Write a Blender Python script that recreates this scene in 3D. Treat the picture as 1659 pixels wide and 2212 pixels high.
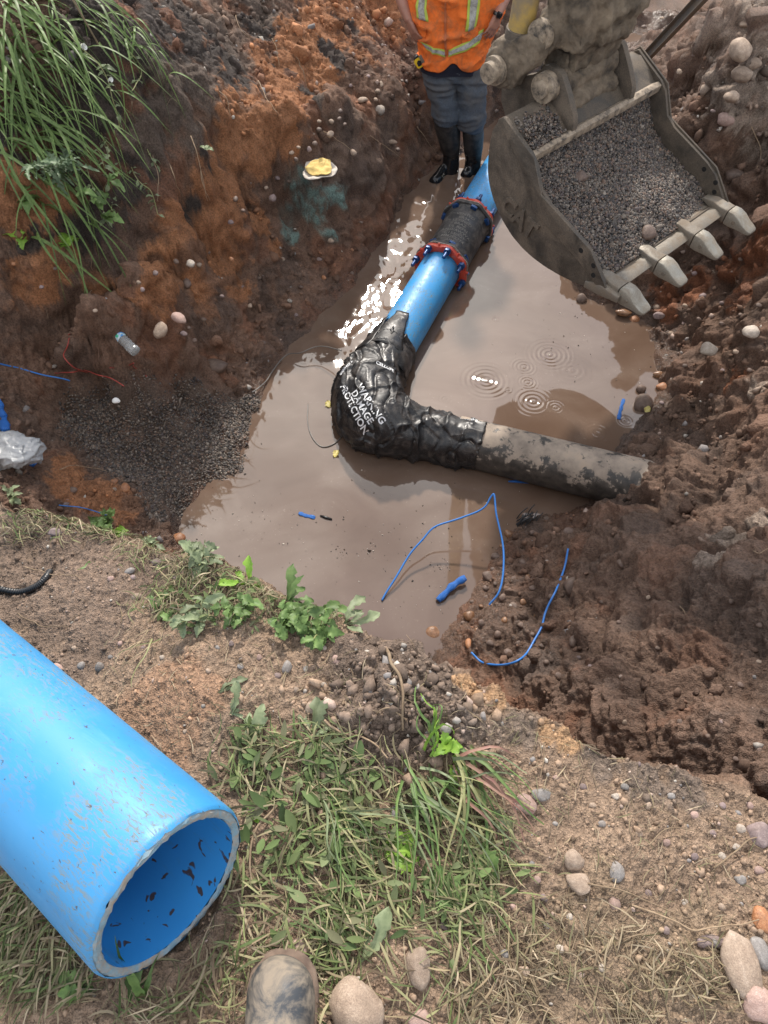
import bpy, bmesh, math, random
import numpy as np
from mathutils import Vector, Matrix

# ------------------------------------------------------------------ camera, sky, sun, exposure
for o in list(bpy.data.objects):
    bpy.data.objects.remove(o)
scene = bpy.context.scene
COL = scene.collection
FPX = 731.0                      # focal length in pixels of a 1024 px high picture
PITCH = math.radians(55)
CAMZ = 3.72                      # eye height above the water in the pit
cam_data = bpy.data.cameras.new('camera')
cam_data.sensor_fit = 'VERTICAL'
cam_data.sensor_height = 32.0
cam_data.lens = 32.0 * FPX / 1024.0
cam_data.clip_start = 0.05
cam_data.clip_end = 600.0
cam = bpy.data.objects.new('camera', cam_data)
COL.objects.link(cam)
cam.location = (0, 0, CAMZ)
cam.rotation_euler = (math.radians(90) - PITCH, 0, 0)
scene.camera = cam
scene.render.resolution_x = 768
scene.render.resolution_y = 1024

SUN_AZ = math.radians(-2)        # to the right of the viewing direction (+Y)
SUN_EL = math.radians(41)
world = bpy.data.worlds.new('World')
scene.world = world
world.use_nodes = True
wt = world.node_tree
wt.nodes.clear()
w_out = wt.nodes.new('ShaderNodeOutputWorld')
w_bg = wt.nodes.new('ShaderNodeBackground')
w_sky = wt.nodes.new('ShaderNodeTexSky')
w_sky.sky_type = 'NISHITA'
w_sky.sun_disc = False
w_sky.sun_elevation = SUN_EL
w_sky.sun_rotation = SUN_AZ
w_sky.air_density = 1.0
w_sky.dust_density = 1.6
w_bg.inputs['Strength'].default_value = 0.15
# broken cloud cover over the whole sky
w_tc = wt.nodes.new('ShaderNodeTexCoord')
w_map = wt.nodes.new('ShaderNodeMapping')
w_map.inputs['Scale'].default_value = (1.0, 1.0, 2.2)
w_map.inputs['Location'].default_value = (3.1, 0.7, 0.4)
w_n = wt.nodes.new('ShaderNodeTexNoise')
w_n.inputs['Scale'].default_value = 1.9
w_n.inputs['Detail'].default_value = 7.0
w_n.inputs['Roughness'].default_value = 0.55
w_r = wt.nodes.new('ShaderNodeValToRGB')
w_r.color_ramp.elements[0].position = 0.40
w_r.color_ramp.elements[1].position = 0.60
w_n2 = wt.nodes.new('ShaderNodeTexNoise')
w_n2.inputs['Scale'].default_value = 3.3
w_n2.inputs['Detail'].default_value = 5.0
w_c = wt.nodes.new('ShaderNodeValToRGB')
w_c.color_ramp.elements[0].position = 0.35
w_c.color_ramp.elements[0].color = (6.0, 6.1, 6.4, 1)
w_c.color_ramp.elements[1].position = 0.62
w_c.color_ramp.elements[1].color = (13.5, 13.2, 12.6, 1)
w_m = wt.nodes.new('ShaderNodeMixRGB')
L = wt.links.new
L(w_tc.outputs['Generated'], w_map.inputs['Vector'])
L(w_map.outputs['Vector'], w_n.inputs['Vector'])
L(w_map.outputs['Vector'], w_n2.inputs['Vector'])
L(w_n.outputs['Fac'], w_r.inputs['Fac'])
L(w_n2.outputs['Fac'], w_c.inputs['Fac'])
L(w_r.outputs['Color'], w_m.inputs['Fac'])
L(w_sky.outputs['Color'], w_m.inputs['Color1'])
L(w_c.outputs['Color'], w_m.inputs['Color2'])
L(w_m.outputs['Color'], w_bg.inputs['Color'])
L(w_bg.outputs['Background'], w_out.inputs['Surface'])

sun_data = bpy.data.lights.new('sun', 'SUN')
sun_data.energy = 3.5
sun_data.angle = math.radians(2.6)
sun_data.color = (1.0, 0.93, 0.84)
sun = bpy.data.objects.new('sun', sun_data)
COL.objects.link(sun)
sun_dir = Vector((math.sin(SUN_AZ) * math.cos(SUN_EL), math.cos(SUN_AZ) * math.cos(SUN_EL), math.sin(SUN_EL)))
sun.rotation_euler = sun_dir.to_track_quat('Z', 'Y').to_euler()
sun.location = sun_dir * 20

vs = scene.view_settings
vs.view_transform = 'Standard'
vs.look = 'None'
vs.gamma = 1.0
vs.use_curve_mapping = False
vs.exposure = 0.52

# ------------------------------------------------------------------ survey helpers
# Distances in the pit were estimated from the pipe diameter; survey points are read
# as sight lines (1659 x 2212 sighting grid) that are cut with a known height or plane.
SG = 1024 / 2212.0
CP = np.array([0, 0, CAMZ])
_R = np.array([1.0, 0, 0])
_F = np.array([0, math.cos(PITCH), -math.sin(PITCH)])
_U = np.array([0, math.sin(PITCH), math.cos(PITCH)])
def ray(x, y):
    return (x * SG - 384) / FPX * _R + (512 - y * SG) / FPX * _U + _F
def at(x, y, z):
    d = ray(x, y)
    return CP + d * ((z - CAMZ) / d[2])
def dep(x, y, t):
    return CP + ray(x, y) * t
def pl(x, y, p, n):
    d = ray(x, y)
    return CP + d * (np.dot(np.asarray(p) - CP, n) / np.dot(d, n))
def unit(v):
    v = np.asarray(v, float)
    return v / np.linalg.norm(v)

# ------------------------------------------------------------------ noise
_rs = np.random.RandomState(7)
_T = _rs.rand(64, 64, 64).astype(np.float32)
_TV = _rs.rand(32, 32, 32, 3).astype(np.float32)
def vn(p, s=1.0, off=0.0):
    """smooth value noise in -1..1, p (N,3), s cells per metre"""
    q = (np.asarray(p, np.float32) * np.float32(s) + np.float32(off) + np.float32(512.0))
    i = np.floor(q).astype(np.int32)
    f = q - i
    f = f * f * (3 - 2 * f)
    x0, y0, z0 = i[:, 0] & 63, i[:, 1] & 63, i[:, 2] & 63
    x1, y1, z1 = (x0 + 1) & 63, (y0 + 1) & 63, (z0 + 1) & 63
    fx, fy, fz = f[:, 0], f[:, 1], f[:, 2]
    a = _T[x0, y0, z0] * (1 - fx) + _T[x1, y0, z0] * fx
    b = _T[x0, y1, z0] * (1 - fx) + _T[x1, y1, z0] * fx
    c = _T[x0, y0, z1] * (1 - fx) + _T[x1, y0, z1] * fx
    d = _T[x0, y1, z1] * (1 - fx) + _T[x1, y1, z1] * fx
    e = a * (1 - fy) + b * fy
    g = c * (1 - fy) + d * fy
    return (e * (1 - fz) + g * fz) * 2 - 1
def fbm(p, s, octv=4, gain=0.5, off=0.0):
    r = 0; a = 1.0
    for k in range(octv):
        r = r + a * vn(p, s * 2.03 ** k, off + 17.3 * k)
        a *= gain
    return r
def worley(p, s, off=0.0):
    """distance to the nearest of the jittered points, about 0..1"""
    q = np.asarray(p, np.float32) * np.float32(s) + np.float32(off) + np.float32(256.0)
    i0 = np.floor(q - 0.5).astype(np.int32)
    best = np.full(len(q), 9.0, np.float32)
    for a in (0, 1):
        for b in (0, 1):
            for c in (0, 1):
                ii = i0 + np.array([a, b, c], np.int32)
                j = _TV[ii[:, 0] & 31, ii[:, 1] & 31, ii[:, 2] & 31]
                d = ii + 0.1 + 0.8 * j - q
                best = np.minimum(best, (d * d).sum(1))
    return np.sqrt(best)
def sstep(a, b, x):
    t = np.clip((x - a) / (b - a), 0, 1)
    return t * t * (3 - 2 * t)

# ------------------------------------------------------------------ object helpers
def tag(o, label=None, cat=None, group=None, kind=None):
    if label: o['label'] = label
    if cat: o['category'] = cat
    if group: o['group'] = group
    if kind: o['kind'] = kind
    return o
def thing(name, label, cat, loc=(0, 0, 0), group=None, rot=None):
    o = bpy.data.objects.new(name, None)
    o.empty_display_size = 0.1
    COL.objects.link(o)
    o.location = Vector(loc)
    if rot is not None: o.rotation_euler = rot
    return tag(o, label, cat, group)
def np_mesh(name, v, f, smooth=True, colattr=None):
    """v (N,3) array; f list of tuples or (M,k) array"""
    me = bpy.data.meshes.new(name)
    v = np.asarray(v, np.float32)
    if isinstance(f, np.ndarray):
        M, k = f.shape
        me.vertices.add(len(v)); me.vertices.foreach_set('co', v.ravel())
        me.loops.add(M * k); me.loops.foreach_set('vertex_index', f.astype(np.int32).ravel())
        me.polygons.add(M)
        me.polygons.foreach_set('loop_start', np.arange(0, M * k, k, dtype=np.int32))
        me.polygons.foreach_set('loop_total', np.full(M, k, np.int32))
        me.update(calc_edges=True)
        me.validate()
    else:
        me.from_pydata(v.tolist(), [], [tuple(x) for x in f])
        me.update()
    if smooth:
        me.polygons.foreach_set('use_smooth', np.ones(len(me.polygons), bool))
    if colattr is not None:
        for an, arr in colattr.items():
            arr = np.asarray(arr, np.float32)
            if arr.ndim == 2:
                a = me.color_attributes.new(an, 'FLOAT_COLOR', 'POINT')
                c = np.ones((len(v), 4), np.float32); c[:, :3] = arr[:, :3]
                a.data.foreach_set('color', c.ravel())
            else:
                a = me.attributes.new(an, 'FLOAT', 'POINT')
                a.data.foreach_set('value', arr)
    return me
def obj(name, me, mat=None, parent=None):
    o = bpy.data.objects.new(name, me)
    COL.objects.link(o)
    if mat is not None and len(me.materials) == 0:
        me.materials.append(mat)
    if parent is not None:
        # part meshes are written in world coordinates: undo the parent's placement
        o.parent = parent
        o.matrix_parent_inverse = parent_world(parent).inverted()
    return o
def parent_world(o):
    m = Matrix.LocRotScale(o.location, o.rotation_euler, o.scale)
    if o.parent is not None:
        m = parent_world(o.parent) @ o.matrix_parent_inverse @ m
    return m
def frame_from(axis, up=(0, 0, 1)):
    a = unit(axis); u = np.asarray(up, float)
    if abs(np.dot(a, u)) > 0.95: u = np.array([1.0, 0, 0])
    s = unit(np.cross(a, u)); t = np.cross(s, a)
    return a, s, t
def tube(path, rad, seg=16, cap=True, closed_rad=None):
    """tube along path; rad scalar or list; returns v,f"""
    P = np.asarray(path, float); n = len(P)
    rad = np.broadcast_to(np.asarray(rad, float), (n,))
    V = []; F = []
    T = np.gradient(P, axis=0)
    a, s, t = frame_from(T[0])
    ang = np.linspace(0, 2 * np.pi, seg, endpoint=False)
    for i in range(n):
        d = unit(T[i])
        s = unit(s - d * np.dot(s, d)); t = np.cross(d, s)
        V.append(P[i] + rad[i] * (np.cos(ang)[:, None] * s + np.sin(ang)[:, None] * t))
    V = np.concatenate(V)
    for i in range(n - 1):
        for j in range(seg):
            k = (j + 1) % seg
            F.append((i * seg + j, i * seg + k, (i + 1) * seg + k, (i + 1) * seg + j))
    if cap:
        F.append(tuple(range(seg - 1, -1, -1)))
        F.append(tuple((n - 1) * seg + j for j in range(seg)))
    return V, F
def smooth_path(pts, n=40):
    """Catmull-Rom through the points"""
    P = np.asarray(pts, float)
    if len(P) < 3:
        t = np.linspace(0, 1, n)[:, None]
        return P[0] * (1 - t) + P[-1] * t
    Q = np.vstack([2 * P[0] - P[1], P, 2 * P[-1] - P[-2]])
    out = []
    m = len(P) - 1
    for u in np.linspace(0, m - 1e-6, n):
        i = int(u); f = u - i
        a, b, c, d = Q[i], Q[i + 1], Q[i + 2], Q[i + 3]
        out.append(0.5 * ((2 * b) + (-a + c) * f + (2 * a - 5 * b + 4 * c - d) * f ** 2 + (-a + 3 * b - 3 * c + d) * f ** 3))
    return np.array(out)
def join(parts):
    V = []; F = []; n = 0
    for v, f in parts:
        v = np.asarray(v, float)
        V.append(v); F += [tuple(int(i) + n for i in q) for q in f]; n += len(v)
    return np.concatenate(V), F
def prism(poly, p0, ex, ey, n, thick):
    """flat polygon (list of 2d) in plane p0+ex*x+ey*y, extruded by n*thick"""
    p0 = np.asarray(p0, float)
    A = np.array([p0 + ex * x + ey * y for x, y in poly]); B = A + np.asarray(n) * thick
    k = len(poly)
    F = [tuple(range(k)), tuple(range(2 * k - 1, k - 1, -1))]
    for i in range(k):
        j = (i + 1) % k
        F.append((i, k + i, k + j, j))
    return np.vstack([A, B]), F
def boxm(c, ex, ey, ez):
    """box by centre and half axes"""
    c = np.asarray(c, float); V = []
    for sx in (-1, 1):
        for sy in (-1, 1):
            for sz in (-1, 1):
                V.append(c + sx * np.asarray(ex) + sy * np.asarray(ey) + sz * np.asarray(ez))
    return np.array(V), [(0, 1, 3, 2), (4, 6, 7, 5), (0, 4, 5, 1), (2, 3, 7, 6), (0, 2, 6, 4), (1, 5, 7, 3)]
def cyl(a, b, r, seg=24, r2=None):
    return tube([a, b], [r, r if r2 is None else r2], seg)
def finish(v, f, bevel=0.0, seg=2, subd=0, smooth=True, angle=40):
    """bmesh clean-up: consistent normals, bevel of sharp edges"""
    bm = bmesh.new()
    vs_ = [bm.verts.new(p) for p in np.asarray(v, float)]
    for q in f:
        try: bm.faces.new([vs_[i] for i in q])
        except ValueError: pass
    bmesh.ops.recalc_face_normals(bm, faces=bm.faces)
    if bevel > 0:
        ed = [e for e in bm.edges if len(e.link_faces) == 2 and e.calc_face_angle(0) > math.radians(angle)]
        bmesh.ops.bevel(bm, geom=ed, offset=bevel, segments=seg, affect='EDGES', profile=0.6, clamp_overlap=True)
    for _ in range(subd):
        bmesh.ops.subdivide_edges(bm, edges=bm.edges, cuts=1, use_grid_fill=True, smooth=0.6)
    me = bpy.data.meshes.new('m')
    bm.normal_update()
    for e in bm.edges:
        if len(e.link_faces) == 2 and e.calc_face_angle(0) > math.radians(angle): e.smooth = False
    for fc in bm.faces: fc.smooth = smooth
    bm.to_mesh(me); bm.free()
    return me
def remesh(v, f, voxel, smooth_it=6, disp=None, col=None):
    """one continuous skin over overlapping solids; disp(p, n) -> offsets along the normal"""
    me = bpy.data.meshes.new('tmp'); me.from_pydata(np.asarray(v).tolist(), [], [tuple(q) for q in f]); me.update()
    o = bpy.data.objects.new('tmp', me); COL.objects.link(o)
    m = o.modifiers.new('r', 'REMESH'); m.mode = 'VOXEL'; m.voxel_size = voxel
    if smooth_it:
        s = o.modifiers.new('s', 'SMOOTH'); s.iterations = smooth_it; s.factor = 0.5
    dg = bpy.context.evaluated_depsgraph_get()
    ev = o.evaluated_get(dg)
    r = bpy.data.meshes.new_from_object(ev)
    bpy.data.objects.remove(o); bpy.data.meshes.remove(me)
    n = len(r.vertices)
    P = np.empty(n * 3, np.float32); r.vertices.foreach_get('co', P); P = P.reshape(-1, 3)
    if disp is not None:
        N = np.empty(n * 3, np.float32); r.vertices.foreach_get('normal', N); N = N.reshape(-1, 3)
        P = P + N * disp(P, N)[:, None]
        r.vertices.foreach_set('co', P.ravel()); r.update()
    r.polygons.foreach_set('use_smooth', np.ones(len(r.polygons), bool))
    if col is not None:
        a = r.color_attributes.new('col', 'FLOAT_COLOR', 'POINT')
        c = np.ones((n, 4), np.float32); c[:, :3] = col(P); a.data.foreach_set('color', c.ravel())
    return r
def text_mesh(s, size, extrude=0.0, bold=0.0):
    """returns v (N,3) in the xy plane, centred, and faces"""
    cu = bpy.data.curves.new('t', 'FONT'); cu.body = s; cu.size = size; cu.extrude = extrude
    cu.offset = bold; cu.align_x = 'CENTER'; cu.align_y = 'CENTER'; cu.resolution_u = 3
    o = bpy.data.objects.new('t', cu); COL.objects.link(o)
    dg = bpy.context.evaluated_depsgraph_get()
    me = bpy.data.meshes.new_from_object(o.evaluated_get(dg))
    v = np.array([p.co[:] for p in me.vertices]); f = [tuple(p.vertices) for p in me.polygons]
    bpy.data.objects.remove(o); bpy.data.curves.remove(cu); bpy.data.meshes.remove(me)
    return v, f

# ------------------------------------------------------------------ materials
class NT:
    def __init__(s, name):
        s.m = bpy.data.materials.new(name); s.m.use_nodes = True
        s.t = s.m.node_tree; s.t.nodes.clear()
        s.out = s.t.nodes.new('ShaderNodeOutputMaterial')
        s.b = s.t.nodes.new('ShaderNodeBsdfPrincipled')
        s.t.links.new(s.b.outputs[0], s.out.inputs[0])
        s._tc = None
    def n(s, ty, **k):
        q = s.t.nodes.new(ty)
        for a, b in k.items(): setattr(q, a, b)
        return q
    def l(s, a, b): s.t.links.new(a, b)
    def tc(s, which='Object'):
        if s._tc is None: s._tc = s.n('ShaderNodeTexCoord')
        return s._tc.outputs[which]
    def geo(s): return s.n('ShaderNodeNewGeometry').outputs['Position']
    def mapv(s, vec, scale=(1, 1, 1), loc=(0, 0, 0), rot=(0, 0, 0)):
        q = s.n('ShaderNodeMapping'); s.l(vec, q.inputs['Vector'])
        q.inputs['Scale'].default_value = scale; q.inputs['Location'].default_value = loc; q.inputs['Rotation'].default_value = rot
        return q.outputs[0]
    def noise(s, vec, scale, detail=4, rough=0.55, dist=0.0):
        q = s.n('ShaderNodeTexNoise'); s.l(vec, q.inputs['Vector'])
        q.inputs['Scale'].default_value = scale; q.inputs['Detail'].default_value = detail
        q.inputs['Roughness'].default_value = rough; q.inputs['Distortion'].default_value = dist
        return q.outputs['Fac']
    def vor(s, vec, scale, feature='F1', out='Distance'):
        q = s.n('ShaderNodeTexVoronoi', feature=feature); s.l(vec, q.inputs['Vector'])
        q.inputs['Scale'].default_value = scale
        return q.outputs[out]
    def ramp(s, fac, stops):
        q = s.n('ShaderNodeValToRGB'); s.l(fac, q.inputs[0])
        e = q.color_ramp.elements
        while len(e) < len(stops): e.new(0.5)
        for k, (p, c) in enumerate(stops):
            e[k].position = p
            e[k].color = (c, c, c, 1) if not hasattr(c, '__len__') else tuple(c) + (1,)
        return q.outputs[0]
    def mix(s, fac, a, b, mode='MIX'):
        q = s.n('ShaderNodeMixRGB', blend_type=mode)
        for v, i in ((fac, 0), (a, 1), (b, 2)):
            if hasattr(v, 'links') or hasattr(v, 'is_linked'): s.l(v, q.inputs[i])
            elif hasattr(v, '__len__'): q.inputs[i].default_value = tuple(v) + (1,)
            else: q.inputs[i].default_value = v if i == 0 else (v, v, v, 1)
        return q.outputs[0]
    def math(s, op, a, b=0.0, c=None):
        q = s.n('ShaderNodeMath', operation=op)
        for v, i in ((a, 0), (b, 1), (c, 2)):
            if v is None: continue
            if hasattr(v, 'is_linked'): s.l(v, q.inputs[i])
            else: q.inputs[i].default_value = v
        return q.outputs[0]
    def bump(s, h, strength=0.5, dist=0.01, prev=None):
        q = s.n('ShaderNodeBump'); s.l(h, q.inputs['Height'])
        q.inputs['Strength'].default_value = strength; q.inputs['Distance'].default_value = dist
        if prev is not None: s.l(prev, q.inputs['Normal'])
        return q.outputs[0]
    def set(s, **k):
        nm = dict(color='Base Color', rough='Roughness', metal='Metallic', normal='Normal', spec='Specular IOR Level',
                  trans='Transmission Weight', coat='Coat Weight', coat_rough='Coat Roughness', alpha='Alpha', ior='IOR',
                  sss='Subsurface Weight', sheen='Sheen Weight')
        for a, v in k.items():
            i = s.b.inputs[nm[a]]
            if hasattr(v, 'is_linked'): s.l(v, i)
            elif hasattr(v, '__len__'): i.default_value = tuple(v) + (1,)
            else: i.default_value = v
        return s.m
    def attr(s, name, out='Color'):
        q = s.n('ShaderNodeAttribute'); q.attribute_name = name
        return q.outputs[out]
    def rnd(s): return s.n('ShaderNodeObjectInfo').outputs['Random']
# ------------------------------------------------------------------ terrain: pit, banks, near ground
PIT = [  # sight x, sight y, height above the water
 # pit floor under the water
 (450,1120,-.14),(600,1000,-.18),(700,800,-.2),(800,650,-.2),(880,520,-.2),(960,470,-.2),(1100,600,-.22),(1200,800,-.22),
 (1000,900,-.22),(1300,850,-.18),(800,1150,-.22),(1000,1150,-.15),(700,1250,-.2),(900,1280,-.12),(1000,420,-.15),(1060,340,-.13),
 (1020,1010,-.2),(1200,1060,-.15),(1180,950,-.2),(560,1150,-.15),(1150,690,-.2),(1330,760,-.12),(500,1230,-.15),(1080,1040,-.18),
 # shore line
 (385,1140,.0),(430,1085,.0),(548,1030,.0),(552,960,.0),(566,890,.0),(580,835,.0),(610,775,.0),(665,720,.0),(722,655,.0),(778,612,.0),
 (800,545,.0),(838,482,.0),(868,424,.0),(905,385,.0),(935,350,.02),(990,300,.03),(1090,245,.02),(1270,640,.0),(1320,668,.0),(1400,690,.0),(1418,760,.0),
 (1440,830,.0),(1395,905,.0),(1340,955,.0),(1275,1085,.0),(1140,1100,.0),(1095,1150,.0),(1060,1230,.0),(1010,1310,.0),(945,1395,.0),
 # left slope and gravel
 (330,1080,.12),(400,980,.1),(400,880,.14),(250,900,.22),(150,900,.34),(60,960,.5),(200,1020,.26),(280,1090,.2),(60,1050,.55),(480,850,.1),
 (300,800,.32),(120,800,.5),(0,850,.7),(0,760,.8),(180,740,.6),(320,720,.45),(450,780,.18),(550,720,.16),(400,650,.5),(250,660,.68),
 (100,660,.9),(0,640,1.05),(520,620,.32),(620,600,.22),(440,590,.48),(330,600,.72),(200,590,.95),(80,560,1.15),(700,560,.18),(620,500,.36),(540,520,.42),
 # orange foot and benches
 (480,480,.62),(420,500,.78),(560,440,.55),(620,400,.52),(700,440,.32),(760,470,.2),(690,365,.45),(770,390,.28),(840,400,.14),(640,350,.62),
 (720,300,.55),(790,310,.42),(860,330,.2),(830,240,.5),(890,270,.28),(760,240,.68),
 # wall face
 (400,440,1.0),(340,500,1.08),(250,520,1.25),(130,500,1.42),(0,480,1.6),(470,400,.98),(440,330,1.22),(530,340,.95),(570,330,.8),(600,280,.95),(640,240,1.0),(690,200,1.0),
 (500,250,1.35),(560,200,1.38),(420,250,1.45),(330,380,1.35),(250,400,1.52),(150,380,1.72),(50,330,1.92),(0,300,2.0),(740,150,1.12),(800,170,.85),(850,150,.8),
 (600,130,1.5),(660,80,1.52),(720,50,1.52),(790,60,1.32),(850,50,1.2),(870,0,1.4),(780,0,1.62),(700,0,1.72),
 # top of the far left bank
 (330,280,1.62),(250,280,1.78),(150,220,2.0),(60,180,2.1),(400,150,1.66),(470,150,1.62),(300,130,1.85),(350,40,1.95),(450,60,1.78),(550,60,1.68),(600,0,1.8),(500,0,1.9),(250,0,2.1),(100,0,2.2),(0,50,2.25),
 # behind the worker, far trench
 (900,190,.45),(1080,190,.2),(1090,120,.42),(1085,40,.8),(930,60,1.0),(1150,180,.05),(1200,120,.1),(1340,90,-.03),(1400,60,.0),(1350,20,.1),(1250,200,.0),(1380,250,.05),(1300,300,-.05),
 (1060,230,.06),
 # right bank
 (1430,180,.3),(1480,110,.5),(1530,60,.85),(1560,0,1.25),(1659,0,1.75),(1659,100,1.5),(1600,140,1.15),(1540,180,.8),(1480,230,.45),(1659,220,1.25),(1600,260,.95),(1530,300,.62),
 (1659,330,1.05),(1600,380,.8),(1659,450,.95),(1600,500,.65),(1550,560,.42),(1659,600,.8),(1580,640,.45),(1480,640,.2),(1659,720,.72),(1540,720,.3),(1480,760,.15),(1600,800,.48),(1659,850,.72),
 (1520,860,.22),(1440,900,.14),(1560,930,.42),(1659,960,.78),(1400,955,.16),(1470,990,.36),(1400,1010,.3),(1560,1050,.6),(1659,1100,.95),(1450,1090,.42),(1380,1090,.26),(1300,1110,.12),(1200,1130,.08),
 (1150,1170,.08),(1250,1180,.18),(1380,1180,.42),(1500,1180,.68),(1600,1220,.98),(1659,1280,1.22),(1130,1260,.12),(1250,1280,.32),(1380,1300,.62),(1500,1330,.92),(1600,1380,1.2),
 (1090,1330,.12),(1180,1370,.34),(1300,1400,.66),(1420,1440,.98),(1540,1480,1.25),(1659,1520,1.5),(1050,1400,.12),(1120,1450,.35),(1250,1500,.72),(1380,1560,1.08),(1500,1600,1.3),(1600,1640,1.5),
 (1659,1680,1.62),(1000,1440,.1),(1150,1510,.5),(1300,1590,.9),(1450,1650,1.2),(1580,1700,1.45),
]
PP = np.array([np.append(at(x, y, z)[:2], z) for x, y, z in PIT])
# extra corners outside the view
PP = np.vstack([PP, [(-2.9, 3.2, 1.4), (-2.9, 5.0, 2.2), (-2.4, 2.0, 1.1), (-2.9, 8, 2.2), (-.8, 8.5, 2.1), (1.2, 8.8, 1.2), (2.0, 9.5, .9), (4.2, 9.5, .3), (3.4, 10.6, .1),
                     (4.6, 5, 1.8), (5.0, 7.5, 1.9), (3.6, 3, 1.6), (2.6, 1.2, 1.75), (3.4, 2, 1.8), (0, 11, 2.1), (2.0, 11, 1.2), (-1.6, 1.6, .5), (-.6, 1.5, -.05), (.2, 1.2, .1), (.9, .6, .9), (-1.5, .8, .6), (1.6, 0, 1.6), (0, 0, .2)]])
def _kern(d): return d
_n = len(PP)
_D = np.sqrt(((PP[:, None, :2] - PP[None, :, :2]) ** 2).sum(-1))
_A = np.zeros((_n + 3, _n + 3))
_rg = np.full(_n, .03); _x0 = [i for i, q in enumerate(PIT) if q[:2] == (480, 480)][0]; _x1 = [i for i, q in enumerate(PIT) if q[:2] == (0, 50)][0]
_rg[_x0:_x1 + 1] = .35
_A[:_n, :_n] = -_kern(_D) + np.diag(_rg)
_A[:_n, _n:] = np.c_[np.ones(_n), PP[:, :2]]
_A[_n:, :_n] = _A[:_n, _n:].T
_W = np.linalg.solve(_A, np.append(PP[:, 2], [0, 0, 0]))
def pit_z(x, y):
    x = np.asarray(x, np.float32).ravel(); y = np.asarray(y, np.float32).ravel()
    out = np.empty(len(x), np.float32)
    px = PP[:, 0].astype(np.float32); py = PP[:, 1].astype(np.float32); w = _W.astype(np.float32)
    for a in range(0, len(x), 20000):
        xs = x[a:a + 20000, None]; ys = y[a:a + 20000, None]
        d = np.sqrt((xs - px) ** 2 + (ys - py) ** 2)
        out[a:a + 20000] = -(d @ w[:_n]) + w[_n] + w[_n + 1] * xs[:, 0] + w[_n + 2] * ys[:, 0]
    return out
def near_z(x, y):
    x = np.asarray(x, float); y = np.asarray(y, float)
    z = 2.085 + 0.30 * np.minimum(0, x + 0.42) * sstep(.0, .25, -(x + .3))
    z = z - 0.10 * sstep(.55, 1.3, y) - 0.05 * sstep(.3, 1.2, x)
    z = z + 0.07 * np.exp(-(((x - .06) / .16) ** 2 + ((y - .62) / .15) ** 2))     # crumbly mound at the edge
    # bed of the pipe that lies on the bank
    o = dep(373, 1926, 1.335); dd = unit([-1.45, 1.07, -.40]); h2 = unit([dd[0], dd[1], 0]); sl = dd[2] / math.hypot(dd[0], dd[1])
    t = (x - o[0]) * h2[0] + (y - o[1]) * h2[1]; l = np.abs(-(x - o[0]) * h2[1] + (y - o[1]) * h2[0])
    bed = o[2] + sl * t - np.sqrt(np.clip(.172 ** 2 - l ** 2, 0, None)) / math.sqrt(1 / (1 + sl * sl)) - .012
    z = np.where((t > -.10) & (l < .172), np.minimum(z, bed + .06 * sstep(-.0, -.10, t)), z)
    return z
EDGE_PX = [(-160,1010,1.72),(0,1065,1.78),(110,1090,1.83),(200,1112,1.86),(290,1150,1.9),(380,1190,1.94),(470,1222,1.97),(540,1262,1.98),(640,1300,1.99),(740,1340,2.0),(800,1372,2.0),
           (860,1395,2.03),(930,1410,2.05),(985,1460,2.04),(1100,1530,2.04),(1250,1592,2.03),(1400,1648,2.02),(1520,1692,2.02),(1659,1742,2.02),(1900,1840,2.02)]
EDGE = np.array([at(*e)[:2] for e in EDGE_PX])
EDGE = np.vstack([EDGE[0] + (EDGE[0] - EDGE[1]) * 60, EDGE, EDGE[-1] + (EDGE[-1] - EDGE[-2]) * 60])
def edge_sd(x, y):
    """signed distance to the near rim, positive on the camera's side"""
    x = np.asarray(x, np.float32); y = np.asarray(y, np.float32)
    best = np.full(x.shape, 1e9, np.float32); sg = np.zeros(x.shape, np.float32)
    for a, b in zip(EDGE[:-1], EDGE[1:]):
        d = b - a; L2 = (d ** 2).sum()
        t = np.clip(((x - a[0]) * d[0] + (y - a[1]) * d[1]) / L2, 0, 1)
        qx = x - a[0] - t * d[0]; qy = y - a[1] - t * d[1]
        r = np.hypot(qx, qy)
        c = d[0] * qy - d[1] * qx
        m = r < best
        best = np.where(m, r, best); sg = np.where(m, np.where(c < 0, 1, -1), sg)
    return best * sg
def base_z(x, y):
    x = np.asarray(x, float).ravel(); y = np.asarray(y, float).ravel()
    p = np.clip(pit_z(x, y), -.25, 2.4)
    far = sstep(2.6, 4.5, -x) + sstep(4.6, 7, x) + sstep(10.5, 14, y)
    far = np.clip(far, 0, 1)
    p = p * (1 - far) + 2.1 * far
    n = near_z(np.clip(x, -2, 2), np.clip(y, -2, 2))
    jx = np.c_[x, y, x * 0]
    s = edge_sd(x, y) + 0.022 * vn(jx, 9.0, 3.0) + 0.012 * vn(jx, 27.0, 5.0)
    k = sstep(-0.13, 0.015, s)
    return p * (1 - k) + n * k
def hit(px, py, zoff=0.0):
    """where a sight line meets the terrain"""
    d = ray(px, py)
    t = np.linspace(1.0, 14.0, 2600)
    P = CP + t[:, None] * d
    h = base_z(P[:, 0], P[:, 1]) + zoff
    b = np.nonzero(P[:, 2] < h)[0]
    if len(b) == 0: return P[-1]
    i = b[0]
    a0 = P[i - 1, 2] - h[i - 1]; a1 = h[i] - P[i, 2]
    f = a0 / max(a0 + a1, 1e-6)
    return P[i - 1] + (P[i] - P[i - 1]) * f

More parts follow.
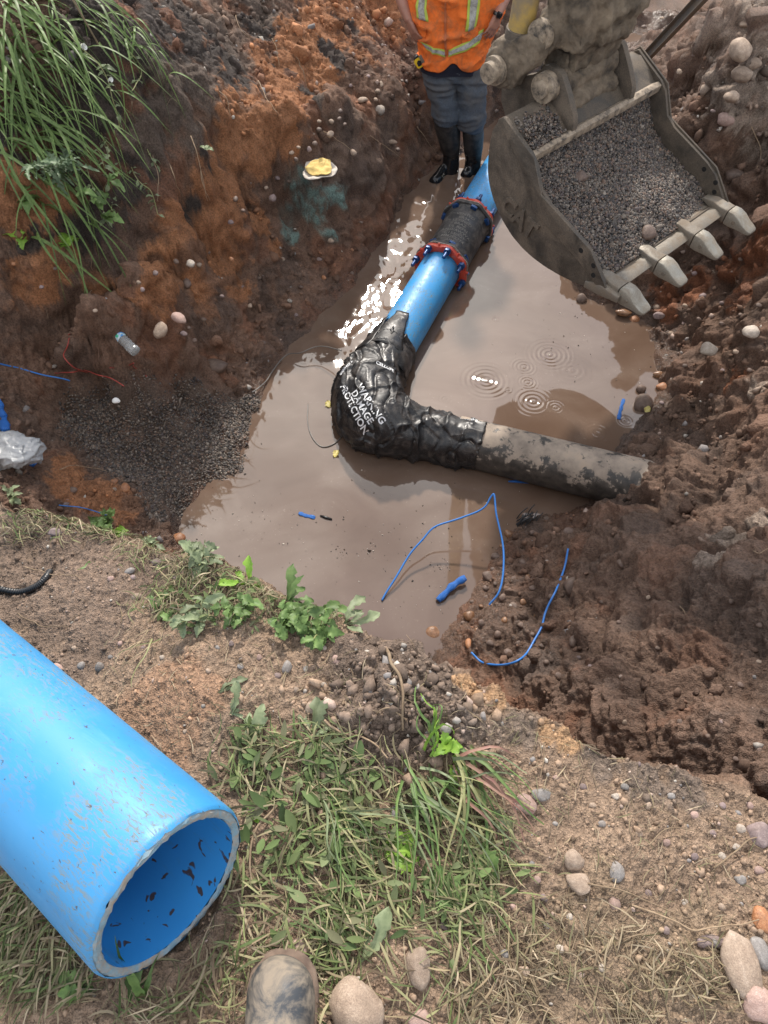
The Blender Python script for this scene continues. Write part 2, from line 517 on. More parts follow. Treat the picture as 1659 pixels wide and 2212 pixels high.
# fan-shaped sheet, finer towards the camera
r1 = np.arange(-0.42, 1.30, 0.0044)
r2 = [1.30]
while r2[-1] < 9.6: r2.append(r2[-1] + 0.0060 + 0.0014 * (r2[-1] - 1.3))
r3 = 9.6 + np.array([.05, .15, .3, .6, 1.0, 1.6, 2.5, 4, 7, 12, 25, 60, 140])
r0 = -0.42 - np.array([140, 60, 25, 12, 6, 3, 1.6, .8, .4, .2, .1, .04])
ROWS = np.concatenate([r0, r1, r2, r3])
cs = np.linspace(-1, 1, 620)
co = np.array([1.02, 1.06, 1.12, 1.2, 1.3, 1.5, 1.8, 2.4, 3.5, 6, 12, 30, 90])
COLS = np.concatenate([-co[::-1], cs, co])
GY = np.repeat(ROWS[:, None], len(COLS), 1)
wid = 0.90 + 0.50 * np.clip(ROWS, -0.45, 9.6)
GX = COLS[None, :] * wid[:, None] + 0.012 * ROWS.clip(0, 9.6)[:, None]
NR, NC = GX.shape
X = GX.ravel(); Y = GY.ravel()
Z = base_z(X, Y)
P0 = np.c_[X, Y, Z].astype(np.float32)
def grid_normals(P):
    G = P.reshape(NR, NC, 3)
    du = np.gradient(G, axis=1); dv = np.gradient(G, axis=0)
    n = np.cross(du, dv).reshape(-1, 3)
    n /= np.linalg.norm(n, axis=1)[:, None] + 1e-9
    return n
N0 = grid_normals(P0)
SD = edge_sd(X, Y)
NEAR = sstep(-0.05, 0.03, SD)
core = ((np.abs(COLS) < 1.03)[None, :] & ((ROWS > -0.45) & (ROWS < 9.7))[:, None]).ravel().astype(np.float32)
def blob(pts, default_r=0.2):
    """soft regions round surveyed ground points (sight x, sight y, radius in m)"""
    m = np.zeros(len(X), np.float32)
    for q in pts:
        r = q[2] if len(q) > 2 else default_r
        c = hit(q[0], q[1])
        d2 = ((P0 - c.astype(np.float32)) ** 2).sum(1) / (r * r)
        m = np.maximum(m, np.exp(-d2 * 1.2))
    return m
steep = 1 - np.clip(N0[:, 2], 0, 1)
pw = P0.copy(); pw += 0.05 * np.c_[vn(P0, 6, 1), vn(P0, 6, 2), vn(P0, 6, 3)]
n_big = fbm(pw, 2.2, 3, .55, 11)
n_mid = fbm(pw, 9.0, 3, .55, 21)
n_fin = fbm(pw, 42.0, 3, .6, 31)
wl0 = worley(pw, 5.2, 13)
dm0 = 1 - np.clip(wl0, 0, 1.1) ** 2.2
wl1 = worley(pw, 10.0, 3)
wl2 = worley(pw, 24.0, 5)
wl3 = worley(pw, 60.0, 9)
dm1 = 1 - np.clip(wl1, 0, 1.1) ** 2.4; dm2 = 1 - np.clip(wl2, 0, 1.1) ** 2.4; dm3 = 1 - np.clip(wl3, 0, 1.1) ** 2.4
lumpy = sstep(-.5, .35, fbm(P0, 3.1, 2, .5, 77))
GRAV = np.clip(blob([(420,960,.46),(330,920,.46),(220,930,.36),(200,900,.3),(260,860,.25),(290,980,.3),(350,1000,.3),(480,900,.28),(260,900,.25),(360,1060,.26),(470,990,.26),(530,930,.14),(540,870,.12),(300,850,.25),(400,860,.26),(220,880,.14),(340,1110,.12),(390,1100,.12)]) * 1.5 - .45 + .25 * n_mid, 0, 1)
right_mud = NEAR * 0 + sstep(.5, 1.5, X) * (1 - NEAR)
right_mud = np.maximum(right_mud, blob([(1150,1300,.3),(1250,1400,.35),(1080,1380,.2),(1400,1500,.4),(1550,1600,.4),(1200,1480,.25)]))
left = sstep(.6, -.4, X) * (1 - NEAR)
z0 = P0[:, 2]
above = sstep(-.05, .10, z0)
# lumps, clods, crumbs
d = np.zeros(len(X), np.float32)
pitm = (1 - NEAR) * (1 - GRAV * .85)
d += pitm * above * (0.045 * n_big * (0.6 + .3 * steep) + 0.022 * n_mid)
d += pitm * above * right_mud * (0.14 * (dm0 - .6) * (.35 + .65 * lumpy) + lumpy * (0.080 * (dm1 - .6) + 0.026 * (dm2 - .6)) + 0.007 * (dm3 - .6) + 0.022 * n_mid + 0.05 * n_big)
d += pitm * above * left * (0.045 * (dm0 - .6) + lumpy * (0.034 * (dm1 - .6) + 0.018 * (dm2 - .6)) + 0.007 * (dm3 - .6))
d += pitm * above * (0.009 * (.5 - wl3) + 0.011 * n_fin)
cut = sstep(.35, .65, steep) * left
d += cut * (0.018 * fbm(P0 * np.array([1, 1, .45], np.float32), 8.0, 3, .55, 41))       # fluted cut face
mound = np.exp(-(((X - .06) / .17) ** 2 + ((Y - .60) / .16) ** 2))
d += NEAR * (0.020 * n_big + 0.010 * n_mid + 0.0045 * n_fin + 0.004 * (.5 - wl3))
d += NEAR * mound * (0.035 * (.5 - wl2) + 0.014 * (.5 - wl3) + 0.02 * n_mid)
d += (1 - above) * (1 - NEAR) * 0.01 * n_mid
d *= core
P1 = P0 + N0 * d[:, None]
# sliver clods: fine crumbs on top
N1 = grid_normals(P1)
P1 += N1 * (core * (0.0035 * fbm(P1, 110.0, 2, .6, 51) * (1 - .5 * GRAV)))[:, None]

# ---- soil colours (the soils themselves)
def c3(r, g, b): return np.array([r, g, b], np.float32)
SO = dict(brown=c3(.165, .096, .064), dark=c3(.050, .039, .033), orange=c3(.29, .130, .060), tan=c3(.28, .195, .135),
          grey=c3(.155, .112, .085), mud=c3(.145, .090, .063), sand=c3(.40, .245, .135), rust=c3(.21, .085, .042), teal=c3(.16, .29, .26), pale=c3(.30, .235, .185))
def lay(col, mask, c): return col * (1 - mask[:, None]) + c * mask[:, None]
jit = 0.35 * n_mid + 0.25 * n_big
jit = jit + .22 * n_fin
def msk(m, lo=.35, hi=.65):
    c_ = (lo + hi) / 2; w_ = (hi - lo) * .3
    return sstep(c_ - w_, c_ + w_, m + jit * .75)
C = np.repeat(SO['brown'][None], len(X), 0)
C = lay(C, msk(right_mud), SO['mud'])
dk = blob([(350,60,.5),(450,90,.4),(330,180,.5),(250,250,.4),(150,450,.35),(380,130,.4),(250,120,.5),(100,300,.5),(50,480,.3),(480,150,.3),(560,40,.3),(300,330,.3)])
C = lay(C, msk(dk), SO['dark'])
gy = blob([(450,30,.3),(520,110,.25),(380,230,.3),(430,190,.25),(330,300,.25),(560,20,.25)])
C = lay(C, msk(gy) * .6, SO['grey'])
org = blob([(500,360,.36),(540,290,.36),(580,230,.36),(620,170,.36),(660,110,.36),(700,60,.36),(750,20,.36),(820,20,.3),(470,410,.3),(430,480,.3),(400,530,.3),(470,530,.28),(560,330,.26),(600,290,.24),(640,230,.24),(690,170,.22),
            (380,570,.28),(450,570,.28),(510,560,.2),(340,640,.15),(60,600,.2),(200,610,.12),(100,420,.14),(250,1085,.2),(200,1070,.2),(150,1060,.2),(340,620,.2),(420,620,.22),(500,620,.2),(40,430,.24),(150,1010,.14),(20,470,.24),(560,480,.16),(840,60,.24),(780,120,.18),(120,560,.15),(600,540,.12),(480,470,.25)])
C = lay(C, msk(org, .42, .68), SO['orange'])
dk2 = blob([(730,130,.13),(700,110,.1),(620,160,.06),(660,200,.08),(680,230,.07),(440,330,.05),(455,360,.06),(420,440,.09),(400,460,.1),(590,140,.04),(760,60,.1)])
C = lay(C, msk(dk2, .45, .6), SO['dark'])
rust = blob([(1500,620,.2),(1440,640,.16),(1560,580,.2),(1600,640,.2),(1640,560,.2),(1450,680,.1),(1590,820,.14)])
C = lay(C, msk(rust, .4, .7), SO['rust'])
dry = blob([(1600,80,.45),(1640,200,.4),(1560,200,.25),(1650,20,.4),(1640,330,.2),(1590,1160,.12),(1640,1130,.14),(1570,1230,.1),(1640,840,.12)])
C = lay(C, msk(dry, .45, .7) * .85, SO['pale'])
gy2 = blob([(720,300,.22),(760,340,.26),(700,400,.28),(800,370,.2),(660,430,.25),(830,300,.2),(760,270,.2)])
C = lay(C, msk(gy2, .4, .7) * .6, SO['grey'])
tl = blob([(640,395,.14),(665,440,.18),(630,510,.09),(700,430,.14),(740,420,.1),(630,470,.1),(720,510,.08),(650,380,.1),(690,470,.1)])
C = lay(C, sstep(.02, .2, tl) * sstep(.35, .8, tl + .5 * n_mid) * (.18 + .5 * sstep(-.1, .5, n_fin + n_mid)), SO['teal'])
# near ground
Cn = np.repeat(SO['tan'][None], len(X), 0)
mo = blob([(870,1480,.16),(830,1580,.14),(900,1550,.15),(940,1470,.12),(770,1440,.12)])
Cn = lay(Cn, msk(mo), SO['grey'])
lf = blob([(60,1250,.3),(150,1230,.2),(250,1260,.16),(330,1240,.12),(450,1260,.1),(60,1140,.25),(120,1350,.12),(200,1400,.12)])
Cn = lay(Cn, msk(lf) * .8, c3(.17, .12, .09))
og = blob([(330,1540,.13),(380,1480,.1),(370,1600,.12),(420,1510,.1),(300,1600,.1),(250,1960,.1),(130,1960,.12)])
Cn = lay(Cn, msk(og, .35, .75) * .8, c3(.31, .185, .115))
sd_ = blob([(1010,1470,.06),(1060,1510,.07),(1230,1600,.06),(1180,1580,.05)])
Cn = lay(Cn, msk(sd_, .45, .8), SO['sand'])
db = blob([(1300,1640,.08),(1400,1680,.09),(1130,1570,.08),(1480,1700,.08),(1050,1560,.08)])
Cn = lay(Cn, msk(db, .4, .8) * .65, c3(.15, .12, .10))
st = blob([(1300,2050,.18),(1200,2130,.2),(1400,2150,.2),(1500,2050,.12),(1100,2180,.15)])
Cn = lay(Cn, msk(st, .3, .8) * .6, c3(.24, .175, .115))
C = C * (1 - NEAR[:, None]) + Cn * NEAR[:, None]
lowedge = sstep(-.01, -.14, SD) * sstep(-.4, -.14, SD)
vr = fbm(pw, 4.3, 4, .6, 91)
C = lay(C, (1 - NEAR) * (.5 - .32 * right_mud) * sstep(.25, .6, vr) * (1 - sstep(.1, .3, C[:, 0] - C[:, 2])), SO['rust'])
C = lay(C, (1 - NEAR) * .5 * sstep(.3, .7, -vr), c3(.085, .062, .050))
C = lay(C, GRAV * .8, c3(.088, .070, .056))
C *= (1 + .20 * n_mid + .14 * n_fin * (1 - .8 * sstep(.4, .7, steep)) + .12 * n_big)[:, None].clip(.5, 1.6)
C = C.clip(.01, .7)
WET = np.clip(sstep(.13, .01, z0 + .03 * n_mid) + .9 * blob([(1080,1330,.2),(1130,1360,.16),(1050,1400,.14),(1120,1250,.1),(1180,1420,.15),(1250,1480,.1),(1330,1640,.1),(1380,60,.3),(1340,140,.3)]) * sstep(-.3, .3, n_fin + n_mid), 0, 1) * (1 - NEAR)
damp = np.clip(.75 * right_mud * sstep(.1, .9, n_big + .6) + .5 * left * sstep(1.0, .3, z0), 0, 1) * (1 - NEAR)
C *= (1 - .30 * WET)[:, None]
gx, gy_ = np.meshgrid(np.arange(NC - 1), np.arange(NR - 1))
i0 = (gy_ * NC + gx).ravel()
FACES = np.c_[i0, i0 + 1, i0 + NC + 1, i0 + NC]
g = NT('soil')
pos = g.geo()
n1 = g.noise(pos, 95.0, 5, .65)
n2 = g.noise(pos, 330.0, 3, .6)
v1 = g.vor(pos, 210.0)
col = g.mix(1.0, g.attr('soil'), g.ramp(n1, [(.28, .42), (.5, .98), (.72, 1.5)]), 'MULTIPLY')
col = g.mix(g.ramp(g.noise(pos, 520.0, 2, .5), [(.66, 0.0), (.74, .55)]), col, (.42, .36, .30))
wetv = g.attr('wet', 'Fac')
rgh = g.math('SUBTRACT', .92, g.math('MULTIPLY', wetv, .70))
b1 = g.bump(n1, .8, .014)
b2 = g.bump(v1, .7, .006, b1)
b3 = g.bump(n2, .45, .003, b2)
g.set(color=col, rough=rgh, normal=b3, spec=.35)
M_SOIL = g.m
wetall = np.clip(WET + .35 * damp, 0, 1)
me = np_mesh('ground', P1, FACES, True, dict(soil=C, wet=wetall))
ground = tag(obj('ground', me, M_SOIL), kind='structure')
G1 = P1.reshape(NR, NC, 3)
# exact lookup of the finished surface (nearest grid vertex)
def surf(x, y):
    """height of the finished ground"""
    i = np.clip(np.searchsorted(ROWS, y), 1, NR - 1)
    if abs(ROWS[i - 1] - y) < abs(ROWS[i] - y): i -= 1
    sx = (x - .012 * min(max(ROWS[i], 0), 9.6)) / wid[i]
    j = int(np.clip(np.searchsorted(COLS, sx), 1, NC - 2))
    # the displaced sheet: take the best of a small neighbourhood
    a, b, c, e = max(i - 9, 0), min(i + 10, NR), max(j - 9, 0), min(j + 10, NC)
    q = G1[a:b, c:e].reshape(-1, 3)
    k = np.argmin((q[:, 0] - x) ** 2 + (q[:, 1] - y) ** 2)
    return float(q[k, 2])
def surf_v(x, y):
    x = np.asarray(x, float); y = np.asarray(y, float)
    i = np.clip(np.searchsorted(ROWS, y), 0, NR - 1)
    sx = (x - .012 * ROWS[i].clip(0, 9.6)) / wid[i]
    j = np.clip(np.searchsorted(COLS, sx), 0, NC - 1)
    return G1[i, j, 2], i * NC + j
def ghit(px, py, lift=0.0):
    """sight line to the finished surface"""
    p = hit(px, py)
    for _ in range(3):
        zz = surf(p[0], p[1])
        if abs(zz - p[2]) < .3:
            q = at(px, py, zz)
            if np.hypot(*(q - p)[:2]) < .25: p = q
    return p + np.array([0, 0, lift])
# ------------------------------------------------------------------ muddy water
g = NT('muddy_water')
pos = g.geo()
def drop(cx, cy, rad, freq, amp):
    v = g.n('ShaderNodeVectorMath', operation='DISTANCE')
    g.l(pos, v.inputs[0]); v.inputs[1].default_value = (cx, cy, 0)
    dd = v.outputs['Value']
    s = g.math('SINE', g.math('MULTIPLY', dd, freq))
    env = g.math('SUBTRACT', 1.0, g.math('DIVIDE', dd, rad))
    env = g.math('MAXIMUM', env, 0.0)
    env = g.math('POWER', env, 1.1)
    return g.math('MULTIPLY', g.math('MULTIPLY', s, env), amp)
drops = [(1188,766,.21,185,1.0),(1132,793,.12,230,.7),(1050,822,.22,170,1.0),(1140,826,.10,260,.7),(1152,868,.17,180,1.0),(1200,880,.09,250,.7),(1290,936,.13,200,.7),(1352,908,.07,280,.8),
         (962,862,.06,260,.5),(1098,842,.05,300,.5),(1075,655,.06,260,.5),(1070,690,.05,280,.4),(1130,1080,.05,260,.5),(1235,800,.2,150,.35)]
hsum = None
for (a, b, r, fq, am) in drops:
    c = at(a, b, 0)
    h = drop(c[0], c[1], r, fq, am)
    hsum = h if hsum is None else g.math('ADD', hsum, h)
# disturbed water round the worker and to the left of the pipe, calm elsewhere
sep = g.n('ShaderNodeSeparateXYZ'); g.l(pos, sep.inputs[0])
w1 = g.n('ShaderNodeMapRange'); g.l(sep.outputs['Y'], w1.inputs[0])
w1.inputs[1].default_value = 3.3; w1.inputs[2].default_value = 5.2
w2 = g.n('ShaderNodeMapRange'); 
g.l(g.math('SUBTRACT', sep.outputs['X'], g.math('MULTIPLY', g.math('SUBTRACT', sep.outputs['Y'], 3.5), .42)), w2.inputs[0])
w2.inputs[1].default_value = -.02; w2.inputs[2].default_value = -.30
wav = g.math('MULTIPLY', w1.outputs[0], w2.outputs[0])
wn = g.noise(g.mapv(pos, (1, .55, 1), rot=(0, 0, .35)), 6.0, 2, .45, .4)
wn2 = g.noise(pos, 3.2, 2, .5)
hw = g.math('MULTIPLY', g.math('ADD', g.math('MULTIPLY', wn, 1.0), g.math('MULTIPLY', wn2, .8)), g.math('ADD', g.math('MULTIPLY', wav, 1.0), .025))
b = g.bump(hw, .5, .036)
hsum = g.math('MULTIPLY', hsum, g.ramp(g.noise(pos, 6.0, 2), [(.3, .15), (.7, 1.0)]))
b = g.bump(hsum, 1.0, .0019, b)
# suspended silt and a thin scum that drifts in swirls
sw = g.noise(g.mapv(pos, (1.0, 1.4, 1)), 1.7, 4, .55, .7)
colr = g.ramp(sw, [(.3, (.108, .068, .047)), (.5, (.130, .086, .062)), (.72, (.165, .118, .090))])
sc = g.ramp(g.noise(pos, 46.0, 3, .7, .4), [(.62, 0.0), (.70, 1.0)])
scm = g.math('MULTIPLY', sc, g.ramp(sw, [(.48, 0.0), (.6, .55)]))
colr = g.mix(scm, colr, (.26, .20, .155))
g.set(color=colr, rough=.03, normal=b, spec=.6, ior=1.62)
M_WATER = g.m
nx, ny = 60, 90
xs = np.linspace(-2.2, 4.4, nx); ys = np.linspace(1.35, 10.5, ny)
GXw, GYw = np.meshgrid(xs, ys)
v = np.c_[GXw.ravel(), GYw.ravel(), np.zeros(nx * ny)]
a, b_ = np.meshgrid(np.arange(nx - 1), np.arange(ny - 1)); i0 = (b_ * nx + a).ravel()
water = tag(obj('muddy_water', np_mesh('muddy_water', v, np.c_[i0, i0 + 1, i0 + nx + 1, i0 + nx]), M_WATER), kind='structure')
# ------------------------------------------------------------------ pipes
def pvc(name, dirt_scale=1.0, light=1.0):
    g = NT(name); p = g.tc()
    base = g.ramp(g.noise(p, 2.2, 3, .6), [(.3, (.030 * light, .225 * light, .49 * light)), (.7, (.050 * light, .28 * light, .56 * light))])
    # pale scuffs along the length, thin mud smears, a few dark specks
    scuff = g.ramp(g.noise(g.mapv(p, (14, 14, 2.2)), 2.0, 6, .7, .8), [(.58, 0.0), (.76, .20)])
    c = g.mix(scuff, base, (.22, .44, .62))
    smear = g.math('MULTIPLY', g.ramp(g.noise(g.mapv(p, (60, 60, 16), rot=(.25, .15, 0)), 2.2, 5, .75, 1.2), [(.50, 0.0), (.58, 1.0)]),
                   g.ramp(g.noise(p, 5.0 * dirt_scale, 3, .6), [(.42, 0.0), (.56, .95)]))
    c = g.mix(g.math('MULTIPLY', smear, .8), c, (.20, .19, .12))
    speck = g.ramp(g.noise(g.mapv(p, (1, 1, .5)), 105.0 * dirt_scale, 3, .6, .5), [(.665, 0.0), (.70, .85)])
    c = g.mix(speck, c, (.06, .05, .04))
    r = g.ramp(g.noise(p, 18, 3), [(.3, .34), (.7, .55)])
    r2 = g.mix(smear, r, (.9, .9, .9))
    bb = g.bump(g.noise(g.mapv(p, (40, 40, 6)), 3.0, 4, .7), .08, .003)
    return g.set(color=c, rough=r2, normal=bb, spec=.5)
M_BLUE = pvc('blue_pvc')
M_BLUEWET = pvc('blue_pvc_pit', 1.3, 1.1)
def pipe_shell(a, b, ro, ri, seg=72, rings=40, wob=0.0, seed=0):
    """hollow pipe from a to b in local z, returns outer+inner+end mesh pieces (v,f) in world coordinates"""
    d, s, t = frame_from(np.asarray(b) - np.asarray(a))
    ang = np.linspace(0, 2 * np.pi, seg, endpoint=False)
    rr = np.random.RandomState(seed)
    def ring(c, r, w=0.0):
        w_ = w * (np.sin(ang * 2 + 1) * .5 + rr.randn(seg) * .5)
        return np.asarray(c) + (r * np.cos(ang))[:, None] * s + (r * np.sin(ang))[:, None] * t + w_[:, None] * d
    return ring
def local_obj(name, v, f, origin, axis, mat, parent=None, bevel=0, smooth=True, angle=40):
    """mesh whose local z runs along the axis, so that streaks follow the length"""
    a, s, t = frame_from(axis)
    Rm = np.c_[s, t, a]
    vl = (np.asarray(v, float) - origin) @ Rm
    me = finish(vl, f, bevel, 2, 0, smooth, angle)
    me.materials.append(mat)
    o = bpy.data.objects.new(name, me); COL.objects.link(o)
    m = Matrix(((s[0], t[0], a[0], origin[0]), (s[1], t[1], a[1], origin[1]), (s[2], t[2], a[2], origin[2]), (0, 0, 0, 1)))
    o.matrix_basis = m
    if parent is not None:
        o.parent = parent; o.matrix_parent_inverse = parent_world(parent).inverted()
    return o
# --- the pipe lying on the near bank
O1 = dep(373, 1926, 1.335)
D1 = unit([-1.45, 1.07, -.40])
RO, RI = 0.168, 0.144
g = NT('cut_pvc'); p = g.tc()
M_CUT = g.set(color=g.mix(g.ramp(g.noise(p, 26, 5, .7, .5), [(.42, 0.0), (.62, 1.0)]), (.19, .30, .37), (.32, .27, .22)), rough=.8, normal=g.bump(g.noise(p, 90, 4), .6, .004))
g = NT('pipe_bore'); p = g.tc()
c = g.ramp(g.noise(p, 3.0, 3), [(.3, (.025, .22, .56)), (.7, (.045, .29, .66))])
drip = g.ramp(g.noise(g.mapv(p, (1, 1, .7)), 38.0, 2, .5, .8), [(.625, 0.0), (.65, .95)])
film = g.ramp(g.noise(g.mapv(p, (2, 2, .5)), 8.0, 5, .7, .6), [(.58, 0.0), (.72, .5)])
c = g.mix(film, c, (.12, .14, .13)); c = g.mix(drip, c, (.075, .045, .03))
M_BORE = g.set(color=c, rough=g.mix(drip, .32, .12), spec=.5)
root = thing('blue_pipe', 'large blue plastic pipe with a cut open end lying on the near bank', 'pipe', O1)
ring = pipe_shell(O1, O1 + D1, RO, RI, 96, seed=3)
LEN1 = 2.9
ts = np.concatenate([[0.0, .004, .01], np.linspace(.03, LEN1, 46)])
V = [ring(O1 + D1 * (x + 0), RO - (.006 if x == 0 else .002 if x == .004 else 0), .0025 if x == 0 else 0) for x in ts]
seg = 96
V = np.concatenate(V)
jj = np.arange(seg); kk = (jj + 1) % seg
F = [(i * seg + j, i * seg + (j + 1) % seg, (i + 1) * seg + (j + 1) % seg, (i + 1) * seg + j) for i in range(len(ts) - 1) for j in range(seg)]
# slight ovality and dents
dv = V - O1; ax = dv @ D1
V += (unit([0, 0, 1]) * 1.0) * (0.0015 * fbm(V, 5.0, 2, .5, 3))[:, None]
local_obj('outer_wall', V, F, O1, D1, M_BLUE, root)
Vi = np.concatenate([ring(O1 + D1 * x, RI) for x in ts + .002])
local_obj('bore', Vi, [q[::-1] for q in F], O1, D1, M_BORE, root)
rad = np.linspace(RO - .006, RI, 5)
Ve = np.concatenate([ring(O1 + D1 * (.002 if k in (0, 4) else -.0015), r, .0028) for k, r in enumerate(rad)])
Fe = [(i * seg + j, (i + 1) * seg + j, (i + 1) * seg + (j + 1) % seg, i * seg + (j + 1) % seg) for i in range(4) for j in range(seg)]
local_obj('cut_end', Ve, Fe, O1, D1, M_CUT, root)

# --- the main in the pit
PR = 0.158
pa = at(835, 775, .10); pb = at(955, 575, .10)
AX = unit(np.array([pb[0] - pa[0], pb[1] - pa[1], 0.0]))
def on_axis(y):  # point on the main's axis at world y
    return np.array([pa[0] + AX[0] / AX[1] * (y - pa[1]), y, .10])
def straight(name, label, y0, y1, mat, rings=30):
    a = on_axis(y0); b = on_axis(y1)
    rt = thing(name, label, 'pipe', a)
    v, f = tube([a + (b - a) * k / rings for k in range(rings + 1)], PR, 64)
    local_obj('outer_wall', v, f, a, b - a, mat, rt)
    return rt
straight('blue_pipe', 'blue water main between the red flanged coupling and the black wrapped elbow', 3.62, 4.93, M_BLUEWET)
straight('blue_pipe', 'blue water main running from the coupling towards the far end of the pit', 5.30, 9.4, M_BLUEWET)
# ------------------------------------------------------------------ coupling with two red glands
from mathutils.bvhtree import BVHTree
def bvh_of(me):
    return BVHTree.FromPolygons([p.co[:] for p in me.vertices], [tuple(p.vertices) for p in me.polygons])
def decal_text(s, size, centre, normal, right, bvh, lift=.002, bold=0.0, squash=1.0, extrude=0.0):
    """lettering laid on a curved surface: v,f in world coordinates"""
    v, f = text_mesh(s, size, 0.0, bold)
    n = unit(normal); r = unit(np.asarray(right) - n * np.dot(right, n)); u = np.cross(n, r)
    out = []; ok = True
    for p in v:
        q = np.asarray(centre) + r * p[0] + u * p[1] * squash + n * .4
        h = bvh.ray_cast(Vector(q), Vector(-n), 1.0)
        out.append(np.array(h[0]) + n * lift if h[0] is not None else q - n * .4)
    return np.array(out), f
g = NT('black_epoxy'); p = g.geo()
dust = g.ramp(g.noise(p, 14, 5, .7, .8), [(.42, 0.0), (.68, .75)])
M_EPOXY = g.set(color=g.mix(dust, (.020, .020, .021), (.14, .125, .11)), rough=g.ramp(g.noise(p, 9, 3), [(.3, .42), (.7, .75)]), normal=g.bump(g.noise(p, 160, 4), .35, .003))
g = NT('red_gland_paint'); p = g.geo()
d1 = g.ramp(g.noise(p, 30, 5, .7, .4), [(.58, 0.0), (.70, .8)])
M_RED = g.set(color=g.mix(d1, g.ramp(g.noise(p, 10, 3), [(.3, (.46, .045, .025)), (.7, (.62, .085, .045))]), (.30, .20, .15)), rough=.42, normal=g.bump(g.noise(p, 120, 3), .2, .002))
g = NT('blue_coated_bolt'); p = g.geo()
M_BOLT = g.set(color=g.ramp(g.noise(p, 70, 4, .6), [(.35, (.008, .035, .12)), (.62, (.02, .075, .22)), (.8, (.10, .13, .17))]), rough=.3, metal=.3)
M_GASKET = NT('gasket_edge'); p = M_GASKET.geo()
M_GASKET = M_GASKET.set(color=M_GASKET.ramp(M_GASKET.noise(p, 40, 4), [(.35, (.16, .14, .12)), (.6, (.34, .31, .27))]), rough=.85)
CY0, CY1 = 4.90, 5.46
ca, cb = on_axis(CY0), on_axis(CY1)
_, cs_, ct_ = frame_from(AX)
CL = np.linalg.norm(cb - ca)
cpl = thing('pipe_coupling', 'black sleeve coupling with two red glands and blue bolts joining the blue main', 'coupling', ca)
def ring_prof(c0, c1, rfun, ri, seg=96):
    ang = np.linspace(0, 2 * np.pi, seg, endpoint=False)
    ro = np.array([rfun(a) for a in ang])
    def rg(c, r): return c + (r * np.cos(ang))[:, None] * cs_ + (r * np.sin(ang))[:, None] * ct_
    V = np.concatenate([rg(c0, np.full(seg, ri)), rg(c0, ro), rg(c1, ro), rg(c1, np.full(seg, ri))])
    F = []
    for i in range(4):
        k = (i + 1) % 4
        for j in range(seg):
            m_ = (j + 1) % seg
            F.append((i * seg + j, i * seg + m_, k * seg + m_, k * seg + j))
    return V, F
def lob(a): return .216 + .007 * math.cos(8 * (a - .12 - math.pi / 8))
def octa(a):
    b = (a + math.pi / 8) % (math.pi / 4) - math.pi / 8
    return min(.212 / math.cos(b), .224)
# sleeve: flared ends
sl = np.array([0, .02, .05, .09, .14, .25, .4, .5, .7, .86, .91, .95, .98, 1.0])
sr = np.array([.205, .205, .20, .190, .184, .182, .182, .182, .182, .184, .190, .20, .205, .205])
path = [ca + (cb - ca) * t for t in sl]
v, f = tube(path, sr, 72)
local_obj('sleeve', v, f, ca, AX, M_EPOXY, cpl)
sleeve_me = bpy.data.meshes.new('x'); sleeve_me.from_pydata(np.asarray(v).tolist(), [], f)
bv = bvh_of(sleeve_me)
up_n = unit(np.array([0, -.35, 1.0]) - AX * np.dot([0, -.35, 1.0], AX))
rightv = unit(np.cross(AX, up_n))
lines = ['VENTED', 'BR24', '12 ISNED', 'BRAZ', 'UL REFN', 'ANSI/AWWA', 'C153/A21', 'MM2E2314', 'DIA']
tv = []
for i, s_ in enumerate(lines[::-1]):
    c0 = ca + AX * (.10 + .045 * i)
    tv.append(decal_text(s_, .042, c0, up_n, rightv, bv, .004, .0006))
vt, ft = join(tv)
obj('cast_lettering', np_mesh('cast_lettering', vt, ft, False), NT('dusty_letters').set(color=(.15, .14, .125), rough=.8), cpl)
for side, (c, sg) in enumerate(((ca, -1), (cb, 1))):
    # thin gasket edge, sleeve flange, red gland
    v, f = ring_prof(c - AX * sg * .026, c, octa, .17)
    obj('sleeve_flange', finish(v, f, .003), M_EPOXY, cpl)
    v, f = ring_prof(c + AX * sg * .001, c + AX * sg * .008, lambda a: octa(a) + .004, .17)
    obj('gasket', finish(v, f), M_GASKET, cpl)
    g0 = c + AX * sg * .009
    v, f = ring_prof(g0, g0 + AX * sg * .036, lob, .1605)
    gl = obj('gland', finish(v, f, .005, 2), M_RED, cpl)
    for k in range(8):
        a = (k + .5) * math.pi / 4 + .12
        rd = math.cos(a) * cs_ + math.sin(a) * ct_
        q = c + rd * .203
        # wedge lug with set screw between the bolts
        a2 = a + math.pi / 8; rd2 = math.cos(a2) * cs_ + math.sin(a2) * ct_; tg = np.cross(AX, rd2)
        v, f = join([boxm(g0 + AX * sg * .020 + rd2 * .190, AX * .020, tg * .030, rd2 * .017), cyl(g0 + AX * sg * .02 + rd2 * .20, g0 + AX * sg * .02 + rd2 * .219, .012, 10), cyl(g0 + AX * sg * .02 + rd2 * .214, g0 + AX * sg * .02 + rd2 * .228, .0085, 6)])
        obj('set_screw', finish(v, f, .003), M_RED, gl)
        # tee bolt: head on the sleeve side, shank, nut
        v, f = join([cyl(q - AX * sg * .055, q + AX * sg * .145, .0135, 12), boxm(q - AX * sg * .045, AX * .012, np.cross(AX, rd) * .026, rd * .014)])
        bo = obj('tee_bolt', finish(v, f, .002), M_BOLT, cpl)
        v, f = cyl(q + AX * sg * .046, q + AX * sg * .078, .029, 6)
        obj('nut', finish(v, f, .002), M_BOLT, bo)

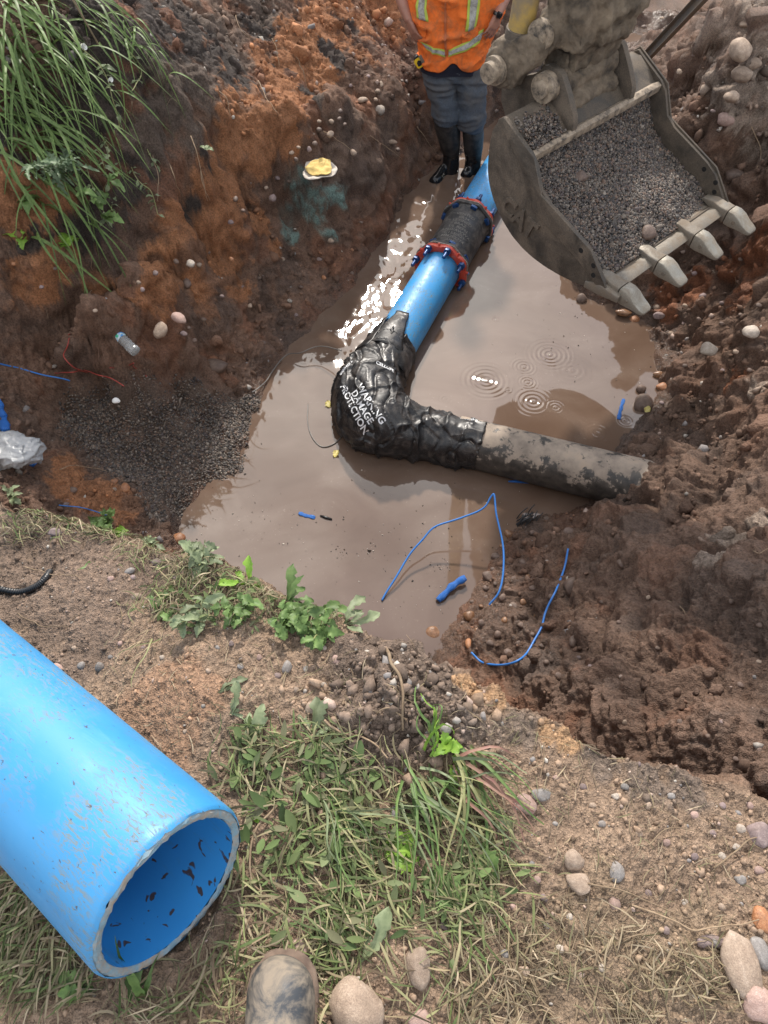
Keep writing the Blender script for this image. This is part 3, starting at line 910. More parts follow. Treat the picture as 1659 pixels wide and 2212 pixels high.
# ------------------------------------------------------------------ black pipe to the right
b0 = at(1035, 962, .105); b1 = at(1375, 1045, .16)
bd = unit(b1 - b0)
g = NT('mottled_black_pipe'); p = g.tc(); wp = g.geo()
nrm = g.n('ShaderNodeNewGeometry').outputs['Normal']
sepn = g.n('ShaderNodeSeparateXYZ'); g.l(nrm, sepn.inputs[0])
lime = g.math('ADD', g.math('MULTIPLY', g.noise(wp, 10, 5, .62, .3), 1.7), g.math('SUBTRACT', g.math('MULTIPLY', g.noise(wp, 45, 3, .6), .4), .66))
sepp = g.n('ShaderNodeSeparateXYZ'); g.l(p, sepp.inputs[0])
lime = g.math('ADD', lime, g.math('MULTIPLY', sepp.outputs['Y'], 2.8))
lm = g.ramp(lime, [(.62, 0.0), (.72, 1.0)])
cc = g.mix(lm, g.ramp(g.noise(wp, 20, 4), [(.3, (.024, .022, .020)), (.7, (.085, .072, .060))]), g.ramp(g.noise(wp, 9, 4, .6), [(.3, (.17, .14, .115)), (.6, (.32, .26, .205)), (.8, (.38, .29, .21))]))
M_BLACKPIPE = g.set(color=cc, rough=g.mix(lm, .5, .9), normal=g.bump(lm, .35, .003))
blk = thing('black_pipe', 'old black pipe with flaking cream coating running from the wrap into the mud', 'pipe', b0)
v, f = tube([b0 + bd * t for t in np.linspace(-.15, 1.35, 30)], .158, 64)
local_obj('outer_wall', v, f, b0, bd, M_BLACKPIPE, blk)

# ------------------------------------------------------------------ elbow wrapped in black polyethylene
g = NT('black_polythene'); p = g.geo()
spk = g.ramp(g.noise(p, 420, 2, .5), [(.70, 0.0), (.74, .9)])
dst = g.ramp(g.noise(p, 16, 5, .65, .6), [(.48, 0.0), (.72, .55)])
cc = g.mix(dst, (.010, .010, .011), (.13, .11, .095)); cc = g.mix(spk, cc, (.5, .48, .45))
M_POLY = g.set(color=cc, rough=g.ramp(g.noise(p, 12, 3), [(.3, .30), (.7, .58)]), normal=g.bump(g.noise(p, 13, 2, .4, 1.5), .30, .014), spec=.5)
def pz(x, y, z): return at(x, y, z)
wpth = smooth_path([on_axis(3.98) + [0, 0, .0], on_axis(3.86) + [0, 0, .005], pz(812, 812, .10), pz(795, 862, .13), pz(822, 912, .13), pz(880, 930, .12), pz(935, 942, .105), pz(1000, 955, .105), b0 + bd * .02], 90)
kr = np.interp(np.linspace(0, 8, 90), [0, 1, 2, 3, 4, 5, 6, 7, 8], [.166, .182, .214, .240, .238, .202, .168, .178, .173])
wv, wf = tube(wpth, kr, 120, cap=True)
wrp = thing('wrapped_elbow', 'pipe elbow bundled in wrinkled black plastic wrap with white print', 'pipe elbow', (wpth[40][0], wpth[40][1], -.1))
def wdisp(P, N):
    q = P.astype(np.float32)
    wq = q + .05 * np.c_[vn(q, 7, 1), vn(q, 7, 2), vn(q, 7, 3)]
    r1 = 1 - np.abs(vn(wq, 8.0, 4)); r2 = 1 - np.abs(vn(wq * np.array([1, 1, 1.6], np.float32), 15.0, 6)); r3 = 1 - np.abs(vn(wq, 31, 8))
    r4 = 1 - np.abs(vn(wq * np.array([1.5, .7, 1], np.float32), 6.5, 14))
    dd = .026 * vn(wq, 3.6, 4) + .020 * (r1 ** 10 - .12) - .020 * r4 ** 12 + .006 * (r2 ** 12 - .08) * (vn(q, 4, 12) > 0) + .008 * vn(q, 5, 9)
    # gathered neck beside the elbow: creases that run round the pipe
    c = pz(930, 942, .1); k = np.exp(-((P - c) ** 2).sum(1) / .03)
    dd += k * .014 * np.sin((P @ bd) * 70 + 3 * vn(q, 9, 2))
    return dd
wme = remesh(wv, wf, .0085, 1, wdisp)
wrap = obj('plastic_wrap', wme, M_POLY, wrp)
bvw = bvh_of(wme)
M_INK = NT('white_print').set(color=(.72, .73, .74), rough=.6)
def print_on(s, size, px, py, ang, bold=.0012, name='printed_lettering', squash=1.0):
    d = unit(ray(px, py)); h = bvw.ray_cast(Vector(CP), Vector(d))
    if h[0] is None: return
    n = unit(np.array(h[1]) * .5 - d * .8); c = np.array(h[0])
    camr = np.array([1.0, 0, 0]); camu = np.cross(n, unit(camr - n * np.dot(camr, n)))
    r = math.cos(ang) * unit(camr - n * np.dot(camr, n)) + math.sin(ang) * camu
    v, f = decal_text(s, size, c, n, r, bvw, .0025, bold, squash)
    obj(name, np_mesh(name, v, f, False), M_INK, wrap)
A_ = math.radians(-63)
print_on('PROTECTION', .062, 762, 880, A_, .0015)
print_on('WARNING', .062, 800, 872, A_ + .15, .0015)
print_on('DAMAGE', .062, 781, 878, A_ + .08, .001)
print_on('800WRAP-A', .024, 748, 792, math.radians(52), .0006)
print_on('CELLUPE', .034, 832, 792, math.radians(-20), .001)
print_on('WRAPPED', .022, 1010, 905, math.radians(-8), .0005)
# loose tails of the wrap over the blue pipe
def sheet(pts_grid, thick, name, mat, parent, wob=.004, seed=1):
    """small draped sheet: rows of 3d points"""
    Gp = np.array(pts_grid, float); R_, C_ = Gp.shape[:2]
    up = [smooth_path(Gp[i], 14) for i in range(R_)]
    up = np.array(up); up = np.array([smooth_path(up[:, j], 14) for j in range(14)])
    P = up.reshape(-1, 3)
    P = P + wob * np.c_[vn(P, 22, seed), vn(P, 22, seed + 3), vn(P, 22, seed + 7)]
    a, b = np.meshgrid(np.arange(13), np.arange(13)); i0 = (b * 14 + a).ravel()
    F = np.c_[i0, i0 + 1, i0 + 15, i0 + 14]
    me = np_mesh(name, P, F)
    o = obj(name, me, mat, parent)
    m_ = o.modifiers.new('thick', 'SOLIDIFY'); m_.thickness = thick; m_.offset = 0
    return o
def round_pipe(y, a, r=PR + .012):
    c = on_axis(y); return c + r * (math.cos(a) * cs_ + math.sin(a) * ct_)
rw = lambda y, lo, hi, r: [round_pipe(y + .0 * k, lo + (hi - lo) * k / 4, r) for k in range(5)]
sheet([rw(4.16, 1.35, 1.9, PR + .010), rw(4.08, 1.25, 1.95, PR + .02), rw(3.96, 1.1, 2.1, PR + .03), rw(3.80, .8, 2.3, PR + .05)], .003, 'loose_tail', M_POLY, wrap, .006, 2)
sheet([rw(4.12, 2.2, 2.9, PR + .012), rw(4.02, 2.1, 3.1, PR + .03), rw(3.90, 2.0, 3.2, PR + .04), rw(3.75, 2.0, 3.2, PR + .06)], .003, 'loose_tail', M_POLY, wrap, .006, 5)
sheet([rw(3.93, .2, 1.2, PR + .014), rw(3.87, .1, 1.4, PR + .03), rw(3.80, .1, 1.4, PR + .05), rw(3.70, .1, 1.4, PR + .06)], .003, 'loose_tail', M_POLY, wrap, .006, 8)
# ------------------------------------------------------------------ excavator bucket and arm end
BP = dep(1310, 620, 4.1)
_br = at(1565, 440, BP[2])
BWID = float(np.linalg.norm(_br - BP)); bn = (_br - BP) / BWID
be = np.array([-bn[1], bn[0], 0.0]); bu = np.array([0, 0, 1.0])
def B(u, v, f): return BP + be * u + bu * v + bn * (f * BWID)
def steel(name, base, dustc, amt, rough=.6, sc=1.0, metal=.35):
    g = NT(name); p = g.geo()
    d = g.ramp(g.noise(p, 5.5 * sc, 6, .68, .5), [(.50 - amt * .35, 0.0), (.74 - amt * .3, .95)])
    fine = g.ramp(g.noise(p, 140 * sc, 3, .6), [(.3, .75), (.7, 1.25)])
    c = g.mix(d, g.mix(1.0, base, fine, 'MULTIPLY'), g.mix(1.0, dustc, fine, 'MULTIPLY'))
    rr = g.mix(d, rough, .92)
    bb = g.bump(g.noise(p, 42 * sc, 6, .7), .3, .005)
    return g.set(color=c, rough=rr, metal=g.math('MULTIPLY', g.math('SUBTRACT', 1.0, d), metal), normal=bb)
M_STEEL = steel('worn_bucket_steel', (.068, .058, .047), (.145, .112, .082), .40, .5)
M_STEELIN = steel('bucket_inner_steel', (.066, .055, .043), (.13, .100, .072), .40, .55)
M_TOOTH = steel('polished_tooth_steel', (.30, .28, .235), (.20, .165, .125), .32, .4, 2.5, .6)
M_EDGE = steel('scraped_edge_steel', (.20, .18, .15), (.18, .14, .10), .38, .45, 2.0, .5)
g = NT('caked_clay'); p = g.geo()
M_CLAY = g.set(color=g.ramp(g.noise(p, 7, 6, .65, .3), [(.30, (.035, .030, .026)), (.43, (.115, .088, .062)), (.58, (.215, .165, .115)), (.8, (.30, .235, .165))]), rough=.93,
               normal=g.bump(g.noise(p, 38, 6, .75), 1.0, .014))
g = NT('yellow_machine_paint'); p = g.geo()
M_YEL = g.set(color=g.mix(g.ramp(g.noise(p, 9, 5, .65), [(.40, 0.0), (.62, .9)]), (.46, .31, .09), (.24, .19, .13)), rough=.6, normal=g.bump(g.noise(p, 60, 4), .25, .004))
g = NT('dusty_pin_steel'); p = g.geo()
M_PIN = g.set(color=g.ramp(g.noise(p, 22, 5, .65), [(.32, (.05, .042, .035)), (.5, (.25, .195, .14)), (.7, (.40, .32, .235))]), rough=.75, normal=g.bump(g.noise(p, 70, 5, .7), .5, .005))
exc = thing('excavator_arm', 'clay caked excavator arm holding a toothed steel bucket full of gravel over the water', 'excavator', B(.4, -.09, .5))
FRONT = [(.86, .615), (.845, .605), (.62, .485), (.535, .31), (.145, .160), (.0, .005)]
BACK = [(.0, -.028), (.10, -.058), (.209, -.078), (.315, -.088), (.417, -.088), (.515, -.078), (.604, -.056), (.69, -.020), (.77, .035), (.835, .095), (.885, .16), (.92, .225), (.94, .29), (.948, .38), (.947, .468), (.938, .53), (.905, .59)]
# side plates with the raised wear strip along the front edge
def rounded(poly, it=2):
    P = np.array(poly, float)
    for _ in range(it):
        Q = np.empty((2 * len(P), 2)); N = np.roll(P, -1, 0)
        Q[0::2] = .85 * P + .15 * N; Q[1::2] = .15 * P + .85 * N
        P = Q
    return [tuple(q) for q in P]
side_poly = rounded([(u, v + .006) for u, v in FRONT] + [(u, v) for u, v in BACK], 1)
for f0, nm in ((0.0, 'l'), (1.0, 'r')):
    off = -.5 if f0 == 0 else -.5
    v, f = prism(side_poly, B(0, 0, f0) - bn * .011, be, bu, bn, .022)
    sp = obj('side_plate', finish(v, f, .004, 2), M_STEEL if f0 == 0 else M_STEELIN, exc)
    sgn = -1 if f0 == 0 else 1
    # thicker front wear strip
    strip = [(.865, .63), (.62, .50), (.53, .325), (.14, .172), (-.012, .012), (.02, -.025), (.20, .075), (.56, .215), (.70, .42), (.90, .60)]
    v, f = prism(strip, B(0, 0, f0) + bn * sgn * .0125, be, bu, bn * sgn, .014)
    ws = obj('wear_strip', finish(v, f, .004, 2), M_STEEL if f0 == 0 else M_STEELIN, sp)
    M_HOLE = bpy.data.materials.get('bolt_hole') or NT('bolt_hole').set(color=(.012, .011, .010), rough=.9)
    for (hu, hv) in ((.10, .10), (.085, .045), (.20, .145)):
        c = B(hu, hv, f0) + bn * sgn * .0265
        v, f = tube([c - bn * sgn * .004, c + bn * sgn * .0012], [.015, .015], 14)
        obj('bolt_hole', finish(v, f), M_HOLE, sp)
        if f0 == 1.0:
            c = B(hu, hv, f0) - bn * .0118
            v, f = tube([c + bn * .004, c - bn * .0012], [.015, .015], 14)
            obj('bolt_hole', finish(v, f), M_HOLE, sp)
# curved wrapper between the plates
BK = [(.03, .0), (.10, -.045), (.209, -.066), (.315, -.076), (.417, -.076), (.515, -.066), (.598, -.045), (.68, -.010), (.76, .045), (.822, .105), (.872, .168), (.907, .232), (.927, .295), (.934, .38), (.933, .462), (.925, .52), (.90, .565)]
bk = np.array(BK); nr = len(bk)
T2 = np.gradient(bk, axis=0); N2 = np.c_[T2[:, 1], -T2[:, 0]]; N2 /= np.linalg.norm(N2, axis=1)[:, None]
out = bk + N2 * .010; inn = bk - N2 * .010
loop = np.vstack([out, inn[::-1]])
v, f = prism([tuple(q) for q in loop], B(0, 0, 0) + bn * .0115, be, bu, bn, BWID - .023)
obj('bucket_shell', finish(v, f, 0, angle=30), M_STEELIN, exc)
# top beam: rolled upper plate with a front lip, carries the ears
top = [(.66, .455), (.655, .485), (.70, .50), (.76, .555), (.83, .60), (.90, .60), (.93, .56), (.915, .55), (.88, .58), (.83, .575), (.775, .535), (.715, .478)]
v, f = prism(top, B(0, 0, 0) + bn * .012, be, bu, bn, BWID - .024)
obj('top_plate', finish(v, f, .003), M_STEELIN, exc)
lip = [(.645, .452), (.640, .492), (.665, .505), (.690, .495), (.70, .465), (.67, .445)]
v, f = prism(lip, B(0, 0, 0) + bn * .0135, be, bu, bn, BWID - .027)
obj('front_lip', finish(v, f, .004), M_PIN, exc)
# cutting edge
ed = [(-.055, -.012), (-.045, -.030), (.06, -.047), (.15, -.043), (.15, -.018), (.06, -.008), (.0, .010)]
v, f = prism(ed, B(0, 0, 0) + bn * .014, be, bu, bn, BWID - .028)
obj('cutting_edge', finish(v, f, .004), M_EDGE, exc)
# teeth: welded adapter + tapered tip with a scooped face
def loft(sections):
    k = len(sections[0]); V = np.concatenate(sections); F = []
    for i in range(len(sections) - 1):
        for j in range(k):
            m_ = (j + 1) % k
            F.append((i * k + j, i * k + m_, (i + 1) * k + m_, (i + 1) * k + j))
    F.append(tuple(range(k - 1, -1, -1))); F.append(tuple((len(sections) - 1) * k + j for j in range(k)))
    return V, F
def rrect(c, ax, ay, hw, hh, r=.35):
    pts = []
    for sx, sy in ((1, 1), (-1, 1), (-1, -1), (1, -1)):
        for a in (0, 1, 2):
            t = math.pi / 2 * a / 2
            q = {(1, 1): t, (-1, 1): t + math.pi / 2, (-1, -1): t + math.pi, (1, -1): t + 1.5 * math.pi}[(sx, sy)]
            rr_ = r * min(hw, hh)
            pts.append(c + ax * (sx * (hw - rr_) + rr_ * math.cos(q)) + ay * (sy * (hh - rr_) + rr_ * math.sin(q)))
    return np.array(pts)
for k, ft in enumerate((.045, .345, .655, .955)):
    base = B(-.015, -.010, ft)
    td = unit(-be * .985 + bu * -.075); tu = unit(np.cross(bn, td)); tu = tu if tu[2] > 0 else -tu
    ad = [rrect(base - td * .13 + tu * .018, bn, tu, .028, .008), rrect(base - td * .06 + tu * .018, bn, tu, .040, .026), rrect(base + td * .0, bn, tu, .046, .040), rrect(base + td * .055, bn, tu, .048, .045)]
    v, f = loft(ad)
    th = obj('tooth_adapter', finish(v, f, .003), M_EDGE, exc)
    q = base + td * .062
    tip = [rrect(q, bn, tu, .050, .046), rrect(q + td * .035, bn, tu, .052, .048), rrect(q + td * .075 - tu * .003, bn, tu, .051, .038), rrect(q + td * .11 - tu * .012, bn, tu, .049, .024),
           rrect(q + td * .150 - tu * .020, bn, tu, .047, .015), rrect(q + td * .172 - tu * .023, bn, tu, .041, .010), rrect(q + td * .180 - tu * .024, bn, tu, .028, .006)]
    v, f = loft(tip)
    tp = obj('tooth_tip', finish(v, f, .002), M_TOOTH, th)
    v, f = cyl(q + td * .06 - bn * .058, q + td * .06 + bn * .058, .011, 12)
    obj('retaining_pin', finish(v, f), M_EDGE, th)
    if k in (0, 3):
        # side cutter shoe outside the outer teeth
        sg = -1 if k == 0 else 1
        v, f = loft([rrect(B(.13, -.045, ft) + bn * sg * .055, bn, bu, .018, .022), rrect(B(.02, -.02, ft) + bn * sg * .062, bn, bu, .022, .034), rrect(B(-.10, -.02, ft) + bn * sg * .060, bn, bu, .020, .020)])
        obj('shroud', finish(v, f, .003), M_EDGE, exc)
# ears and pins
ear = rounded([(.655, .452), (.655, .56), (.72, .66), (.80, .765), (.90, .775), (.97, .70), (1.05, .665), (1.15, .60), (1.17, .52), (1.05, .44), (.95, .40), (.93, .50), (.86, .585), (.76, .545), (.70, .49)], 1)
for f0 in (.285, .735):
    v, f = prism(ear, B(0, 0, f0), be, bu, bn, .042)
    obj('ear_plate', finish(v, f, .004, 2), M_STEEL, exc)
# rear brackets down the back of the bucket
for f0 in (.285, .735):
    v, f = prism([(1.17, .60), (1.10, .80), (1.18, .82), (1.25, .72), (1.22, .45), (1.05, .20), (.955, .18), (.96, .44)], B(0, 0, f0) + bn * .044, be, bu, bn, .03)
    obj('rear_bracket', finish(v, f, .004, 2), M_STEEL, exc)
def clay_disp(a=.012, b=.006):
    return lambda P, N: a * fbm(P, 9.0, 3, .55, 3) + b * fbm(P, 34.0, 3, .6, 5) + .010 * np.clip(.45 - worley(P, 16.0, 2), 0, 1)
def pin(u, v, fa, fb, r, nm='pivot_pin'):
    a, b = B(u, v, fa), B(u, v, fb)
    v_, f_ = join([cyl(a, b, r, 28), cyl(a - bn * .0, a + bn * .03, r * .82, 28)])
    return v_, f_
# hinge pin with clay caked boss
HA = (.865, .675); HB = (1.13, .715)
v, f = join([cyl(B(*HA, .215), B(*HA, .83), .047, 28), cyl(B(*HA, .235), B(*HA, .29), .078, 28), cyl(B(*HA, .775), B(*HA, .81), .07, 28)])
obj('hinge_pin', finish(v, f, .004), M_PIN, exc)
v, f = join([cyl(B(*HA, .335), B(*HA, .725), .085, 32), cyl(B(.83, .60, .36), B(.83, .60, .70), .05, 24), cyl(B(.80, .56, .38), B(.80, .56, .71), .055, 24), boxm(B(.90, .76, .53), be * .07, bu * .06, bn * .21)])
obj('arm_nose', remesh(v, f, .011, 3, clay_disp(.012, .006)), M_CLAY, exc)
v, f = join([cyl(B(*HB, .10), B(*HB, .85), .055, 28), cyl(B(*HB, .14), B(*HB, .19), .075, 28)])
obj('link_pin', finish(v, f, .004), M_PIN, exc)
lk = [(1.04, .62), (1.22, .63), (1.25, .74), (1.20, .84), (1.10, .86), (.98, .93), (.88, .90), (.90, .80), (1.00, .70)]
v, f = prism(rounded(lk, 1), B(0, 0, .19), be, bu, bn, .09)
v2, f2 = prism(rounded(lk, 1), B(0, 0, .77), be, bu, bn, .09)
obj('bucket_link', remesh(*join([(v, f), cyl(B(*HB, .17), B(*HB, .285), .10, 28)]), .011, 2, clay_disp(.006, .004)), M_CLAY, exc)
obj('bucket_link', remesh(*join([(v2, f2), cyl(B(*HB, .76), B(*HB, .86), .10, 28)]), .011, 2, clay_disp(.006, .004)), M_CLAY, exc)
# cylinder that drives the link
v, f = cyl(B(1.10, .86, .27), B(1.00, 2.9, .30), .07, 32)
obj('hydraulic_cylinder', finish(v, f, .004), M_YEL, exc)
v, f = cyl(B(1.105, .80, .27), B(1.095, .90, .27), .082, 32)
obj('cylinder_collar', finish(v, f, .004), M_STEEL, exc)
# stick end: heavy casting caked with clay
stk = [(.80, .70), (.97, .66), (1.02, .80), (1.04, .95), (1.06, 1.2), (1.02, 1.6), (.80, 2.6), (.30, 3.6), (-.10, 3.5), (.36, 2.2), (.60, 1.5), (.68, 1.15), (.74, .88)]
v, f = prism(rounded(stk, 1), B(0, 0, .37), be, bu, bn, .34 * BWID)
v2, f2 = join([cyl(B(.945, .915, .27), B(.945, .915, .80), .095, 32), boxm(B(.74, 1.02, .54), be * .05, bu * .16, bn * .14), cyl(B(.70, 1.02, .40), B(.70, 1.02, .70), .05, 20), boxm(B(.86, 1.05, .33), be * .13, bu * .20, bn * .03), boxm(B(.80, 1.22, .74), be * .17, bu * .11, bn * .05)])
obj('stick', remesh(*join([(v, f), (v2, f2)]), .018, 2, clay_disp(.020, .010)), M_CLAY, exc)
v, f = join([cyl(B(.945, .915, .215), B(.945, .915, .86), .052, 28), cyl(B(.945, .915, .235), B(.945, .915, .275), .075, 28)])
obj('stick_pin', finish(v, f, .004), M_PIN, exc)
v, f = cyl(B(.62, 1.34, .70), B(.62, 1.34, .92), .075, 28)
obj('idler_pin', finish(v, f, .006), M_STEEL, exc)
# cast letters on the side plate
vt, ft_ = text_mesh('CAT', .165, 0.0, .006)
c0 = B(.66, .12, 0) - bn * .0135
# letters read along the belly when seen from outside: to the right is -be
xr = unit(-be * .93 + bu * -.30); yr = unit(bu * .93 - be * .30)
k_ = len(vt)
A3 = np.array([c0 + xr * p[0] * .85 + yr * p[1] for p in vt])
Vt = np.vstack([A3 + bn * .004, A3 - bn * .013])
Ft = [tuple(q) for q in ft_] + [tuple(i + k_ for i in q[::-1]) for q in ft_]
from collections import Counter
ec = Counter()
for q in ft_:
    for a, b in zip(q, q[1:] + q[:1]): ec[(a, b)] += 1
for (a, b) in list(ec):
    if (b, a) not in ec: Ft.append((a, b, b + k_, a + k_))
obj('cast_lettering', finish(Vt, Ft, 0), M_STEEL, exc)
# ------------------------------------------------------------------ worker in the pit
PY = 6.45
def mp(x, y, dy=0.0): return pl(x, y, (0, PY + dy, 0), np.array([0, 1.0, 0]))
g = NT('orange_vest_cloth'); p = g.geo()
dirt = g.ramp(g.noise(p, 9, 5, .65, .5), [(.46, 0.0), (.70, .85)])
M_VEST = g.set(color=g.mix(dirt, g.ramp(g.noise(p, 30, 3), [(.3, (.80, .155, .018)), (.7, (.90, .20, .03))]), (.30, .12, .05)), rough=.8, normal=g.bump(g.noise(p, 45, 4, .6), .35, .01))
M_LIME = NT('lime_tape').set(color=(.50, .60, .10), rough=.7)
g = NT('silver_tape'); p = g.geo()
M_SILVER = g.set(color=g.ramp(g.noise(p, 40, 5, .7, .6), [(.35, (.22, .215, .20)), (.6, (.50, .50, .47))]), rough=.5)
g = NT('dark_denim'); p = g.geo()
M_DENIM = g.set(color=g.mix(g.ramp(g.noise(p, 6, 4, .6), [(.42, 0.0), (.68, .7)]), g.ramp(g.noise(p, 90, 3), [(.3, (.048, .062, .082)), (.7, (.085, .105, .132))]), (.115, .105, .095)), rough=.88, normal=g.bump(g.noise(p, 26, 4, .6), .4, .012))
g = NT('rubber_boot'); p = g.geo(); sepz = g.n('ShaderNodeSeparateXYZ'); g.l(p, sepz.inputs[0])
mudb = g.ramp(g.noise(p, 12, 5, .65, .4), [(.40, 0.0), (.66, .55)])
wetb = g.n('ShaderNodeMapRange'); g.l(sepz.outputs['Z'], wetb.inputs[0]); wetb.inputs[1].default_value = .12; wetb.inputs[2].default_value = .24
mb = g.math('MULTIPLY', mudb, wetb.outputs[0])
M_RUBBER = g.set(color=g.mix(mb, (.012, .012, .013), (.115, .10, .085)), rough=g.mix(wetb.outputs[0], .12, .6), normal=g.bump(g.noise(p, 50, 3), .1, .004))
g = NT('skin'); p = g.geo()
M_SKIN = g.set(color=g.mix(g.ramp(g.noise(p, 20, 4), [(.5, 0.0), (.8, .45)]), (.34, .165, .115), (.20, .11, .08)), rough=.55, sss=.05, normal=g.bump(g.noise(p, 120, 3), .1, .002))
M_NAVY = NT('navy_shirt').set(color=(.012, .014, .028), rough=.9)
M_DARKPL = NT('dark_plastic').set(color=(.015, .016, .018), rough=.25)
base_c = (mp(962, 352)[0] + mp(1020, 350)[0]) / 2
per = thing('person', 'worker in an orange safety vest, dark jeans and tall rubber boots standing in the pit', 'person', (base_c, PY, -.06))
def ell_loft(rows, seg=40):
    """rows: (centre, half x, half y); horizontal elliptic sections"""
    ang = np.linspace(0, 2 * np.pi, seg, endpoint=False)
    return loft([np.asarray(c) + np.c_[a * np.cos(ang), b * np.sin(ang), 0 * ang] for c, a, b in rows])
pxm = lambda d, y=0: d * SG / FPX * 7.05         # sight-grid units to metres at the worker
def cloth(P, N, a=.006, b=.003, s=1.0):
    q = P.astype(np.float32); w = q + .03 * np.c_[vn(q, 9, 1), vn(q, 9, 2), vn(q, 9, 3)]
    return a * (1 - np.abs(vn(w * np.array([.8, .8, 1.7], np.float32), 12 * s, 5))) ** 2 + b * vn(w, 25 * s, 7)
# --- jeans
def leg(pts, seg=36):
    return ell_loft([(mp(x, y, dy), pxm(h), pxm(h) * k) for x, y, dy, h, k in pts], seg)
L1 = leg([(955,128,.0,33,.75),(951,165,-.02,30,.85),(955,200,-.03,26,.9),(962,225,-.04,26,.95),(963,240,-.04,27,.95),(963,252,-.03,26,1.0),(964,262,-.02,20,1.0)])
L2 = leg([(1012,128,.0,33,.75),(1016,165,-.02,30,.85),(1019,200,-.04,26,.9),(1018,230,-.05,25,.95),(1018,250,-.05,27,.95),(1017,264,-.04,26,1.0),(1016,276,-.02,23,1.0)])
PV = ell_loft([(mp(981,100), pxm(58), .12), (mp(981,125), pxm(61), .135), (mp(983,150), pxm(60), .13), (mp(984,170), pxm(48), .11)])
def jd(P, N):
    q = P.astype(np.float32)
    k = np.exp(-((P[:, 2] - mp(1015, 262)[2]) / .09) ** 2) + .8 * np.exp(-((P[:, 2] - mp(984, 180)[2]) / .07) ** 2)
    return cloth(P, N, .016, .004) + k * .012 * np.sin(P[:, 2] * 130 + 5 * vn(q, 6, 3)) * (.4 + vn(q, 8, 4))
obj('jeans', remesh(*join([L1, L2, PV]), .011, 3, jd), M_DENIM, per)
# --- boots
def boot(top, ank, toe, heel, hw, sole_z=-.05):
    t = mp(*top[:2], top[2]); a = mp(*ank[:2], ank[2])
    rows = []
    for k in np.linspace(0, 1, 9):
        c = t + (a - t) * k
        h = pxm(hw[0]) * (1 - k) + pxm(hw[1]) * k + .006 * math.sin(k * 3.1)
        rows.append((c, h, h * (1.05 - .05 * k)))
    rows.append((np.array([a[0], a[1] - .01, sole_z + .05]), pxm(hw[1]) * 1.05, pxm(hw[1]) * 1.25))
    rows.append((np.array([a[0], a[1] - .01, sole_z]), pxm(hw[1]) * 1.05, pxm(hw[1]) * 1.25))
    shaft = ell_loft(rows, 32)
    # foot
    hl = np.array([a[0], a[1] + .075, sole_z]); tp = np.array(toe)
    d = tp - hl; d[2] = 0; Lf = np.linalg.norm(d); d = d / Lf; s = np.array([-d[1], d[0], 0])
    sec = []
    for k, w, h in ((0, .030, .06), (.06, .043, .085), (.25, .047, .12), (.45, .049, .115), (.62, .054, .095), (.78, .060, .090), (.9, .058, .084), (.97, .046, .066), (1.0, .026, .042)):
        c = hl + d * Lf * k
        ang = np.linspace(0, 2 * np.pi, 20, endpoint=False)
        zz = np.where(np.sin(ang) > 0, np.sin(ang) * h, np.sin(ang) * .012)
        sec.append(c + (w * np.sign(np.cos(ang)) * np.abs(np.cos(ang)) ** .8)[:, None] * s + np.c_[0 * ang, 0 * ang, zz + .012])
    return join([shaft, loft(sec)])
toe1 = at(934, 403, -.03); toe2 = at(1004, 390, -.03)
for nm, bt in (('b1', boot((963, 250, .0), (975, 335, .03), toe1, None, (26.5, 17))), ('b2', boot((1022, 272, .0), (1022, 345, .03), toe2, None, (21, 16.5)))):
    bo = obj('rubber_boot', remesh(*bt, .009, 3, lambda P, N: .0025 * vn(P, 18, 4)), M_RUBBER, per)
    bvb = bvh_of(bo.data)
    cx = (967, 274) if nm == 'b1' else (1020, 291)
    h = bvb.ray_cast(Vector(CP), Vector(unit(ray(*cx))))
    if h[0] is not None:
        n = unit([h[1][0], h[1][1], 0])
        v, f = decal_text('BATEO', .030, np.array(h[0]), n, [1, 0, 0], bvb, .002, .0004)
        obj('moulded_lettering', np_mesh('moulded_lettering', v, f, False), NT('grey_rubber').set(color=(.12, .115, .11), rough=.8), bo)
# --- shirt + vest share one torso form
CXV = mp(981, 60)[0]
TZ = [(mp(0, 142)[2], .268, .135), (mp(0, 128)[2], .272, .145), (mp(0, 112)[2], .262, .15), (mp(0, 82)[2], .285, .155), (mp(0, 39)[2], .335, .15), (mp(0, 0)[2], .365, .15), (1.50, .355, .15), (1.60, .30, .14), (1.66, .20, .11)]
TZ = sorted(TZ)
tz = np.array([q[0] for q in TZ]); ta = np.array([q[1] for q in TZ]) ; tb = np.array([q[2] for q in TZ])
def torso(th, z, off=0.0):
    """th: 0 at the front, + towards the right of the picture"""
    a = np.interp(z, tz, ta) + off; b = np.interp(z, tz, tb) + off
    sx = np.sin(th); cy = -np.cos(th)
    x = CXV + .012 * np.sin((z - 1.0) * 3) + a * np.sign(sx) * np.abs(sx) ** .85
    y = PY - .02 + b * np.sign(cy) * np.abs(cy) ** .85
    P = np.stack([x, y, z + 0 * x], -1).reshape(-1, 3)
    q = P.astype(np.float32)
    w = q + .04 * np.c_[vn(q, 6, 1), vn(q, 6, 2), vn(q, 6, 3)]
    k = .026 * (1 - np.abs(vn(w, 6.5, 5))) ** 4 + .010 * (1 - np.abs(vn(w, 14, 8))) ** 4 + .004 * vn(w, 20, 6)
    n = np.c_[np.sin(th).ravel() if hasattr(th, 'ravel') else 0 * x, -np.cos(th).ravel(), 0 * P[:, 0]]
    return P + n * k[:, None]
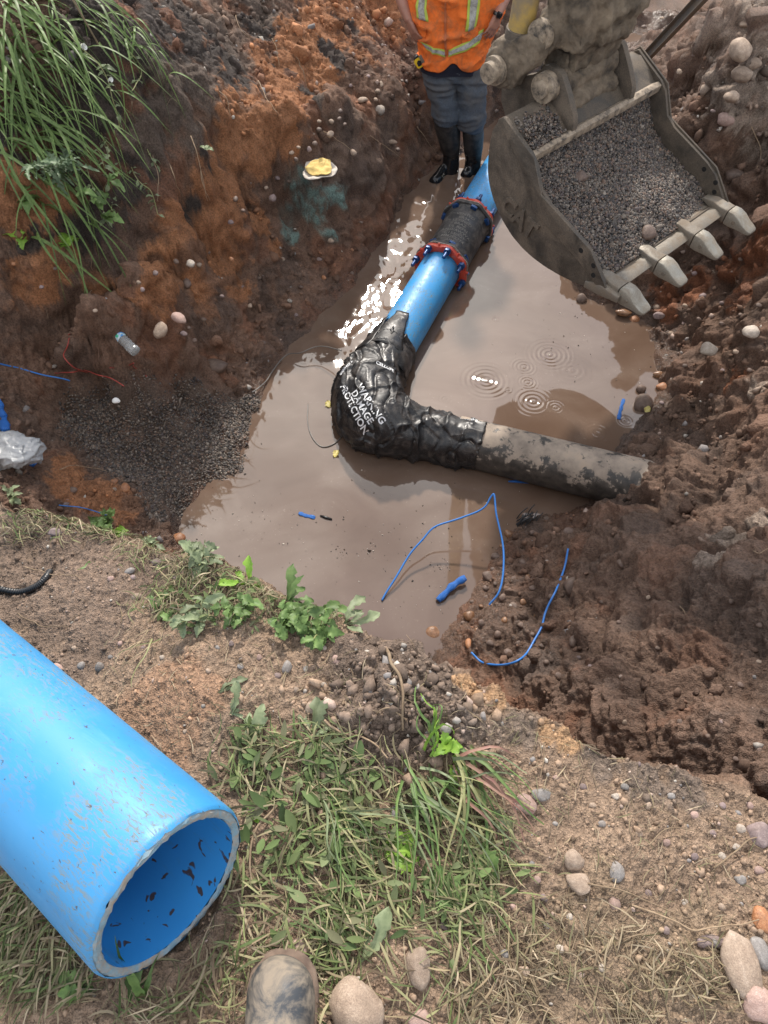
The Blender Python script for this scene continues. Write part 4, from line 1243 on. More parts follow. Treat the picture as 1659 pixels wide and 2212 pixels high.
def torso_patch(name, th_fun, mat, parent, nu=40, nv=30, off=0.0, thick=.0):
    """th_fun(u, v) -> (theta, z) with u, v in 0..1"""
    U_, V_ = np.meshgrid(np.linspace(0, 1, nu), np.linspace(0, 1, nv))
    th, z = th_fun(U_, V_)
    P = torso(th.ravel(), z.ravel(), off)
    a, b = np.meshgrid(np.arange(nu - 1), np.arange(nv - 1)); i0 = (b * nu + a).ravel()
    o = obj(name, np_mesh(name, P, np.c_[i0, i0 + 1, i0 + nu + 1, i0 + nu]), mat, parent)
    if thick:
        m_ = o.modifiers.new('thick', 'SOLIDIFY'); m_.thickness = thick; m_.offset = -1
    return o
zh = mp(0, 136)[2]; zhf = mp(0, 116)[2]
torso_patch('shirt', lambda u, v: ((u * 2 - 1) * math.pi, mp(0, 148)[2] + v * (1.62 - mp(0, 148)[2])), M_NAVY, per, 80, 40, -.018)
def hem(th):   # the front corners are cut round, the zip lies higher
    a = np.abs(th)
    return zh + (zhf - zh) * np.exp(-(a / .17) ** 2) + .05 * sstep(.7, 1.6, a)
vest = torso_patch('safety_vest', lambda u, v: ((u * 2 - 1) * math.pi, hem((u * 2 - 1) * math.pi) + v * (1.62 - hem((u * 2 - 1) * math.pi))), M_VEST, per, 140, 70, .0, .006)
def px2(x, y):   # sight point -> theta, z on the front of the torso
    q = mp(x, y, -.15); z = q[2]; a = np.interp(z, tz, ta)
    s = np.clip((q[0] - CXV) / a, -.98, .98)
    return math.asin(np.sign(s) * abs(s) ** (1 / .85)), z
def quad_patch(name, c, mat, off, parent, nu=24, nv=16):
    (a, b, d, e) = [np.array(px2(*q)) for q in c]     # corners: top-left, top-right, bottom-right, bottom-left
    def fn(u, v):
        t = (a[None, None] * ((1 - u) * v)[..., None] + b * (u * v)[..., None] + d * (u * (1 - v))[..., None] + e * ((1 - u) * (1 - v))[..., None])
        return t[..., 0], t[..., 1]
    return torso_patch(name, fn, mat, parent, nu, nv, off, .002)
def tape(c, inset):
    """lime tape with a silver band sewn on it"""
    q = quad_patch('lime_tape', c, M_LIME, .006, vest)
    c = np.array(c, float); m_ = c.mean(0)
    a, b, d, e = c
    if inset == 'v':
        i = [a + (b - a) * .22, b + (a - b) * .22, d + (e - d) * .22, e + (d - e) * .22]
    else:
        i = [a + (e - a) * .24, b + (d - b) * .24, d + (b - d) * .24, e + (a - e) * .24]
    quad_patch('silver_tape', [tuple(z) for z in i], M_SILVER, .009, vest)
tape([(909,-40),(925,-40),(926,46),(902,42)], 'v'); tape([(1006,-40),(1032,-40),(1024,58),(1001,63)], 'v')
tape([(968,105),(1041,60),(1034,92),(968,120)], 'h'); tape([(914,92),(960,105),(961,121),(922,108)], 'h')
quad_patch('zip', [(958,2),(962,2),(964,118),(960,118)], NT('zip_tape').set(color=(.45, .13, .05), rough=.6), .007, vest, 6, 40)
quad_patch('pocket_flap', [(903,52),(926,58),(921,82),(907,80)], M_VEST, .009, vest); quad_patch('pocket', [(994,70),(1030,52),(1030,75),(994,90)], M_VEST, .007, vest)
# --- body: head, neck, arms with hands in one skin
def limb(pts, rad, seg=20): return tube(smooth_path(pts, 26), np.interp(np.linspace(0, len(pts) - 1, 26), range(len(pts)), rad), seg)
def hand(wrist, knuck, palm_n, side, curl):
    """palm + five bent fingers; wrist->knuck is the palm direction"""
    wrist = np.asarray(wrist); knuck = np.asarray(knuck)
    d = unit(knuck - wrist); n = unit(palm_n - d * np.dot(palm_n, d)); s = np.cross(d, n) * side
    parts = [loft([rrect(wrist, s, n, .028, .020, .9), rrect(wrist + d * .03, s, n, .036, .020, .9), rrect(wrist + d * .07, s, n, .043, .019, .9), rrect(wrist + d * .10, s, n, .042, .016, .9)])]
    for k, (o, ln) in enumerate(((-.033, .078), (-.011, .088), (.011, .082), (.032, .066))):
        b = wrist + d * .092 + s * o
        p1 = b + d * ln * .45 - n * ln * .10 * curl + s * o * .25
        p2 = p1 + d * ln * .32 - n * ln * .28 * curl
        p3 = p2 + d * ln * .22 - n * ln * .32 * curl
        parts.append(tube(smooth_path([b - d * .02, b, p1, p2, p3], 14), np.linspace(.0105, .0078, 14), 10))
    b = wrist + d * .03 - s * .030
    parts.append(tube(smooth_path([b - d * .01 + s * .012, b, b + d * .035 - s * .022 - n * .008, b + d * .068 - s * .026 - n * .022], 12), np.linspace(.0145, .009, 12), 10))
    return join(parts)
shL = np.array([CXV - .24, PY + .02, 1.58]); shR = np.array([CXV + .24, PY + .02, 1.58])
eL = mp(866, -18, .06); eR = mp(1094, -20, .06)
wL = mp(884, 46, -.08); wR = mp(1074, 34, -.16)
hL = mp(903, 92, -.12); hR = mp(1052, 92, -.20)
head_c = np.array([CXV, PY - .03, 1.86])
hd = bmesh.new(); bmesh.ops.create_icosphere(hd, subdivisions=3, radius=1.0)
hv = np.array([q.co[:] for q in hd.verts]); hf = [tuple(v_.index for v_ in q.verts) for q in hd.faces]; hd.free()
hv = hv * np.array([.076, .095, .118]) + head_c
nose = tube([head_c + [0, -.088, .01], head_c + [0, -.112, -.025], head_c + [0, -.094, -.035]], [.010, .016, .012], 10)
ears_ = [tube([head_c + [sx * .074, .01, .03], head_c + [sx * .086, .012, .0], head_c + [sx * .076, .008, -.035]], [.010, .016, .010], 10) for sx in (-1, 1)]
neck = limb([[CXV, PY, 1.56], [CXV, PY - .005, 1.68], [CXV, PY - .015, 1.79]], [.075, .062, .06])
core_b = ell_loft([(np.array([CXV, PY, 1.0]), .22, .10), (np.array([CXV, PY, 1.3]), .24, .11), (np.array([CXV, PY, 1.52]), .24, .10), (np.array([CXV, PY, 1.62]), .12, .08)], 24)
aL = limb([shL, (shL + eL) / 2 + [-.02, 0, 0], eL, (eL + wL) / 2 + [-.005, 0, 0], wL], [.062, .055, .050, .047, .031]); aR = limb([shR, (shR + eR) / 2 + [.02, 0, 0], eR, (eR + wR) / 2, wR], [.062, .055, .050, .047, .031])
hdL = hand(wL + unit(hL - wL) * -.01, hL, np.array([-.8, -.6, 0.0]), -1, .6); hdR = hand(wR + unit(hR - wR) * -.01, hR, np.array([.55, -.8, .2]), 1, .8)
body = obj('body', remesh(*join([(hv, hf), nose, ears_[0], ears_[1], neck, core_b, aL, aR, hdL, hdR]), .0072, 1), M_SKIN, per)
# short hair and hard hat
hm = hv.copy(); kk_ = hm[:, 2] > head_c[2] + .02
hat = ell_loft([(head_c + [0, -.01, .045], .125, .150), (head_c + [0, -.005, .055], .10, .118), (head_c + [0, 0, .10], .095, .112), (head_c + [0, .0, .14], .07, .085), (head_c + [0, 0, .158], .02, .025)], 32)
obj('hard_hat', finish(*hat, .002), NT('hard_hat_shell').set(color=(.75, .74, .70), rough=.35), per)
# watch
wd = unit(hR - wR); wn = unit(np.array([.25, -.8, .5]) - wd * np.dot([.25, -.8, .5], wd)); ws_ = np.cross(wd, wn); wc = wR + wd * -.012
v, f = tube([wc - wd * .012, wc + wd * .012], [.0375, .0375], 28)
wt_ = obj('wrist_watch', finish(v, f, .002), M_DARKPL, per)
v, f = boxm(wc + wn * .040, wd * .022, ws_ * .019, wn * .006)
obj('watch_face', finish(v, f, .004), NT('watch_glass').set(color=(.01, .011, .013), rough=.06), wt_)
# --- tape measure clipped to the hip
tc_ = mp(905, 134, -.10)
tm = thing('tape_measure', 'yellow and black tape measure clipped to the hip of the worker', 'tape measure', tc_)
ex = unit([.80, .1, .45]); ey = unit(np.cross([0, 1.0, 0], ex)) * -1; ez = np.cross(ex, ey)
v, f = prism(rounded([(-.030, -.038), (.034, -.038), (.038, .02), (.015, .042), (-.02, .042), (-.036, .02)], 2), tc_ - ez * .022, ex, ey, ez, .044)
obj('case', finish(v, f, .005), NT('yellow_plastic').set(color=(.72, .47, .02), rough=.4), tm)
v, f = prism(rounded([(-.018, -.022), (.018, -.022), (.02, .01), (0, .024), (-.018, .01)], 1), tc_ - ez * .0245, ex, ey, ez, .049)
obj('label_plate', finish(v, f, .002), M_DARKPL, tm)
v, f = prism(rounded([(-.03, .030), (.02, .030), (.016, .056), (-.022, .056)], 1), tc_ - ez * .020, ex, ey, ez, .040)
obj('rubber_cap', finish(v, f, .004), M_DARKPL, tm)
v, f = boxm(tc_ + ex * .03 + ez * .03 + ey * .02, ex * .012, ey * .03, ez * .004)
obj('belt_clip', finish(v, f, .001), M_EDGE, tm)
# ------------------------------------------------------------------ gravel, crumbs, stones
rng = np.random.RandomState(11)
def ico(sub):
    bm = bmesh.new(); bmesh.ops.create_icosphere(bm, subdivisions=sub, radius=1.0)
    v = np.array([q.co[:] for q in bm.verts]); bm.verts.index_update()
    f = np.array([[a.index for a in q.verts] for q in bm.faces]); bm.free()
    return v, f
ICO1 = ico(1); ICO2 = ico(2); ICO3 = ico(3)
OCT = (np.array([(1, 0, 0), (-1, 0, 0), (0, 1, 0), (0, -1, 0), (0, 0, 1), (0, 0, -1)], float), np.array([(0, 2, 4), (2, 1, 4), (1, 3, 4), (3, 0, 4), (2, 0, 5), (1, 2, 5), (3, 1, 5), (0, 3, 5)]))
def rand_rot(n):
    q = rng.randn(n, 4); q /= np.linalg.norm(q, axis=1)[:, None]
    w, x, y, z = q.T
    return np.stack([np.stack([1 - 2 * (y * y + z * z), 2 * (x * y - z * w), 2 * (x * z + y * w)], -1), np.stack([2 * (x * y + z * w), 1 - 2 * (x * x + z * z), 2 * (y * z - x * w)], -1), np.stack([2 * (x * z - y * w), 2 * (y * z + x * w), 1 - 2 * (x * x + y * y)], -1)], 1)
def pebble_cloud(pos, size, cols, flat=.75, rough=.22, base=None):
    """many pebbles as one mesh: v, f, colour"""
    bv_, bf = base or ICO1
    n = len(pos); k = len(bv_)
    sc = size[:, None] * np.c_[1 + .35 * rng.rand(n), .85 + .25 * rng.rand(n), flat * (.7 + .5 * rng.rand(n))]
    V = bv_[None] * (1 + rough * (rng.rand(n, k, 1) - .5) * 2)
    V = V * sc[:, None, :]
    V = np.einsum('nij,nkj->nki', rand_rot(n), V) + pos[:, None, :]
    F = bf[None] + (np.arange(n) * k)[:, None, None]
    Cc = np.repeat(cols, k, 0)
    return V.reshape(-1, 3), F.reshape(-1, 3), Cc
def pick_cols(n, pal, var=.18):
    pal = np.array(pal); c = pal[rng.randint(0, len(pal), n)]
    return (c * (1 + var * rng.randn(n, 1))).clip(.01, .75)
def vc_mat(name, rough=.75, attr='col', bumps=(240, .35, .002), spec=.4):
    g = NT(name); p = g.geo()
    c = g.mix(1.0, g.attr(attr), g.ramp(g.noise(p, 160, 3, .6), [(.3, .75), (.7, 1.25)]), 'MULTIPLY')
    return g.set(color=c, rough=rough, spec=spec, normal=g.bump(g.noise(p, bumps[0], 3), bumps[1], bumps[2]))
M_GRAVEL = vc_mat('pea_gravel', .6)
M_CRUMB = vc_mat('soil_crumb', .95)
GPAL = [tuple(.64 * np.array(q) * np.array([1.05, .98, .92])) for q in [(.10, .095, .09), (.16, .145, .13), (.07, .068, .07), (.24, .21, .18), (.19, .15, .12), (.13, .11, .11), (.30, .27, .235), (.085, .075, .07), (.22, .155, .12)]]
# --- gravel bed on the left of the pit
N_ = 62000
gx = rng.uniform(-2.1, -.55, N_); gy2_ = rng.uniform(2.0, 4.2, N_)
zz, ii = surf_v(gx, gy2_)
keep = (GRAV[ii] > .35 + .35 * rng.rand(N_)) & (zz > -.06)
gx, gy2_, zz = gx[keep], gy2_[keep], zz[keep]
sz = .0072 * np.exp(.28 * rng.randn(len(gx)))
v, f, c = pebble_cloud(np.c_[gx, gy2_, zz + sz * .3], sz, pick_cols(len(gx), GPAL), base=OCT)
tag(obj('gravel_bed', np_mesh('gravel_bed', v, f, True, dict(col=c)), M_GRAVEL), 'dark grey pea gravel spread on the left side of the pit', 'gravel', kind='stuff')
# --- gravel heaped in the bucket
crv = np.array([(.70, .440), (.665, .365), (.61, .285), (.50, .215), (.36, .158), (.22, .100), (.12, .050), (.045, .006)])
cl = np.r_[0, np.cumsum(np.linalg.norm(np.diff(crv, axis=0), axis=1))]; cl /= cl[-1]
def heap(s, f):
    u = np.interp(s, cl, crv[:, 0]); v_ = np.interp(s, cl, crv[:, 1])
    edge = np.minimum(f, 1 - f)
    h = .030 * np.sin(np.pi * np.clip(s, 0, 1)) * sstep(0, .35, edge) - .045 * sstep(.5, 1, f) * np.sin(np.pi * s) - .05 * sstep(.65, 1.0, s) * sstep(.55, 1.0, f)
    P = BP + be * u[:, None] + bu * (v_ + h)[:, None] + bn * (f * BWID)[:, None]
    nn = unit(be * -.45 + bu)
    return P + nn * (.012 * fbm(P, 8, 3, .5, 9))[:, None]
S_, F_ = np.meshgrid(np.linspace(0, 1, 50), np.linspace(.014, .986, 60))
hp = heap(S_.ravel(), F_.ravel()) - np.array([0, 0, .006])
a, b = np.meshgrid(np.arange(49), np.arange(59)); i0 = (b * 50 + a).ravel()
hf = np.c_[i0, i0 + 1, i0 + 51, i0 + 50]
hf3 = np.vstack([hf[:, [0, 1, 2]], hf[:, [0, 2, 3]]])
n1_ = 18000
s = rng.rand(n1_); f_ = rng.uniform(.016, .984, n1_)
pp = heap(s, f_)
sz = .0064 * np.exp(.30 * rng.randn(n1_))
v, f, c = pebble_cloud(pp + np.array([0, 0, .001]), sz, pick_cols(n1_, GPAL))
# a little on the top plate, left of the ear
n2_ = 1500
uu = rng.uniform(.665, .86, n2_); ff = rng.uniform(.02, .25, n2_)
tv_ = np.interp(uu, [.66, .70, .76, .83, .90], [.488, .503, .558, .603, .603]) + .03 * rng.rand(n2_) * (uu < .76)
k_ = rng.rand(n2_) < sstep(.86, .70, uu)
p2 = BP + be * uu[k_, None] + bu * tv_[k_, None] + bn * (ff[k_] * BWID)[:, None]
v2, f2, c2 = pebble_cloud(p2, .0066 * np.exp(.25 * rng.randn(len(p2))), pick_cols(len(p2), GPAL))
V = np.vstack([hp, v, v2]); Fc = np.vstack([hf3, f + len(hp), f2 + len(hp) + len(v)]); Cc = np.vstack([np.full((len(hp), 3), .05), c, c2])
tag(obj('bucket_gravel', np_mesh('bucket_gravel', V, Fc, True, dict(col=Cc)), M_GRAVEL), 'grey pea gravel heaped inside the excavator bucket', 'gravel', kind='stuff')
M_CLOD = vc_mat('soil_clod', .9, bumps=(55, 1.0, .02))
# --- crumbs of soil and grit over the ground
def crumbs(name, label, n, xr, yr, accept, size, colf, lift=.2, base=None, rough=.25, smooth=True, mat=None):
    x = rng.uniform(*xr, n); y = rng.uniform(*yr, n)
    z, i = surf_v(x, y)
    k = accept(x, y, z, i)
    x, y, z, i = x[k], y[k], z[k], i[k]
    sz = size(x, y) * np.exp(.5 * rng.randn(len(x)))
    sz = np.minimum(sz, size(x, y) * 3.2)
    v, f, c = pebble_cloud(np.c_[x, y, z + sz * lift], sz, colf(i, len(x)), .8, rough, base)
    return tag(obj(name, np_mesh(name, v, f, smooth, dict(col=c)), mat or M_CRUMB), label, 'soil', kind='stuff')
def soilcol(i, n):
    c = C[i] * (1 + .25 * rng.randn(n, 1)); st_ = rng.rand(n) < .10
    c[st_] = pick_cols(st_.sum(), [(.30, .27, .24), (.36, .27, .22), (.22, .20, .19), (.40, .36, .31)])
    return c.clip(.01, .6)
crumbs('soil_crumbs', 'dry soil crumbs and grit strewn over the near bank', 20000, (-1.2, 1.2), (-.1, 1.35), lambda x, y, z, i: (NEAR[i] > .6) & (rng.rand(len(x)) < .35 + .65 * np.maximum(mound[i], sstep(.2, 1, x))), lambda x, y: .0028 + 0 * x, soilcol)
crumbs('mound_clods', 'crumbly grey clods on the small mound at the rim', 2200, (-.25, .4), (.36, .86), lambda x, y, z, i: (NEAR[i] > .5) & (rng.rand(len(x)) < mound[i]), lambda x, y: .0062 + 0 * x, soilcol, .2, None, .42, False)
crumbs('mud_clods', 'brown mud clods covering the right bank', 6000, (.3, 3.6), (.5, 7.5), lambda x, y, z, i: (NEAR[i] < .3) & (z > .02) & (x > .4) & (right_mud[i] > .3), lambda x, y: .0058 + .0014 * y, soilcol, .15, None, .42, False)
crumbs('bank_clods', 'brown clods and grit on the left slope of the pit', 7000, (-2.6, 1.0), (2.0, 7.4), lambda x, y, z, i: (NEAR[i] < .3) & (z > .02) & (GRAV[i] < .3) & (N0[i, 2] > .45), lambda x, y: .0080 + .0008 * y, soilcol, .1, None, .42, False)

crumbs('large_clods', 'large wet brown clods on the right bank', 420, (.4, 3.4), (.5, 7.0), lambda x, y, z, i: (NEAR[i] < .2) & (z > .05) & (right_mud[i] > .4), lambda x, y: .020 + .003 * y, lambda i, n: (C[i] * (1 + .2 * rng.randn(n, 1))).clip(.01, .5), -.05, ICO2, .30, True, M_CLOD)
crumbs('large_bank_clods', 'large brown clods on the left slope', 260, (-2.4, .8), (2.2, 7.0), lambda x, y, z, i: (NEAR[i] < .2) & (z > .03) & (GRAV[i] < .2) & (N0[i, 2] > .4), lambda x, y: .017 + .003 * y, lambda i, n: (C[i] * (1 + .2 * rng.randn(n, 1))).clip(.01, .5), -.05, ICO2, .30, True, M_CLOD)
# --- single stones
def stone_mat(name, stops, rough=.8, sc=.35):
    g = NT(name); p = g.tc(); r = g.rnd()
    c = g.ramp(g.noise(p, 6.0 * sc, 5, .65), stops)
    sp = g.ramp(g.noise(p, 55 * sc, 3, .6), [(.3, .72), (.7, 1.25)])
    hv = g.n('ShaderNodeMapRange'); g.l(r, hv.inputs[0]); hv.inputs[3].default_value = .78; hv.inputs[4].default_value = 1.22
    c = g.mix(1.0, g.mix(1.0, c, sp, 'MULTIPLY'), hv.outputs[0], 'MULTIPLY')
    wp = g.geo(); dust = g.ramp(g.noise(wp, 24, 5, .65, .3), [(.50, 0.0), (.70, .55)])
    c = g.mix(dust, c, (.20, .145, .105) if rough > .4 else (.09, .058, .042))
    return g.set(color=c, rough=rough, normal=g.bump(g.noise(wp, 130, 5, .7), .45, .006))
SM = dict(tan=stone_mat('tan_stone', [(.3, (.23, .165, .12)), (.55, (.34, .255, .19)), (.75, (.42, .33, .26))]),
          pink=stone_mat('pink_stone', [(.3, (.27, .175, .145)), (.55, (.36, .245, .205)), (.75, (.43, .32, .28))]),
          grey=stone_mat('grey_stone', [(.3, (.15, .135, .125)), (.55, (.235, .215, .20)), (.75, (.33, .31, .29))]),
          brown=stone_mat('wet_brown_stone', [(.3, (.13, .060, .030)), (.55, (.25, .13, .065)), (.75, (.33, .19, .10))], .22),
          rust=stone_mat('rust_stone', [(.3, (.24, .095, .045)), (.55, (.36, .16, .07)), (.75, (.44, .24, .13))], .5),
          mud=stone_mat('muddy_stone', [(.3, (.085, .055, .042)), (.55, (.13, .085, .064)), (.75, (.19, .13, .10))], .6),
          purple=stone_mat('purple_grey_stone', [(.3, (.16, .115, .11)), (.55, (.235, .175, .165)), (.75, (.33, .26, .24))]),
          pale=stone_mat('pale_stone', [(.3, (.30, .25, .205)), (.55, (.42, .36, .30)), (.75, (.52, .46, .40))]))
def stone_mesh(seed, sub=3, angular=0.0):
    v, f = ICO3 if sub == 3 else ICO2
    q = (v * 1.0).astype(np.float32)
    r = 1 + .30 * vn(q, .8, seed * 3.7) + .12 * vn(q, 1.9, seed * 5.1) + .02 * vn(q, 6, seed)
    p = v * r[:, None]
    if angular:
        rs = np.random.RandomState(seed)
        for _ in range(7):
            n = unit(rs.randn(3)); d_ = .62 + .25 * rs.rand()
            e = p @ n - d_
            p = p - np.where(e > 0, e * angular, 0)[:, None] * n
    return np_mesh('stone', p, f)
SMESH = {}
def stone(px, py, w, h, mat, label=None, group=None, seed=None, sink=.35, rot=None, angular=0, z=None, name='stone', flat=.72):
    p = ghit(px, py) if z is None else at(px, py, z)
    t = (p - CP) @ _F
    m = SG / FPX * t
    a = w * m / 2; b = max(h * m / 2, .004)
    seed = seed if seed is not None else int(px * 7 + py) % 9
    big = w > 26
    key = (seed % 12, mat, big, angular)
    if key not in SMESH:
        me = stone_mesh(seed % 12 + 1, 3 if big else 2, angular); me.materials.append(SM[mat]); SMESH[key] = me
    o = bpy.data.objects.new(name, SMESH[key]); COL.objects.link(o)
    hz = min(a, b) * flat * 1.05
    # seen from above at a slant: the picture height mixes depth and thickness
    o.scale = (a, b * 1.02, hz)
    o.location = Vector((p[0], p[1], p[2] + hz * (1 - 2 * sink)))
    rs = np.random.RandomState(int(px * 13 + py * 7))
    o.rotation_euler = (rs.uniform(-.15, .15), rs.uniform(-.15, .15), rot if rot is not None else rs.uniform(-.3, .3))
    tag(o, label, 'stone', group)
    return o
UNIQ = [
 (905,2085,54,84,'tan','smooth tan oval stone on the cut grass right of the boot',.25,.1),
 (777,2185,124,130,'tan','largest rounded tan stone at the bottom edge beside the boot',.3,.2),
 (905,2206,60,44,'pink','pinkish stone at the bottom edge right of the largest tan stone',.3,0),
 (1240,1860,48,44,'tan','round tan stone resting against the larger oval one on dry soil',.25,0),
 (1247,1909,62,46,'tan','oval tan stone just below the round one on dry soil',.25,-.35),
 (1331,1882,36,40,'grey','half buried grey stone right of the two tan stones on dry soil',.5,0),
 (1328,1952,28,28,'pink','small blocky pink stone below the half buried grey stone',.35,0),
 (1537,2034,66,30,'purple','flat purple grey slab of stone beside the rough block in the lower right corner',.4,.1),
 (1642,2058,46,66,'grey','smooth grey stone at the right edge above the pink corner stone',.3,.3),
 (1640,2172,70,74,'pink','large pink stone cut off by the lower right corner',.3,.2),
 (1640,1800,50,56,'purple','purple grey stone at the right edge of the dry ground',.45,0),
 (1135,1738,48,42,'pink','round pinkish stone at the foot of the uprooted grass clump',.45,0),
 (1170,1715,44,28,'grey','speckled grey stone behind the round pinkish one by the grass clump',.5,0),
 (833,1810,36,30,'purple','purple grey pebble lying in the middle of the cut grass',.3,0),
 (857,1757,26,34,'grey','grey speckled pebble above the purple one in the cut grass',.35,.2),
 (652,2052,56,44,'pink','pinkish stone behind the toe of the boot',.4,0),
 (126,1450,36,34,'pink','pink stone touching the upper side of the large blue pipe',.4,.2),
 (215,1441,22,20,'grey','small round grey stone near the upper side of the large blue pipe',.35,0),
 (176,1438,22,20,'grey','small grey stone between the pink stone and the round one by the pipe',.4,0),
 (338,1216,26,20,'purple','smooth purple pebble on the near bank below the weeds',.3,0),
 (281,1234,28,15,'grey','flat grey pebble on the near bank left of the purple one',.3,.3),
 (298,1290,26,18,'tan','tan pebble on the near bank below the flat grey one',.35,.4),
 (386,1165,38,30,'rust','orange stone stuck in the rim among the weeds above the water',.35,0),
 (122,1152,30,20,'purple','angular grey stone on dark soil near the left weeds',.3,.1),
 (936,1370,46,38,'brown','wet brown cobble at the water edge under the near rim',.25,-.2),
 (988,1282,40,30,'brown','wet brown cobble next to the blue mesh roll in shallow water',.35,.2),
 (907,1327,32,24,'pale','pale flat pebble lying in shallow water',.4,0),
 (1012,1391,18,30,'rust','upright orange pebble beside the loose blue wire end at the shore',.3,0),
 (1014,1331,26,26,'brown','reddish pebble right of the pale one in shallow water',.35,0),
 (1130,1079,24,22,'brown','small round brown stone in the water below the black pipe',.4,0),
 (1228,1150,26,20,'mud','smooth dark stone on wet mud below the black pipe',.3,.5),
 (1341,1217,22,26,'mud','dark egg shaped pebble on the brown mud bank',.3,.3),
 (1235,1266,40,40,'mud','mud coated cobble in the middle of the lower mud bank',.4,0),
 (1432,839,36,26,'rust','wet orange stone on the right shore of the water',.25,.1),
 (1426,810,30,16,'brown','flat brown stone at the water edge above the orange one',.4,0),
 (1369,692,28,20,'rust','orange cobble at the shore below the bucket teeth',.3,.2),
 (1346,676,40,22,'brown','wet brown slab at the shore just under the first bucket tooth',.4,0),
 (1621,719,42,34,'pale','pale round cobble at the right edge of the mud bank',.35,-.1),
 (1531,757,34,32,'pale','pale cobble left of the one at the right edge of the mud bank',.35,0),
 (1482,624,28,24,'grey','grey pebble in the red soil under the second bucket tooth',.35,0),
 (1577,618,28,24,'pale','pale stone in the red soil right of the grey pebble',.35,0),
 (1596,117,50,46,'tan','topmost large tan boulder of the pile on the right bank',.3,.5),
 (1597,170,46,48,'tan','pointed tan boulder under the topmost one on the right bank',.3,.3),
 (1632,184,34,38,'tan','upright tan boulder to the right of the pointed one',.3,0),
 (1577,217,38,32,'tan','left one of the lower pair of tan boulders on the right bank',.3,0),
 (1607,221,38,32,'pale','pale right one of the lower pair of boulders on the right bank',.3,.2),
 (1566,265,36,38,'pink','lowest pinkish boulder of the pile on the right bank',.35,0),
 (1626,142,34,32,'tan','rough tan boulder beside the topmost one at the right edge',.4,0),
 (1617,56,42,20,'tan','flat tan boulder highest up on the right bank',.4,.2),
 (1588,381,40,36,'mud','mud covered boulder in the shade behind the bucket',.4,0),
 (388,690,42,26,'pink','long pinkish stone on the left slope above the bottle',.3,-.6),
 (347,715,30,36,'tan','upright tan stone below the long pinkish one on the left slope',.3,-.2),
 (465,793,64,38,'mud','big mud coated boulder at the water edge of the gravel bed',.35,-.2),
 (412,571,18,20,'pale','pale cobble in the orange slope above the long pinkish stone',.35,0),
 (405,613,20,26,'mud','brown cobble below the pale one in the orange slope',.4,0),
 (270,1056,24,26,'rust','larger rusty cobble at the near end of the gravel bed',.35,0),
 (247,1041,20,16,'rust','smaller rusty cobble beside the larger one by the gravel bed',.35,0),
 (821,243,24,26,'pale','large pale cobble on the dark ledge left of the worker',.3,0),
 (783,218,26,16,'tan','flat tan cobble on the ledge behind the large pale one',.35,.0),
 (764,332,16,16,'tan','pale square pebble near the yellow rag',.3,0),
 (659,303,20,12,'pale','long pale cobble in the cobble band under the orange wall',.4,.4),
]
for k, (x, y, w, h, m, lab, sk, rt) in enumerate(UNIQ): stone(x, y, w, h, m, lab, sink=sk + (.06 if y > 300 else -.06), rot=rt, angular=(.3, .5, .4)[k % 3])
stone(1600, 2082, 92, 138, 'tan', 'rough angular tan block of hardened soil in the lower right corner', sink=.35, rot=.15, angular=.95, flat=.5)
stone(1648, 1990, 44, 56, 'rust', 'rust coloured lump at the right edge above the rough block', sink=.4, angular=.8)
# cobbles nothing tells apart, by the place they sit in
CW = dict(tan='tan', pink='pink', grey='grey', brown='wet brown', rust='orange', mud='mud coated', purple='purple grey', pale='pale')
def zone_label(grp, lab, x, y, w, m):
    sz = 'tiny ' if w < 12 else 'small ' if w < 17 else ''
    if 'wall' in grp:
        z = 'in the dark ledge beside the worker' if x > 835 else 'in the upper bank near the worker' if y < 215 else 'in the cobble band above the yellow rag' if x > 640 else 'in the orange bank left of the rag'
        return sz + CW[m] + ' cobble ' + z
    if 'left slope' in grp:
        z = 'by the gravel bed' if y > 840 else 'on the slope along the left edge' if x < 320 else 'on the orange slope above the bottle' if y < 620 and x < 480 else 'near the tan stones on the left slope' if x < 480 else 'on the slope close to the water' if y > 590 else 'on the slope below the rag'
        return sz + CW[m] + ' cobble ' + z
    if 'shore' in grp:
        z = 'in the shallow water near the blue mesh roll' if x < 1035 else 'inside the curl of the lower blue wire' if y > 1330 else 'between the two blue wires' if y > 1200 else 'below the black pipe end'
        return sz + CW[m] + ' pebble ' + z
    if 'right mud' in grp:
        z = 'on the far right bank by the boulders' if y < 350 else 'in the red soil under the teeth' if y < 690 else 'on the shore bank right of the water' if y < 900 else 'on the lower mud bank near the dry rim' if y > 1450 else 'on the brown mud bank below the black pipe'
        return sz + CW[m] + ' stone ' + z
    z = 'on the soil behind the pipe' if x < 330 and y < 1450 else 'on the orange soil left of the mound' if x < 600 and y < 1620 else 'beside the crumbly mound' if x < 800 and y < 1620 else 'along the right rim' if y < 1730 else 'on the dry ground at the right edge' if x > 1470 and y < 1930 else 'on the dry ground near the tan stones' if y < 1930 and x > 1050 else 'in the straw at the lower right' if x > 1000 else 'in the grass by the boot'
    return sz + CW[m] + ' pebble ' + z
